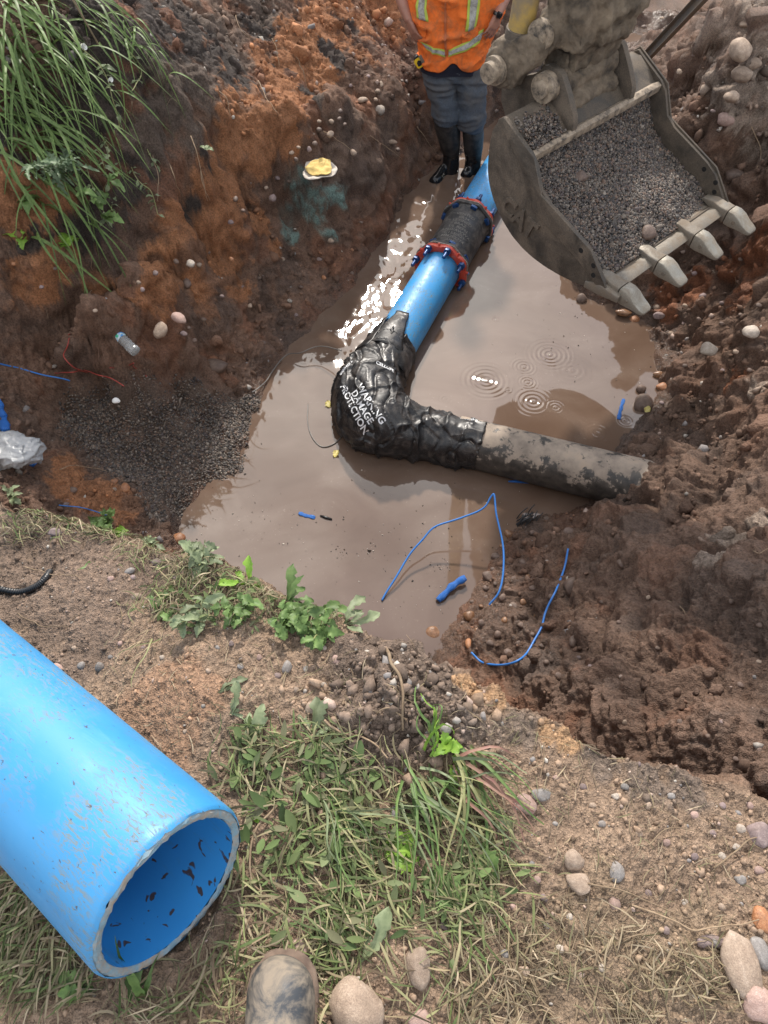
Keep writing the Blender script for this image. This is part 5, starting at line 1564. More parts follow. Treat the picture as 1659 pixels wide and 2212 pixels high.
COB = [('cobbles in the left bank wall', 'small rounded cobble embedded in the left earth bank', ['mud', 'purple', 'tan', 'mud'],
  [(779,200,12,16),(823,182,12,18),(816,197,12,12),(796,165,10,14),(714,290,16,20),(733,257,12,14),(716,262,14,14),(563,423,16,20),(589,428,20,20),(509,430,14,20),(499,480,14,14),(849,307,20,14),(859,323,12,12),(869,78,10,10),(894,100,12,16),(863,163,9,8),(623,390,12,16),(868,175,9,9),
   (700,300,14,12),(690,280,14,13),(680,310,14,12),(705,275,12,12),(725,275,12,14),(668,322,13,12),(655,330,12,14),(640,345,12,12),(676,290,12,10),(645,318,12,10),(630,330,14,11),(720,305,13,12),(612,360,13,12),(600,385,12,14),(735,240,11,11),(745,268,10,10),(812,215,10,10),(800,205,9,9),
   (690,262,11,10),(625,372,10,10),(660,352,10,11),(740,205,9,9),(757,185,9,8),(770,150,9,8),(880,120,10,9),(850,120,8,8),(840,165,9,9),(855,205,9,8),(775,135,8,8),(832,98,8,8),(540,395,10,10),(575,405,11,10),(525,455,11,10),(650,290,10,9)]),
 ('cobbles on the left slope', 'small cobble on the brown slope left of the water', ['mud', 'mud', 'purple', 'tan', 'rust'],
  [(381,565,14,12),(430,572,14,14),(336,590,12,14),(308,626,12,12),(206,671,12,10),(397,721,16,12),(267,850,13,12),(247,1057,12,11),(157,1059,24,18),(140,1086,24,20),(420,735,12,10),(408,708,12,10),(470,600,12,12),(500,560,12,12),(525,620,12,10),(560,600,12,10),(610,560,14,12),(650,620,12,10),(700,600,12,12),
   (480,640,12,10),(440,690,12,10),(540,660,11,10),(580,650,11,9),(760,540,12,10),(690,560,11,10),(640,570,10,10),(300,610,11,9),(120,580,11,9),(30,570,12,10),(90,620,10,10),(760,590,11,10),(520,540,11,10),(450,545,11,10),(365,600,11,10),(820,430,10,9),(780,480,11,9),(715,520,14,13),(600,590,10,9),(560,540,10,9),(640,680,10,8),(570,740,12,9),(520,760,11,9)]),
 ('pebbles on the wet shore', 'small wet pebble on the muddy shore below the black pipe', ['brown', 'mud', 'mud', 'mud'],
  [(881,1343,14,11),(1054,1244,30,28),(1072,1203,24,20),(1099,1155,22,24),(1027,1173,18,12),(1115,1110,28,18),(1099,1410,24,22),(1208,1461,20,16),(1238,1385,18,28),(1050,1270,16,14),(1065,1230,16,13),(1085,1290,22,18),(1060,1310,20,18),(1110,1310,22,18),(1090,1340,20,18),(1125,1350,18,16),(1075,1370,18,16),(1040,1345,18,14),
   (1130,1300,18,14),(1150,1270,18,14),(1110,1250,18,14),(1085,1180,18,16),(1100,1215,16,14),(1130,1215,16,14),(1160,1330,16,13),(1060,1390,18,14),(1085,1425,18,14),(1120,1390,18,15),(1145,1410,16,13),(1170,1395,16,13),(1180,1430,16,12),(1050,1290,13,11),(1040,1310,12,10),(1020,1300,12,9),(1030,1360,13,11),(1100,1275,15,12),(1140,1245,13,11),(1190,1290,14,12),(1000,1345,12,9),(1070,1260,14,12),(1150,1370,14,12),(1035,1225,11,8),(1020,1250,10,8),(1045,1190,11,8),(1150,1150,16,12),(1180,1180,14,11),(1010,1210,9,6),(960,1300,9,6)]),
 ('stones on the right mud bank', 'small stone lying on the brown mud bank to the right', ['mud', 'tan', 'mud', 'mud', 'purple'],
  [(1338,1345,14,12),(1276,1440,13,12),(1539,856,18,13),(1425,682,30,18),(1383,717,22,14),(1625,618,24,20),(1418,664,18,16),(1518,639,20,14),(1543,257,16,14),(1432,198,16,13),(1390,59,16,12),(1468,156,14,18),(1450,720,14,12),(1480,700,14,12),(1510,690,12,11),(1560,700,14,12),(1500,740,12,10),(1590,760,14,12),(1560,800,14,12),(1620,800,12,11),
   (1480,790,12,10),(1450,850,12,10),(1500,830,12,10),(1430,870,11,9),(1600,680,14,12),(1640,660,14,12),(1450,600,14,11),(1540,590,14,12),(1500,590,14,11),(1400,705,16,12),(1600,560,14,11),(1640,520,14,11),(1480,660,12,10),(1560,655,12,10),(1440,100,14,11),(1480,60,14,11),(1500,120,14,11),(1430,40,12,9),(1410,110,12,9),(1520,200,12,10),(1550,150,14,11),(1640,290,14,12),(1590,300,14,11),
   (1540,240,12,10),(1560,320,12,10),(1620,340,14,12),(1500,250,11,9),(1400,1290,12,11),(1460,1210,12,11),(1520,1120,14,12),(1580,1300,14,12),(1420,1400,14,12),(1500,1530,16,14),(1560,1560,16,14),(1600,1480,16,14),(1470,1560,22,18),(1530,1590,16,13),(1350,1560,14,12),(1250,1420,12,10),(1300,1300,12,11),(1180,1120,16,12),(1640,1350,14,12),(1640,1430,14,12),(1380,1650,12,11),(1590,1640,14,12),(1640,1620,16,12)]),
 ('pebbles on the near bank', 'small pebble on the dry soil of the near bank', ['tan', 'pink', 'pale', 'grey', 'purple'],
  [(289,1248,16,14),(381,1248,20,20),(661,1445,15,15),(727,1426,18,22),(673,1529,32,24),(400,1580,13,12),(620,1441,24,28),(240,1250,16,14),(330,1285,14,12),(420,1270,14,12),(160,1400,14,12),(240,1420,14,12),(260,1390,14,12),(310,1400,14,12),(350,1420,14,12),(450,1450,14,12),(520,1440,16,14),(560,1420,16,14),(600,1460,16,14),(700,1480,14,12),(640,1490,14,12),
   (470,1400,13,11),(440,1350,13,11),(500,1390,13,12),(700,1400,14,13),(1080,1620,14,12),(1150,1640,16,13),(1200,1680,16,13),(1260,1700,18,14),(1330,1720,18,15),(1400,1740,20,16),(1450,1720,18,14),(1500,1760,22,16),(1560,1740,20,16),(1600,1790,24,18),(1380,1800,20,16),(1300,1780,18,14),(1440,1820,20,16),(1500,1850,20,16),(1560,1850,18,16),(1280,1740,15,12),(1200,1780,14,12),
   (1160,1900,18,16),(1175,1940,18,18),(1230,1980,18,16),(1130,1880,16,15),(1180,2000,16,15),(1110,1960,18,16),(1400,1930,18,16),(1480,1950,20,16),(1560,1960,20,18),(1600,1900,26,22),(1640,1880,26,20),(1440,2010,18,16),(1210,2050,20,17),(1130,2100,34,24),(1090,2060,22,20),(1020,2040,24,18),(960,2000,22,18),(1300,2090,18,15),(700,1580,24,20),(1350,1700,18,14),(1620,1740,18,15),(1540,1800,20,16),(1590,1830,22,16),(620,1990,26,22),(580,2080,26,20)])]
for grp, lab, mats, lst in COB:
    for k, (x, y, w, h) in enumerate(lst):
        mt = mats[(k * 3 + int(x)) % len(mats)]
        stone(x, y, w, h, mt, zone_label(grp, lab, x, y, w, mt), grp, sink=.52 if 'near' not in grp else .45, angular=(.45, .8, .6, .9)[k % 4])
# two clods on the gravel in the bucket
for (u, v_, f_, s_, lab) in ((.56, .262, .30, .052, 'dark mud clod lying on the gravel high in the bucket'), (.10, .055, .42, .05, 'muddy clod on the gravel near the bucket teeth')):
    q = B(u, v_, f_)
    o = obj('mud_clod', stone_mesh(int(u * 40), 3, .6), SM['mud'])
    o.location = Vector(q + [0, 0, .012]); o.scale = (s_, s_ * .9, s_ * .6); tag(o, lab, 'clod')
# ------------------------------------------------------------------ plants
pr = np.random.RandomState(5); prm = random.Random(5)
def leaf_mat(name, a, b, rough=.5):
    g = NT(name); p = g.geo(); r = g.rnd()
    c = g.mix(g.ramp(g.noise(p, 60, 3, .6), [(.3, 0.0), (.7, 1.0)]), a, b)
    hv = g.n('ShaderNodeMapRange'); g.l(r, hv.inputs[0]); hv.inputs[3].default_value = .7; hv.inputs[4].default_value = 1.3
    c = g.mix(1.0, c, hv.outputs[0], 'MULTIPLY')
    g.set(color=c, rough=rough, spec=.3)
    tr = g.n('ShaderNodeBsdfTranslucent'); g.l(c, tr.inputs[0])
    ms = g.n('ShaderNodeMixShader'); ms.inputs[0].default_value = .25
    g.l(g.b.outputs[0], ms.inputs[1]); g.l(tr.outputs[0], ms.inputs[2]); g.l(ms.outputs[0], g.out.inputs[0])
    return g.m
M_REED = leaf_mat('reed_leaf', (.085, .145, .042), (.17, .24, .075))
M_WEED = leaf_mat('weed_leaf', (.085, .15, .045), (.16, .24, .075))
M_LIMEL = leaf_mat('young_leaf', (.17, .33, .04), (.28, .45, .07))
M_PALEL = leaf_mat('pale_leaf', (.15, .19, .10), (.26, .30, .17))
M_THIST = leaf_mat('thistle_leaf', (.075, .12, .06), (.15, .20, .11))
M_STEM = leaf_mat('stem', (.20, .22, .09), (.30, .28, .14))
M_DRYST = leaf_mat('dry_stem', (.28, .21, .13), (.40, .32, .21), .8)
M_ROOT = leaf_mat('root', (.26, .18, .115), (.40, .30, .20), .85)
def strip(path, wid, up, fold=.0):
    """ribbon along a path, with a folded midrib (3 verts per row)"""
    P = np.asarray(path, float); n = len(P)
    wid = np.broadcast_to(wid, (n,))
    T = np.gradient(P, axis=0); T /= np.linalg.norm(T, axis=1)[:, None] + 1e-9
    S_ = np.cross(T, np.asarray(up, float)); S_ /= np.linalg.norm(S_, axis=1)[:, None] + 1e-9
    Nn = np.cross(S_, T)
    V = np.stack([P - S_ * wid[:, None] + Nn * (fold * wid)[:, None], P, P + S_ * wid[:, None] + Nn * (fold * wid)[:, None]], 1).reshape(-1, 3)
    F = []
    for i in range(n - 1):
        a = i * 3
        F += [(a, a + 1, a + 4, a + 3), (a + 1, a + 2, a + 5, a + 4)]
    return V, F
def put(name, me, loc, rotz, scale, parent, tilt=(0, 0)):
    """a shared mesh placed as a part of a plant (loc relative to the plant's root)"""
    o = bpy.data.objects.new(name, me); COL.objects.link(o); o.parent = parent
    o.location = Vector(loc); o.rotation_euler = (tilt[0], tilt[1], rotz); o.scale = (scale, scale, scale)
    return o
# --- tall reed grass hanging over the far left bank
REED = []
for k in range(12):
    L_ = .62 + .25 * pr.rand(); dr = .35 + .6 * pr.rand(); n = 14
    t = np.linspace(0, 1, n)
    rise = .75 - .5 * pr.rand()
    x = L_ * (t * .85); z = L_ * (rise * t - (rise + dr) * t ** 2.1)
    y = .05 * np.sin(t * 3 + k) * L_
    w = .0125 * (1 - t ** 2.2) * (.6 + .4 * np.minimum(1, t * 6)) + .0004
    v, f = strip(np.c_[x, y, z], w, (0, 0, 1), .35)
    me = np_mesh('blade', v, f); me.materials.append(M_REED); REED.append(me)
def tuft(px, py, n, ang0, spread, lab, sc=1.0, name='reed_grass', lift=0.0, rad=.10):
    c = ghit(px, py, lift); rt = thing(name, lab, 'grass', c, 'reed grass on the far left bank')
    for k in range(n):
        a = ang0 + spread * pr.randn()
        o = np.array([rad * pr.randn(), rad * pr.randn(), 0])
        z_ = surf(c[0] + o[0], c[1] + o[1]) - c[2]
        put('blade', REED[pr.randint(12)], (o[0], o[1], min(z_, .1) - .01), a, sc * (.6 + .6 * pr.rand()), rt, (pr.uniform(-.5, .5), pr.uniform(-.35, .35)))
    return rt
tuft(10, 60, 46, -.55, .5, 'tall reed grass tuft in the top left corner', .72, rad=.14)
tuft(50, 150, 46, -.55, .45, 'reed grass tuft just below the corner tuft with blades sweeping right', .68, rad=.14)
tuft(0, 230, 48, -.6, .5, 'reed grass tuft at the left edge halfway down the clump', .70, rad=.14)
tuft(40, 290, 40, -.55, .4, 'lowest reed grass tuft with long blades drooping over the bank', .68, rad=.11)
tuft(90, 40, 24, -.5, .5, 'reed grass tuft at the top edge right of the corner tuft', .62, rad=.12)
tuft(200, 20, 16, -.9, .6, 'thin reed tuft hanging from the top edge beside the dark soil', .5, rad=.10)
tuft(265, 30, 12, -1.0, .6, 'sparse grass blades at the top edge over the dark soil', .45, rad=.07)
# dry seed stalk leaning down the bank
def stalk(pts, r, lab, mat, name, cat='plant', head=None, group=None):
    P = [np.asarray(q) for q in pts]
    rt = thing(name, lab, cat, P[0], group)
    v, f = tube(smooth_path(P, 20), np.linspace(r, r * .6, 20), 6)
    obj('stem', np_mesh('stem', v, f), mat, rt)
    return rt
a0, a1 = ghit(130, 0, .12), ghit(355, 372, .06)
st1 = stalk([a0 + [0, 0, .1], (a0 + a1) / 2 + [0, -.02, .12], a1], .006, 'dry teasel stalk with a seed head leaning down the far bank', M_DRYST, 'teasel_stalk')
hv_, hf_ = ICO2
obj('seed_head', np_mesh('seed_head', hv_ * (1 + .25 * pr.rand(len(hv_), 1)) * np.array([.028, .028, .045]) + a1, hf_, False), M_DRYST, st1)
# --- leaves
def leaf_mesh(L_, W_, kind, bend, seed):
    n = 15; t = np.linspace(0, 1, n); rs = np.random.RandomState(seed)
    if kind == 'dandelion':
        w = W_ * (.12 + .88 * np.clip(t * 1.25 - .1, 0, 1) ** .9) * (1 - sstep(.82, 1.02, t) * .97)
        w = w * (.55 + .45 * np.abs(np.sin(t * 17 + rs.rand() * 3)))
    elif kind == 'oval':
        w = W_ * np.sin(np.pi * np.clip(t * .93 + .04, 0, 1)) ** .75
    elif kind == 'thistle':
        w = W_ * (1 - t * .75) * (.35 + .65 * np.abs(np.sin(t * 22)))
    else:
        w = W_ * (1 - t ** 2)
    x = L_ * t; z = L_ * (.35 * t - bend * t ** 2); y = .06 * L_ * np.sin(t * 4 + seed)
    P = np.c_[x, y, z]
    T = np.gradient(P, axis=0); T /= np.linalg.norm(T, axis=1)[:, None]
    S_ = np.cross(T, (0, 0, 1.0)); S_ /= np.linalg.norm(S_, axis=1)[:, None]
    fl = .25 + .2 * rs.rand()
    wl_ = w * (1 + .2 * rs.randn(n)); wr_ = w * (1 + .2 * rs.randn(n))
    cur = .25 * W_ * np.sin(t * 9 + seed)
    V = np.stack([P - S_ * wl_[:, None] + np.c_[0 * t, 0 * t, fl * wl_ + cur], P - S_ * wl_[:, None] * .5 + np.c_[0 * t, 0 * t, fl * wl_ * .6], P, P + S_ * wr_[:, None] * .5 + np.c_[0 * t, 0 * t, fl * wr_ * .6], P + S_ * wr_[:, None] + np.c_[0 * t, 0 * t, fl * wr_ - cur]], 1).reshape(-1, 3)
    F = [(i * 5 + j, i * 5 + j + 1, i * 5 + j + 6, i * 5 + j + 5) for i in range(n - 1) for j in range(4)]
    return np_mesh('leaf', V, F)
LEAF = {}
def leaf_set(kind, mat, L_, W_, m=6):
    key = (kind, mat.name)
    if key not in LEAF:
        LEAF[key] = []
        for k in range(m):
            me = leaf_mesh(L_ * (1 + .15 * math.sin(k * 2.1)), W_, kind, .25 + .12 * k, k + 3); me.materials.append(mat); LEAF[key].append(me)
    return LEAF[key]
def rosette(px, py, n, size, kind, mat, lab, name='weed', ang=None, spread=math.pi, W_=.16, cat='weed', up=.25, p=None, group=None, rad=.0, lift=.0):
    c = ghit(px, py, lift) if p is None else np.asarray(p)
    rt = thing(name, lab, cat, c, group)
    ms = leaf_set(kind, mat, 1.0, W_)
    for k in range(n):
        a = (ang if ang is not None else 0) + (pr.uniform(-1, 1) * spread)
        put('leaf', ms[pr.randint(len(ms))], (rad * pr.randn(), rad * pr.randn(), rad * .5 * abs(pr.randn())), a, size * (.55 + .6 * pr.rand()), rt, (pr.uniform(-.35, .35), pr.uniform(-up - .2, .25)))
    return rt
def bush(px, py, n, size, kind, mat, lab, h, name='leafy_weed', W_=.3, lean=(0, 0), smat=None, lift=0.0, p=None):
    """stems with leaves along them"""
    c = ghit(px, py, lift) if p is None else np.asarray(p)
    rt = thing(name, lab, 'weed', c)
    ms = leaf_set(kind, mat, 1.0, W_)
    for k in range(n):
        a = pr.uniform(0, 2 * math.pi); tl = h * (.5 + .6 * pr.rand())
        e = np.array([math.cos(a) * tl * .6 + lean[0] * tl, math.sin(a) * tl * .6 + lean[1] * tl, tl * (.5 + .4 * pr.rand())])
        P = smooth_path([[0, 0, 0], e * .5 + [0, 0, tl * .12], e], 8)
        v, f = strip(P, .0016 + .0 * P[:, 0], (0, .3, 1), .2)
        me = np_mesh('stem', v, f); me.materials.append(smat or M_STEM)
        put('stem', me, (0, 0, 0), 0, 1, rt)
        for q in range(4 + pr.randint(3)):
            i = pr.randint(2, 8)
            put('leaf', ms[pr.randint(len(ms))], tuple(P[i]), pr.uniform(0, 6.28), size * (.6 + .7 * pr.rand()), rt, (pr.uniform(-.5, .5), pr.uniform(-.5, .4)))
    return rt
# far bank weeds
bush(130, 405, 9, .11, 'thistle', M_THIST, 'grey green thistle under the reed grass on the far bank', .24, 'thistle', .22, lift=.02)
bush(75, 440, 5, .09, 'oval', M_WEED, 'dark leafy weed hanging left of the thistle', .18)
bush(215, 440, 5, .075, 'oval', M_WEED, 'small leafy weed right of the thistle', .2, lean=(.1, -.2))
rosette(120, 505, 8, .13, 'oval', M_LIMEL, 'bright green broad leaved seedling below the thistle', 'seedling', W_=.34, up=.5)
rosette(150, 530, 5, .12, 'oval', M_LIMEL, 'pale green seedling just right of the broad leaved one', 'seedling', W_=.34, up=.5)
rosette(45, 515, 4, .07, 'oval', M_LIMEL, 'tiny bright green seedling near the left edge', 'seedling', W_=.34, up=.5)
rosette(225, 470, 5, .10, 'oval', M_WEED, 'small dandelion leaves on the dark soil above the slope', 'seedling', W_=.3, up=.4)
rosette(450, 340, 6, .06, 'oval', M_PALEL, 'small pale rosette hanging on a root in the bank face', 'seedling', W_=.22, up=.2, lift=.05)
# bindweed trails
def vine(pts, lab, nl=16, sz=.05, mat=M_PALEL, flower=0):
    P = [ghit(x, y, .035 + .02 * pr.rand()) for x, y in pts]
    rt = thing('bindweed_vine', lab, 'vine', P[0])
    path = smooth_path(P, 60); path = path + .008 * np.c_[vn(path, 12, 2), vn(path, 12, 3), vn(path, 12, 4)]
    v, f = tube(path, .0028, 5)
    obj('stem', np_mesh('stem', v, f), M_STEM, rt)
    ms = leaf_set('oval', mat, 1.0, .30)
    for k in range(nl):
        q = path[pr.randint(4, 60)] - P[0]
        put('leaf', ms[pr.randint(len(ms))], tuple(q), pr.uniform(0, 6.28), sz * (.6 + .7 * pr.rand()), rt, (pr.uniform(-.6, .6), pr.uniform(-.2, .7)))
    for k in range(flower):
        q = path[pr.randint(10, 50)] - P[0]
        v, f = tube([[0, 0, 0], [.006, -.006, .012], [.016, -.02, .016]], [.002, .005, .013], 10, cap=False)
        me = np_mesh('flower', v, f); me.materials.append(M_FLOWER); put('flower', me, tuple(q), pr.uniform(-.5, .5), 1, rt)
    return rt
M_FLOWER = NT('white_petal').set(color=(.78, .78, .74), rough=.6)
vine([(150,90),(190,130),(225,170),(250,230),(265,300)], 'bindweed vine with white flowers trailing from the reed grass', 16, .05, flower=3)
vine([(220,60),(250,110),(285,130),(310,170),(290,210)], 'bindweed vine curling over the dark soil at the top', 16, .05, flower=1)
vine([(215,330),(230,380),(245,430),(240,480)], 'leafy bindweed vine hanging right of the thistle', 18, .045)
vine([(250,300),(275,350),(300,400),(330,430),(345,480)], 'long bindweed vine with small pale leaves across the brown bank', 18, .045)
vine([(295,290),(330,350),(355,390),(380,430)], 'thin bindweed vine reaching the orange soil', 11, .045)
vine([(210,270),(225,310),(240,350),(262,410)], 'bindweed vine between the reed grass and the mossy patch', 16, .045)
vine([(190,370),(205,420),(225,455),(235,500)], 'short bindweed vine under the thistle', 14, .045)
# near rim weeds
bush(20, 1085, 7, .055, 'oval', M_PALEL, 'pale leafy weed at the left end of the near rim', .07)
bush(225, 1140, 8, .060, 'oval', M_WEED, 'bright leafy weed clump on the rim above the gravel', .09, lean=(.2, 0))
rosette(250, 1150, 7, .075, 'oval', M_LIMEL, 'fresh broad leaves in the middle of the left rim weeds', 'weed', W_=.28, up=.4)
rosette(200, 1215, 2, .10, 'oval', M_WEED, 'single drooping leaf on the soil below the rim weeds', 'fallen_leaf', ang=-1.7, spread=.15, W_=.26, cat='leaf')
bush(330, 1185, 5, .045, 'oval', M_PALEL, 'withered small leaved weed on the rim left of the orange stone', .06)
bush(440, 1215, 5, .045, 'oval', M_PALEL, 'withered weed on the rim right of the orange stone', .06)
rosette(510, 1225, 4, .075, 'thistle', M_PALEL, 'grey jagged leaf leaning over the water from the rim', 'weed', ang=.5, spread=.7, W_=.2, up=.4)
rosette(535, 1265, 5, .075, 'dandelion', M_LIMEL, 'small bright dandelion on the rim above the water', 'dandelion', W_=.2, up=.5)
rosette(340, 1325, 6, .085, 'dandelion', M_WEED, 'dandelion with narrow dark leaves left of the rim mound', 'dandelion', ang=.9, spread=1.6, W_=.17, up=.6)
rosette(610, 1310, 7, .105, 'dandelion', M_WEED, 'large dandelion with jagged leaves in the rim weeds', 'dandelion', ang=.2, spread=1.3, W_=.22, up=.5)
rosette(690, 1320, 6, .10, 'dandelion', M_WEED, 'dandelion with leaves reaching right over the rim', 'dandelion', ang=.05, spread=.8, W_=.24, up=.4)
bush(620, 1350, 9, .034, 'oval', M_WEED, 'dense small leaved clover clump below the large dandelion', .07)
bush(690, 1370, 8, .034, 'oval', M_WEED, 'small leaved clump at the edge right of the clover', .065)
bush(430, 1340, 6, .04, 'oval', M_PALEL, 'pale wilted clump between the two dandelions', .07)
bush(520, 1330, 6, .034, 'oval', M_WEED, 'green clump in the middle of the rim weeds', .07)
rosette(745, 1350, 6, .09, 'dandelion', M_PALEL, 'pale wilted leaves at the right end of the rim weeds', 'weed', ang=-.1, spread=1.2, W_=.18)
# on the near ground
rosette(475, 1500, 3, .07, 'dandelion', M_PALEL, 'wilted leaf on bare tan soil left of the mound', 'fallen_leaf', ang=.3, spread=1.5, W_=.2, cat='leaf')
rosette(500, 1545, 4, .085, 'dandelion', M_PALEL, 'wilted dandelion leaf on orange soil beside the mound', 'fallen_leaf', ang=.6, spread=1.0, W_=.2, cat='leaf')
rosette(670, 1590, 5, .085, 'dandelion', M_PALEL, 'limp dandelion with long leaves at the foot of the mound', 'dandelion', ang=1.2, spread=1.2, W_=.2)
rosette(545, 1590, 4, .07, 'oval', M_PALEL, 'broad limp weed leaf at the top of the cut grass', 'weed', ang=1.3, spread=1.0, W_=.26)
rosette(965, 1610, 4, .038, 'oval', M_LIMEL, 'bright yellow green sprout beside the uprooted grass', 'sprout', W_=.3, up=.6)
rosette(985, 1650, 4, .045, 'oval', M_LIMEL, 'tiny yellow green sprout just below the brighter one', 'sprout', W_=.3, up=.6)
rosette(545, 1735, 3, .05, 'dandelion', M_LIMEL, 'small yellow green leaf in the cut grass beside the pipe', 'sprout', ang=-1.4, spread=.4, W_=.22)
rosette(835, 1840, 4, .095, 'oval', M_LIMEL, 'light green broad leaf in the middle of the cut grass', 'fallen_leaf', ang=.1, spread=.8, W_=.25, cat='leaf')
rosette(920, 1895, 4, .125, 'oval', M_WEED, 'torn green leaf at the right edge of the cut grass', 'fallen_leaf', ang=-.7, spread=.4, W_=.24, cat='leaf')
rosette(1030, 1830, 4, .085, 'oval', M_WEED, 'blue green leaf lying on the uprooted grass stems', 'fallen_leaf', ang=-1.2, spread=.5, W_=.28, cat='leaf')
rosette(1060, 1760, 4, .075, 'oval', M_PALEL, 'pale folded leaf among the uprooted grass stems', 'fallen_leaf', ang=-.8, spread=.5, W_=.24, cat='leaf')
rosette(780, 2080, 4, .10, 'dandelion', M_PALEL, 'limp leaf above the largest tan stone', 'fallen_leaf', ang=1.4, spread=.5, W_=.2, cat='leaf')
rosette(300, 2160, 6, .13, 'blade', M_WEED, 'broad grass shoots left of the boot', 'grass_shoots', ang=1.4, spread=.5, W_=.06, up=.8, cat='grass')
rosette(180, 2150, 4, .06, 'oval', M_WEED, 'small dark clover in the shade under the pipe', 'clover', W_=.4)
# --- cut grass mat and straw (nobody could count it)
def blades(name, label, n, region, L_, W_, pal, dirn=None, dspread=3.2, h=.016, curl=.35):
    V = []; F = []; Cc = []; m = 0
    x, y = region(n); z, i = surf_v(x, y)
    ok = NEAR[i] > .4
    x, y, z = x[ok], y[ok], z[ok]; n = len(x)
    a = (dirn if dirn is not None else 0) + dspread * (pr.rand(n) - .5) * 2
    Ls = L_ * (.4 + 1.1 * pr.rand(n)); k = 6; t = np.linspace(0, 1, k)
    bend = curl * pr.randn(n)
    ang = a[:, None] + bend[:, None] * (t - .5) * 2
    dx = np.cumsum(np.cos(ang), 1) / k * Ls[:, None]; dy = np.cumsum(np.sin(ang), 1) / k * Ls[:, None]
    dx -= dx.mean(1, keepdims=True); dy -= dy.mean(1, keepdims=True)
    px_ = x[:, None] + dx; py_ = y[:, None] + dy
    zz_, _ = surf_v(px_.ravel(), py_.ravel()); zz_ = zz_.reshape(n, k)
    zz_ = np.maximum(zz_, zz_.mean(1, keepdims=True) - .01)
    pz_ = zz_ + .003 + h * pr.rand(n, 1) + h * .8 * pr.rand(n, 1) * np.sin(np.pi * t)[None]
    P = np.stack([px_, py_, pz_], -1)
    T = np.gradient(P, axis=1); T /= np.linalg.norm(T, axis=2, keepdims=True) + 1e-9
    upv = np.stack([.8 * pr.randn(n), .8 * pr.randn(n), np.ones(n)], -1)[:, None, :]
    S_ = np.cross(T, upv); S_ /= np.linalg.norm(S_, axis=2, keepdims=True) + 1e-9
    w = (W_ * (.5 + pr.rand(n)))[:, None] * (1 - .85 * np.abs(t * 2 - 1) ** 2.5)[None]
    A = P - S_ * w[..., None]; Bq = P + S_ * w[..., None]
    V = np.stack([A, Bq], 2).reshape(-1, 3)
    base = (np.arange(n) * k * 2)[:, None] + (np.arange(k - 1) * 2)[None]
    base = base.ravel()
    F = np.c_[base, base + 1, base + 3, base + 2]
    pal = np.array(pal); cc = pal[pr.randint(0, len(pal), n)] * (1 + .2 * pr.randn(n, 1))
    Cc = np.repeat(cc.clip(.01, .7), k * 2, 0)
    return tag(obj(name, np_mesh(name, V, F, True, dict(col=Cc)), M_CUTG), label, 'grass', kind='stuff')
g = NT('cut_grass_blade'); cA = g.attr('col'); g.set(color=cA, rough=.7, spec=.25)
tr = g.n('ShaderNodeBsdfTranslucent'); g.l(cA, tr.inputs[0]); ms = g.n('ShaderNodeMixShader'); ms.inputs[0].default_value = .2
g.l(g.b.outputs[0], ms.inputs[1]); g.l(tr.outputs[0], ms.inputs[2]); g.l(ms.outputs[0], g.out.inputs[0]); M_CUTG = g.m
GREEN = [(.13, .165, .06), (.19, .215, .09), (.10, .14, .05), (.25, .25, .125), (.28, .25, .14), (.16, .19, .085), (.33, .28, .175), (.20, .17, .10)]
STRAW = [(.25, .19, .12), (.31, .25, .165), (.19, .14, .09), (.23, .185, .11), (.18, .165, .09), (.37, .30, .205)]
def in_poly(Q, x, y):
    c = np.zeros(len(x), bool); j = len(Q) - 1
    for i in range(len(Q)):
        a, b = Q[i], Q[j]
        k = ((a[1] > y) != (b[1] > y)) & (x < (b[0] - a[0]) * (y - a[1]) / (b[1] - a[1] + 1e-12) + a[0])
        c ^= k; j = i
    return c
def region(pts, patch=.0, z=2.08, edge=.03):
    Q = np.array([at(x, y, z)[:2] for x, y in pts])
    lo, hi = Q.min(0), Q.max(0)
    def fn(n):
        x = pr.uniform(lo[0], hi[0], n * 3); y = pr.uniform(lo[1], hi[1], n * 3)
        k = in_poly(Q, x + edge * pr.randn(len(x)), y + edge * pr.randn(len(x)))
        if patch: k &= vn(np.c_[x, y, 0 * x], 11, 3) + .6 * pr.randn(len(x)) > patch
        return x[k][:n], y[k][:n]
    return fn
blades('cut_grass', 'mat of trampled cut grass in front of the boot', 1900, region([(450,1640),(540,1570),(700,1600),(860,1680),(960,1700),(1100,1780),(1150,1880),(1120,1960),(1000,2010),(900,2100),(700,2060),(540,2010),(530,1800)], .28), .085, .0019, GREEN, -.7, 1.2)
blades('cut_grass_edge', 'thinner litter of cut grass round the boot and stones', 480, region([(500,1980),(720,2000),(950,2050),(1060,2212),(520,2212),(200,2212),(220,2120),(420,2110)], -.05), .085, .0017, GREEN + STRAW, -.2, 1.6)
blades('grass_under_pipe', 'matted grass in the shade along the near side of the pipe', 700, region([(0,1860),(110,1990),(230,2120),(120,2160),(0,2180),(-150,2000)], z=2.03), .09, .0018, GREEN + STRAW, .9, 1.0)
blades('straw_litter', 'brown straw litter in the lower right corner', 800, region([(950,2080),(1100,1960),(1200,1930),(1300,2000),(1450,2050),(1560,2080),(1700,2212),(950,2230)], .1), .062, .0013, STRAW, .4, 1.6, .010)
blades('rim_straw', 'wilted grass along the rim weeds', 1300, region([(200,1120),(330,1160),(520,1240),(640,1290),(790,1350),(700,1390),(560,1360),(420,1370),(300,1300),(380,1240),(230,1160)], z=1.97), .06, .0013, GREEN + STRAW, .1, 1.6, .02)
blades('rim_straw', 'wilted grass at the left end of the rim', 420, region([(-20,1060),(200,1110),(330,1160),(250,1170),(100,1110),(-20,1120)], z=1.85), .07, .0015, GREEN + STRAW, -.2, 1.2, .02)
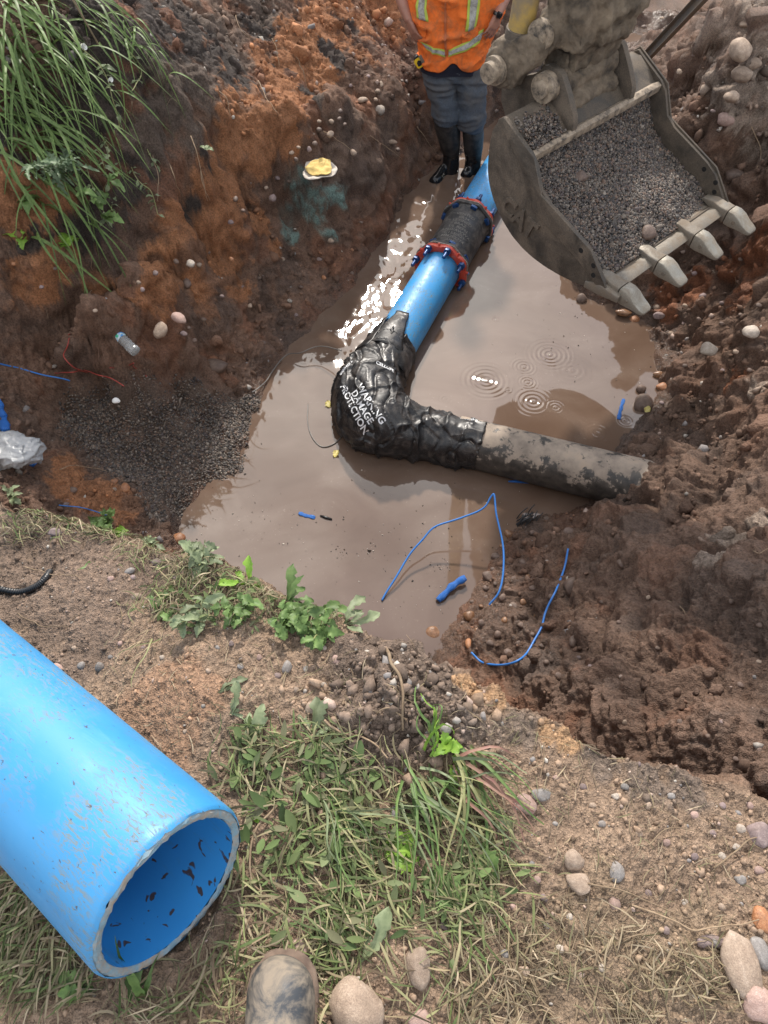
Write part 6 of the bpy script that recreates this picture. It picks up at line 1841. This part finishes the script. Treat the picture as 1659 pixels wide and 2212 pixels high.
blades('soil_straw', 'scattered straw bits over the tan soil', 700, region([(200,1320),(700,1400),(1000,1500),(1659,1760),(1659,2000),(1100,1900),(800,1650),(300,1600)]), .04, .0009, STRAW, 0, 3.1, .006)
# small torn leaves mixed into the mat
def leaf_litter(name, label, n, reg, L_, pal):
    x, y = reg(n); z, i = surf_v(x, y); n = len(x); k = 6; t = np.linspace(0, 1, k)
    a = pr.uniform(0, 6.28, n); Ls = L_ * (.5 + .9 * pr.rand(n)); w = (.12 + .16 * pr.rand(n)) * Ls
    tl = pr.uniform(-.25, .5, n); bd = pr.uniform(-.3, .6, n)
    X_ = Ls[:, None] * t; Z_ = Ls[:, None] * (tl[:, None] * t - bd[:, None] * t ** 2) + .012 + .012 * pr.rand(n, 1)
    W2 = w[:, None] * np.sin(np.pi * (t * .92 + .05))[None] ** .8
    ro = pr.uniform(-.5, .5, n)[:, None]
    def pt(s): 
        lx, ly = X_, s * W2
        return np.stack([x[:, None] + lx * np.cos(a)[:, None] - ly * np.sin(a)[:, None], y[:, None] + lx * np.sin(a)[:, None] + ly * np.cos(a)[:, None], z[:, None] + Z_ + abs(s) * W2 * .25 + s * W2 * ro], -1)
    V = np.stack([pt(-1), pt(0), pt(1)], 2).reshape(-1, 3)
    b = ((np.arange(n) * k * 3)[:, None] + (np.arange(k - 1) * 3)[None]).ravel()
    F = np.vstack([np.c_[b, b + 1, b + 4, b + 3], np.c_[b + 1, b + 2, b + 5, b + 4]])
    pal = np.array(pal); cc = np.repeat((pal[pr.randint(0, len(pal), n)] * (1 + .2 * pr.randn(n, 1))).clip(.01, .6), k * 3, 0)
    tag(obj(name, np_mesh(name, V, F, True, dict(col=cc)), M_CUTG), label, 'leaves', kind='stuff')
LPAL = [(.10, .145, .05), (.14, .18, .07), (.08, .12, .045), (.15, .18, .085), (.18, .18, .10)]
leaf_litter('leaf_litter', 'torn weed leaves mixed into the cut grass', 130, region([(450,1640),(540,1570),(700,1600),(820,1700),(800,1850),(640,1900),(540,1800)]), .034, LPAL)
leaf_litter('leaf_litter_edge', 'scattered torn leaves round the edge of the cut grass', 90, region([(540,1800),(900,1750),(1150,1880),(1000,2010),(700,2080),(540,2000)]), .03, LPAL)
leaf_litter('rim_leaf_litter', 'small torn leaves among the rim weeds', 150, region([(300,1280),(520,1270),(760,1340),(700,1400),(560,1380),(420,1380)], z=1.98), .022, LPAL)
# --- uprooted grass clump beside the mound: thick stems fanning down to the right
def fan(px, py, n, lab, name, ang, spread, L_, mats, W_=.006, hh=.05):
    c = ghit(px, py, .01); rt = thing(name, lab, 'grass', c)
    for k in range(n):
        a = ang + spread * pr.randn(); Lk = L_ * (.5 + .7 * pr.rand())
        n_ = 9; t = np.linspace(0, 1, n_)
        x = Lk * t * math.cos(a) + .01 * np.sin(t * 5 + k); y = Lk * t * math.sin(a) + .01 * np.cos(t * 4 + k)
        o = .018 * pr.randn(2)
        zs, _ = surf_v(c[0] + x + o[0], c[1] + y + o[1])
        z = np.maximum(zs - c[2], -.06) + hh * pr.rand() * np.sin(np.pi * t) + .006 + .02 * pr.rand()
        wdt = W_ * (.4 + .8 * pr.rand()) * (1 - .7 * t)
        v, f = strip(np.c_[x + o[0], y + o[1], z], wdt, (.5 * pr.randn(), .5 * pr.randn(), 1), .4)
        me = np_mesh('blade', v, f); me.materials.append(mats[pr.randint(len(mats))]); put('blade', me, (0, 0, 0), 0, 1, rt)
    return rt
M_PINKST = leaf_mat('pink_stem', (.34, .16, .14), (.40, .26, .18))
fan(990, 1660, 34, 'uprooted grass clump with pinkish stems fanning down to the right', 'uprooted_grass', -.95, .38, .20, [M_STEM, M_STEM, M_PALEL, M_PINKST, M_WEED], .0045)
fan(900, 1700, 26, 'bundle of limp grass stems left of the uprooted clump', 'limp_grass', -.85, .35, .22, [M_STEM, M_PALEL, M_WEED], .004)
fan(930, 1620, 8, 'few upright green blades above the uprooted clump', 'grass_shoots', 1.9, .5, .10, [M_WEED, M_LIMEL], .004, .08)
fan(700, 1750, 22, 'tangle of long grass stems in the middle of the cut grass', 'limp_grass', -1.1, .7, .20, [M_STEM, M_PALEL, M_WEED], .003)
fan(330, 1380, 9, 'tuft of dry grass lying on the tan soil above the pipe', 'dry_grass', -1.9, .5, .12, [M_DRYST, M_STEM], .002)
# --- roots
ROOTS = [([(830,1408),(850,1440),(866,1480),(872,1530),(868,1580)], .0045, 'thick orange root running down the mound at the rim'),
 ([(700,1560),(740,1590),(800,1600),(840,1640)], .003, 'root lying across the foot of the mound'),
 ([(880,1560),(840,1530),(800,1560),(770,1610)], .0022, 'thin root looping over the mound left of the thick one'),
 ([(1175,1610),(1172,1640),(1160,1680)], .002, 'upright pale root on the dry soil near the rim'),
 ([(1360,1955),(1450,1990),(1500,2010),(1570,2000),(1640,1985)], .0022, 'long pale root crossing the dry soil at the right'),
 ([(1270,1910),(1340,1925),(1420,1960),(1480,1985)], .002, 'pale forked root beside the oval tan stone'),
 ([(600,1740),(555,1800),(550,1900),(600,1950)], .003, 'pale bare stem curving beside the pipe opening'),
 ([(800,1850),(815,1920),(800,2000)], .003, 'flattened dry stalk in the middle of the cut grass'),
 ([(60,1230),(110,1245),(180,1250)], .002, 'thin root on the dark soil at the left'),
 ([(40,1330),(90,1355),(150,1360)], .002, 'pale root just above the large pipe'),
 ([(480,1240),(520,1225),(560,1215)], .002, 'bent twig sticking out over the water at the rim'),
 ([(640,1270),(690,1250),(720,1245)], .0015, 'thin straw arching over the water from the rim'),
 ([(1540,1880),(1600,1830),(1659,1800)], .0022, 'pale root at the right edge of the dry ground'),
 ([(1400,1830),(1440,1790),(1500,1800)], .0018, 'curled root near the middle right of the dry ground')]
for pts, r, lab in ROOTS:
    P = [ghit(x, y, .012) for x, y in pts]; path = smooth_path(P, 40)
    path = path + .005 * np.c_[vn(path, 30, 2), vn(path, 30, 3), np.abs(vn(path, 30, 4))]
    v, f = tube(path, np.linspace(r, r * .5, 40), 6)
    tag(obj('root', np_mesh('root', v, f), M_ROOT), lab, 'root')
FR = [[(415,300),(430,350),(450,440)],[(425,320),(440,400),(455,440)],[(285,230),(300,300),(330,370)],[(560,180),(575,220),(600,250)],[(640,130),(655,160),(665,200)],[(700,290),(720,300),(760,330)],[(800,300),(830,320),(870,350)],[(900,280),(930,320),(945,340)],[(330,340),(345,400),(340,440)],[(365,360),(380,400),(400,440)],[(590,90),(600,120),(602,150)],[(510,40),(520,70),(540,90)],[(470,200),(490,220),(500,260)],[(560,600),(575,640),(570,670)],[(200,560),(205,620),(190,650)],[(130,1020),(160,1010),(230,1020)],[(1590,1180),(1630,1200),(1659,1190)],[(1500,350),(1520,380),(1530,420)],[(1440,1300),(1470,1320),(1480,1350)],[(1620,280),(1640,330),(1630,380)]]
FRL = ['long pale root hanging down the middle of the orange wall', 'forked root beside the long one in the orange wall', 'root trailing down the brown bank right of the teasel', 'fine root in the upper orange wall above the cobble band', 'fine root high in the orange wall left of the worker', 'root lying on the grey ledge behind the yellow rag',
 'root running down the dark ledge right of the rag', 'root near the left boot of the worker', 'thin root at the lower end of the brown bank', 'thin root above the dark patch in the bank', 'short root below the top edge of the orange wall', 'short root in the dark soil at the top edge', 'fine root in the dark soil above the orange wall', 'straw like root on the slope near the water',
 'root on the brown slope below the seedlings', 'pale twig on the soil right of the plastic bag', 'root on the dry clods at the right edge', 'root hanging on the shaded bank behind the bucket', 'root on the brown mud bank below the black pipe', 'root on the bank under the boulder pile']
for pts, frl in zip(FR, FRL):
    P = [ghit(x, y, .02) for x, y in pts]; path = smooth_path(P, 24)
    path = path + .010 * np.c_[vn(path, 14, 2), vn(path, 14, 3), np.abs(vn(path, 14, 4))]
    v, f = tube(path, np.linspace(.0032, .0015, 24), 5)
    tag(obj('root', np_mesh('root', v, f), M_ROOT), frl, 'root')
# fine root hairs all over cut soil and near ground
def hairs(n, xr, yr, acc, L_, r, name, lab):
    x = pr.uniform(*xr, n); y = pr.uniform(*yr, n); z, i = surf_v(x, y); k = acc(x, y, z, i)
    V = []; F = []; m = 0
    for a, b, c in zip(x[k], y[k], z[k]):
        d = unit(pr.randn(3)); d2 = unit(pr.randn(3)); Lk = L_ * (.4 + pr.rand())
        p0 = np.array([a, b, c - .004]); P = smooth_path([p0, p0 + d * Lk * .4 + [0, 0, Lk * .3], p0 + d * Lk * .7 + d2 * Lk * .3 + [0, 0, Lk * .1]], 6)
        v, f = tube(P, r, 3, False); V.append(v); F += [tuple(q + m for q in ff) for ff in f]; m += len(v)
    tag(obj(name, np_mesh(name, np.concatenate(V), F), M_ROOT), lab, 'roots', kind='stuff')
hairs(260, (-1.0, 1.1), (.1, 1.2), lambda x, y, z, i: NEAR[i] > .6, .035, .0007, 'root_hairs', 'fine root hairs on the near ground')
hairs(330, (-2.6, 2.5), (2.0, 7.5), lambda x, y, z, i: (NEAR[i] < .3) & (z > .35), .07, .0013, 'root_hairs_pit', 'fine root hairs in the earth of the pit')
# ------------------------------------------------------------------ boot, wires, litter, steel channel
# --- boot of the person taking the picture
tp_ = at(606, 2048, 2.16); tp_[2] = 2.085
g = NT('dusty_rubber'); p = g.tc()
du = g.ramp(g.noise(p, 17, 6, .68, .5), [(.42, 0.0), (.58, .95)])
M_DUSTB = g.set(color=g.mix(du, (.040, .044, .050), (.25, .205, .155)), rough=g.mix(du, .45, .9), normal=g.bump(g.noise(p, 60, 4), .25, .003))
bt = thing('rubber_boot', 'dusty black rubber boot toe of the photographer at the bottom edge', 'boot', (tp_[0], tp_[1] - .15, 2.08))
def foot(scale_w, z0, hs, toe_ext):
    sec = []
    for k, w, h in ((0, .030, .8), (.05, .042, .95), (.2, .047, 1.3), (.40, .050, 1.35), (.55, .056, 1.1), (.68, .061, .98), (.80, .061, .92), (.89, .055, .82), (.95, .042, .62), (.985, .026, .40), (1.0, .010, .2)):
        c = np.array([tp_[0] + .012 * (1 - k), tp_[1] - .305 + (.305 + toe_ext) * k, z0])
        ang = np.linspace(0, 2 * np.pi, 28, endpoint=False)
        zz = np.where(np.sin(ang) > 0, np.sin(ang) ** .9 if False else np.abs(np.sin(ang)) ** .8 * hs * h, -np.abs(np.sin(ang)) ** .4 * .012)
        sec.append(c + np.c_[(w + scale_w) * np.sign(np.cos(ang)) * np.abs(np.cos(ang)) ** .75, 0 * ang, zz])
    return loft(sec)
v, f = foot(.0, 2.118, .085, -.008)
sh = ell_loft([(np.array([tp_[0] + .012, tp_[1] - .235, 2.13]), .047, .062), (np.array([tp_[0] + .012, tp_[1] - .24, 2.24]), .05, .062), (np.array([tp_[0] + .012, tp_[1] - .245, 2.38]), .058, .066), (np.array([tp_[0] + .012, tp_[1] - .245, 2.50]), .062, .068)], 28)
obj('upper', remesh(*join([(v, f), sh]), .006, 3, lambda P, N: .0015 * vn(P, 25, 3)), M_DUSTB, bt)
v, f = foot(.006, 2.098, .024, .004)
g = NT('muddy_sole'); p = g.geo()
M_SOLE = g.set(color=g.ramp(g.noise(p, 30, 5), [(.3, (.09, .06, .045)), (.7, (.21, .15, .11))]), rough=.9, normal=g.bump(g.noise(p, 80, 4), .4, .004))
obj('sole', finish(v, f, .003), M_SOLE, bt)

# --- wires
def wire_mat(name, c): return NT(name).set(color=c, rough=.35)
M_WBLUE = wire_mat('blue_wire_sheath', (.03, .17, .50)); M_WRED = wire_mat('red_wire_sheath', (.35, .04, .03)); M_WGREY = wire_mat('grey_wire_sheath', (.12, .11, .10)); M_WBLACK = wire_mat('black_sheath', (.014, .014, .015))
def wire(pts, r, mat, lab, group=None, n=80, wob=.004):
    P = []
    for q in pts:
        if len(q) == 3: P.append(at(q[0], q[1], q[2]))
        else: P.append(ghit(q[0], q[1], r + .016))
    path = smooth_path(P, n)
    path = path + wob * np.c_[vn(path, 9, 2), vn(path, 9, 3), vn(path, 9, 4)]
    v, f = tube(path, r, 8)
    o = obj('wire', np_mesh('wire', v, f), mat)
    return tag(o, lab, 'wire', group)
wire([(826,1298,.004),(846,1262,.03),(885,1200,.08),(915,1160,.12),(945,1135,.15),(1000,1117,.19),(1045,1095,.24),(1062,1072,.28),(1069,1070,.29),(1072,1110,.25),(1084,1170,.19),(1088,1225,.16),(1080,1275,.14),(1056,1308,.09)], .0058, M_WBLUE, 'blue wire arching out of the water below the elbow', wob=.006, n=140)
wire([(1226,1190),(1218,1235),(1196,1285),(1176,1330),(1166,1362),(1140,1410),(1112,1433),(1075,1441),(1040,1434),(1018,1414)], .0058, M_WBLUE, 'blue wire curling over the wet mud of the lower right shore')
wire([(-40,780),(40,800),(100,817),(150,826),(190,845),(218,861)], .0045, M_WBLUE, 'blue wire lying on the brown soil at the left edge')
wire([(545,852),(560,842),(578,825),(600,790),(622,766,.04),(650,762,.07),(690,748,.10),(738,756,.16)], .0040, M_WGREY, 'grey tracer wire running from the slope to the wrapped elbow')
wire([(665,872,.003),(664,905,.003),(672,940,.003),(695,965,.003),(722,958,.003),(741,935,.003),(747,905,.01)], .0034, M_WGREY, 'thin dark wire loop lying in the water left of the elbow')
for k, pts in enumerate([[(152,735),(148,755),(140,775),(165,800),(200,812)],[(150,728),(165,722),(178,720)],[(175,800),(215,815),(240,822),(270,840)],[(240,800),(265,796),(290,790)],[(290,795),(305,808),(318,818)],[(120,812),(160,808),(200,806)]]):
    wire(pts, .0026, M_WRED, ['dull red wire looping left of the bottle', 'short red wire end above the loop left of the bottle', 'red wire running across the top of the gravel', 'red wire bit just below the bottle', 'red wire hooked over a clod right of the bottle', 'straight red wire left of the gravel top'][k], n=40)
wire([(130,1095),(170,1100),(205,1108),(235,1118)], .0032, M_WBLUE, 'blue wire hidden in the weeds of the left rim')
# --- blue mesh sleeves
g = NT('blue_plastic_net'); p = g.tc()
wv_ = g.n('ShaderNodeTexWave', wave_type='BANDS'); wv_.inputs['Scale'].default_value = 60; g.l(g.mapv(p, rot=(0, 0, .7)), wv_.inputs['Vector'])
wv2 = g.n('ShaderNodeTexWave', wave_type='BANDS'); wv2.inputs['Scale'].default_value = 60; g.l(g.mapv(p, rot=(0, 0, -.7)), wv2.inputs['Vector'])
nw = g.math('MAXIMUM', wv_.outputs['Fac'], wv2.outputs['Fac'])
M_NET = g.set(color=g.mix(nw, (.010, .04, .15), (.02, .16, .55)), rough=.4, normal=g.bump(nw, .8, .003))
def net(pts, r, lab, name='mesh_sleeve', flat=.45):
    P = [at(*q) if len(q) == 3 else ghit(q[0], q[1], r * flat) for q in pts]
    path = smooth_path(P, 24); k = len(path)
    rr = r * (.75 + .25 * np.sin(np.linspace(0, 9, k)) ** 2); rr[-1] *= 1.1
    v, f = tube(path, rr, 18)
    z0_ = np.repeat(path[:, 2], 18); v[:, 2] = z0_ + (v[:, 2] - z0_) * flat
    v = v + .003 * np.c_[vn(v, 40, 1), vn(v, 40, 2), vn(v, 40, 3)]
    return tag(obj(name, np_mesh(name, v, f), M_NET), lab, 'plastic mesh')
net([(946,1297,.012),(960,1284,.02),(975,1268,.03),(990,1257,.035),(1006,1248,.04)], .022, 'roll of blue plastic mesh in the shallow water beside a brown cobble', flat=.7)
net([(-6,868),(2,890),(8,910),(14,932)], .030, 'strip of blue plastic mesh at the left edge above the plastic bag')
net([(36,972),(50,985),(64,995),(80,1005)], .030, 'blue plastic mesh sleeve sticking out right of the plastic bag')
net([(1347,862,.004),(1342,880,.004),(1336,905,.004)], .014, 'blue plastic mesh scrap floating by the right shore', flat=.3)
net([(645,1108,.003),(660,1113,.004),(680,1118,.003)], .013, 'blue plastic scrap floating in the near water', flat=.3)
tag(obj('plastic_scrap', np_mesh('plastic_scrap', *tube([at(692, 1114, .003), at(704, 1118, .004), at(717, 1122, .003)], [.006, .009, .006], 8)), M_WBLACK), 'black sliver floating right of the blue scrap', 'scrap')
tag(obj('plastic_scrap', np_mesh('plastic_scrap', *tube([at(1098, 1040, .003), at(1118, 1040, .004), at(1142, 1043, .003)], [.005, .010, .005], 8)), M_NET), 'dark blue scrap floating under the black pipe', 'scrap')
# --- clear bag at the left edge
g = NT('clear_film'); p = g.geo()
M_FILM = g.set(color=(.55, .57, .58), rough=.2, trans=.45, alpha=.9, normal=g.bump(g.noise(p, 28, 4, .5, .8), .8, .01))
bc = ghit(18, 985, .03)
v = ico(5)[0] * np.array([.15, .085, .05]); v = v * (1 + .22 * vn(v, 14, 2) + .16 * (1 - np.abs(vn(v, 24, 5)))[:, ][:] if v.ndim == 1 else (1 + .45 * vn(v, 13, 2) + .30 * (1 - np.abs(vn(v, 26, 5))) ** 2 + .12 * (1 - np.abs(vn(v, 55, 7))) ** 2)[:, None])
bg = obj('plastic_bag', np_mesh('plastic_bag', v + bc, ico(5)[1]), M_FILM); tag(bg, 'crumpled clear plastic bag on the soil at the left edge', 'bag')
# --- plastic bottle
q0, q1 = ghit(246, 732, .085), ghit(300, 776, .055)
dB = unit(q1 - q0); LB = np.linalg.norm(q1 - q0)
bo = thing('plastic_bottle', 'crushed clear plastic bottle lying half in the mud on the left slope', 'bottle', q0)
sB = np.array([0, .02, .10, .12, .22, .32, .36, .5, .55, .6, .65, .7, .75, .8, .85, .9, .97, 1.0])
rB = np.array([.014, .014, .013, .018, .030, .035, .036, .036, .034, .036, .033, .036, .033, .036, .033, .036, .034, .022])
v, f = tube([q0 + dB * LB * t for t in sB], rB * .92, 24)
v = v + .004 * np.c_[vn(v, 18, 1), vn(v, 18, 2), vn(v, 18, 3)]
g = NT('bottle_plastic'); p = g.geo()
M_PET = g.set(color=(.72, .74, .73), rough=.08, trans=.75, ior=1.3, normal=g.bump(g.noise(p, 40, 3), .4, .004))
obj('bottle_body', finish(v, f, 0), M_PET, bo)
v, f = cyl(q0 - dB * .008, q0 + dB * .014, .0175, 20); obj('cap', finish(v, f, .002), NT('white_cap').set(color=(.6, .62, .62), rough=.4), bo)
v, f = tube([q0 + dB * LB * t for t in (.37, .43, .50)], [.0340, .0343, .0340], 24, False)
g = NT('bottle_label'); sp_ = g.n('ShaderNodeSeparateXYZ'); g.l(g.geo(), sp_.inputs[0])
M_LABEL = g.set(color=g.ramp(g.noise(g.geo(), 30, 2), [(.42, (.05, .25, .55)), (.5, (.62, .70, .70)), (.58, (.05, .42, .25))]), rough=.35)
obj('label', np_mesh('label', v, f), M_LABEL, bo)
# --- yellow rag
rc = ghit(690, 366, .02)
n_ = 26; U_, V_ = np.meshgrid(np.linspace(-1, 1, n_), np.linspace(-1, 1, n_))
def rag(sx, sy, off, seed, name, mat, lab=None, parent=None):
    r_ = 1 + .10 * np.sin(3 * np.arctan2(V_, U_) + seed)
    x = U_ * sx * np.sqrt(1 - .40 * V_ ** 2) * r_; y = V_ * sy * np.sqrt(1 - .40 * U_ ** 2) * r_
    P = np.c_[rc[0] + x.ravel(), rc[1] + y.ravel(), np.zeros(n_ * n_)]
    zb = base_z(P[:, 0], P[:, 1])
    q = P.astype(np.float32)
    P[:, 2] = np.maximum(zb, rc[2] - .06) * .55 + rc[2] * .45 + off + .022 * (1 - np.abs(vn(q, 13, seed))) + .008 * vn(q, 34, seed + 2)
    a, b = np.meshgrid(np.arange(n_ - 1), np.arange(n_ - 1)); i0 = (b * n_ + a).ravel()
    o = obj(name, np_mesh(name, P, np.c_[i0, i0 + 1, i0 + n_ + 1, i0 + n_]), mat, parent)
    m_ = o.modifiers.new('thick', 'SOLIDIFY'); m_.thickness = .006
    return o
rg = thing('rag', 'crumpled yellow rag on a white backing lying on the grey ledge', 'rag', rc)
g = NT('white_backing'); p = g.geo(); MB_ = g.set(color=g.ramp(g.noise(p, 25, 4), [(.3, (.36, .30, .24)), (.7, (.60, .55, .48))]), rough=.9)
g = NT('yellow_cloth'); p = g.geo(); MY_ = g.set(color=g.ramp(g.noise(p, 22, 4), [(.3, (.48, .33, .10)), (.7, (.68, .51, .19))]), rough=.9, normal=g.bump(g.noise(p, 70, 4), .4, .005))
rag(.118, .13, .0, 2, 'backing', MB_, parent=rg); rag(.092, .10, .026, 4, 'cloth', MY_, parent=rg)
# --- corrugated conduit on the near bank
P = smooth_path([ghit(x, y, .006) for x, y in [(-40,1268),(0,1276),(45,1282),(80,1270),(100,1252),(110,1238)]], 120)
v, f = tube(P, .0095 + .0022 * np.sign(np.sin(np.arange(120) * 2.1)), 12)
tag(obj('corrugated_conduit', np_mesh('corrugated_conduit', v, f), M_WBLACK), 'black corrugated conduit half buried in the near bank at the left edge', 'conduit')
# --- cable tie bundle in the mud
bc = ghit(1128, 1128, .01); ct = thing('cable_tie_bundle', 'bundle of black cable ties sticking out of the mud at the shore', 'cable ties', bc)
for k in range(16):
    a = .9 + .35 * pr.randn(); d_ = np.array([math.cos(a), math.sin(a) * .6, .45 + .3 * pr.rand()])
    o_ = np.array([.03 * pr.randn(), .02 * pr.randn(), 0])
    v, f = tube(smooth_path([bc + o_ - d_ * .05, bc + o_ + d_ * .03, bc + o_ + d_ * .085 + [.01, 0, -.02]], 8), .0032, 5)
    obj('cable_tie', np_mesh('cable_tie', v, f), M_WBLACK, ct)
# --- bits in the water
for (x, y, s_, lab) in ((1388, 876, .075, 'dark sod clod standing in the water by the right shore'), (1385, 842, .04, 'small mud clod at the water edge above the sod clod'), (1255, 648, .045, 'mud lump in the water beside the first bucket tooth')):
    o = obj('mud_clod', stone_mesh(int(x) % 7 + 2, 3, .5), SM['mud']); q = at(x, y, .0)
    o.location = Vector(q + [0, 0, s_ * .25]); o.scale = (s_, s_ * .8, s_ * .75); tag(o, lab, 'clod')
M_YLEAF = leaf_mat('yellow_leaf', (.55, .44, .12), (.70, .62, .25))
for (x, y, z_, lab) in ((712, 880, .004, 'yellowish leaf scrap floating left of the elbow'), (724, 988, .004, 'tiny yellow scrap floating below the elbow'), (1405, 880, .09, 'pale yellow leaf on the sod clod by the right shore')):
    me = leaf_mesh(.06, .022, 'oval', .15, int(x)); me.materials.append(M_YLEAF)
    o = bpy.data.objects.new('leaf_scrap', me); COL.objects.link(o); o.location = Vector(at(x, y, z_)); o.rotation_euler = (0, .2, x); tag(o, lab, 'leaf')
v = []; f = []; m = 0; cc = []
dbx = []
for (cx, cy, n, sp) in ((735, 1195, 14, .03), (798, 1192, 30, .035), (955, 1222, 26, .04), (1050, 1010, 20, .2), (700, 1150, 90, .45), (1000, 1180, 60, .3), (1300, 760, 60, .35), (1250, 700, 30, .3), (560, 1130, 40, .2), (880, 1230, 60, .3)):
    c = at(cx, cy, 0.0)
    for k in range(n): dbx.append(c + [sp * pr.randn(), sp * .7 * pr.randn(), .001])
dbx = np.array(dbx); zz, ii = surf_v(dbx[:, 0], dbx[:, 1]); dbx = dbx[zz < -.01]
v, f, c = pebble_cloud(dbx, .0028 * np.exp(.5 * pr.randn(len(dbx))), pick_cols(len(dbx), [(.03, .025, .02), (.06, .045, .03), (.45, .40, .34)]), .3)
tag(obj('floating_debris', np_mesh('floating_debris', v, f, True, dict(col=c)), M_CRUMB), 'specks of dark debris floating on the muddy water', 'debris', kind='stuff')
# --- white chip
o = obj('plastic_chip', stone_mesh(4, 2, .9), NT('white_chip').set(color=(.7, .69, .66), rough=.5)); o.location = Vector(ghit(252, 868, .012)); o.scale = (.028, .018, .012); tag(o, 'white chip lying at the top of the gravel bed', 'chip')
# --- steel channel leaning behind the bucket
ch0 = at(1392, 132, .25); ch1 = pl(1545, -30, (0, 6.9, 0), np.array([0, 1.0, 0]))
dC = unit(ch1 - ch0); ch1 = ch0 + dC * 2.6
_, sC, tC = frame_from(dC, CP - ch0)
prof = [(-.055, 0), (.055, 0), (.055, .045), (.047, .045), (.047, .008), (-.047, .008), (-.047, .045), (-.055, .045)]
v, f = prism(prof, ch0, sC, -tC, dC, 2.6)
chn = thing('steel_channel', 'dusty steel channel beam leaning behind the bucket in the far trench', 'beam', ch0)
obj('channel', finish(v, f, .002), M_EDGE, chn)
for t_ in (.45, 1.1, 1.75):
    c = ch0 + dC * t_ + tC * .0008
    v, f = tube([c - tC * .004, c + tC * .0008], [.020, .020], 16)
    obj('bolt_hole', finish(v, f), M_HOLE, chn)
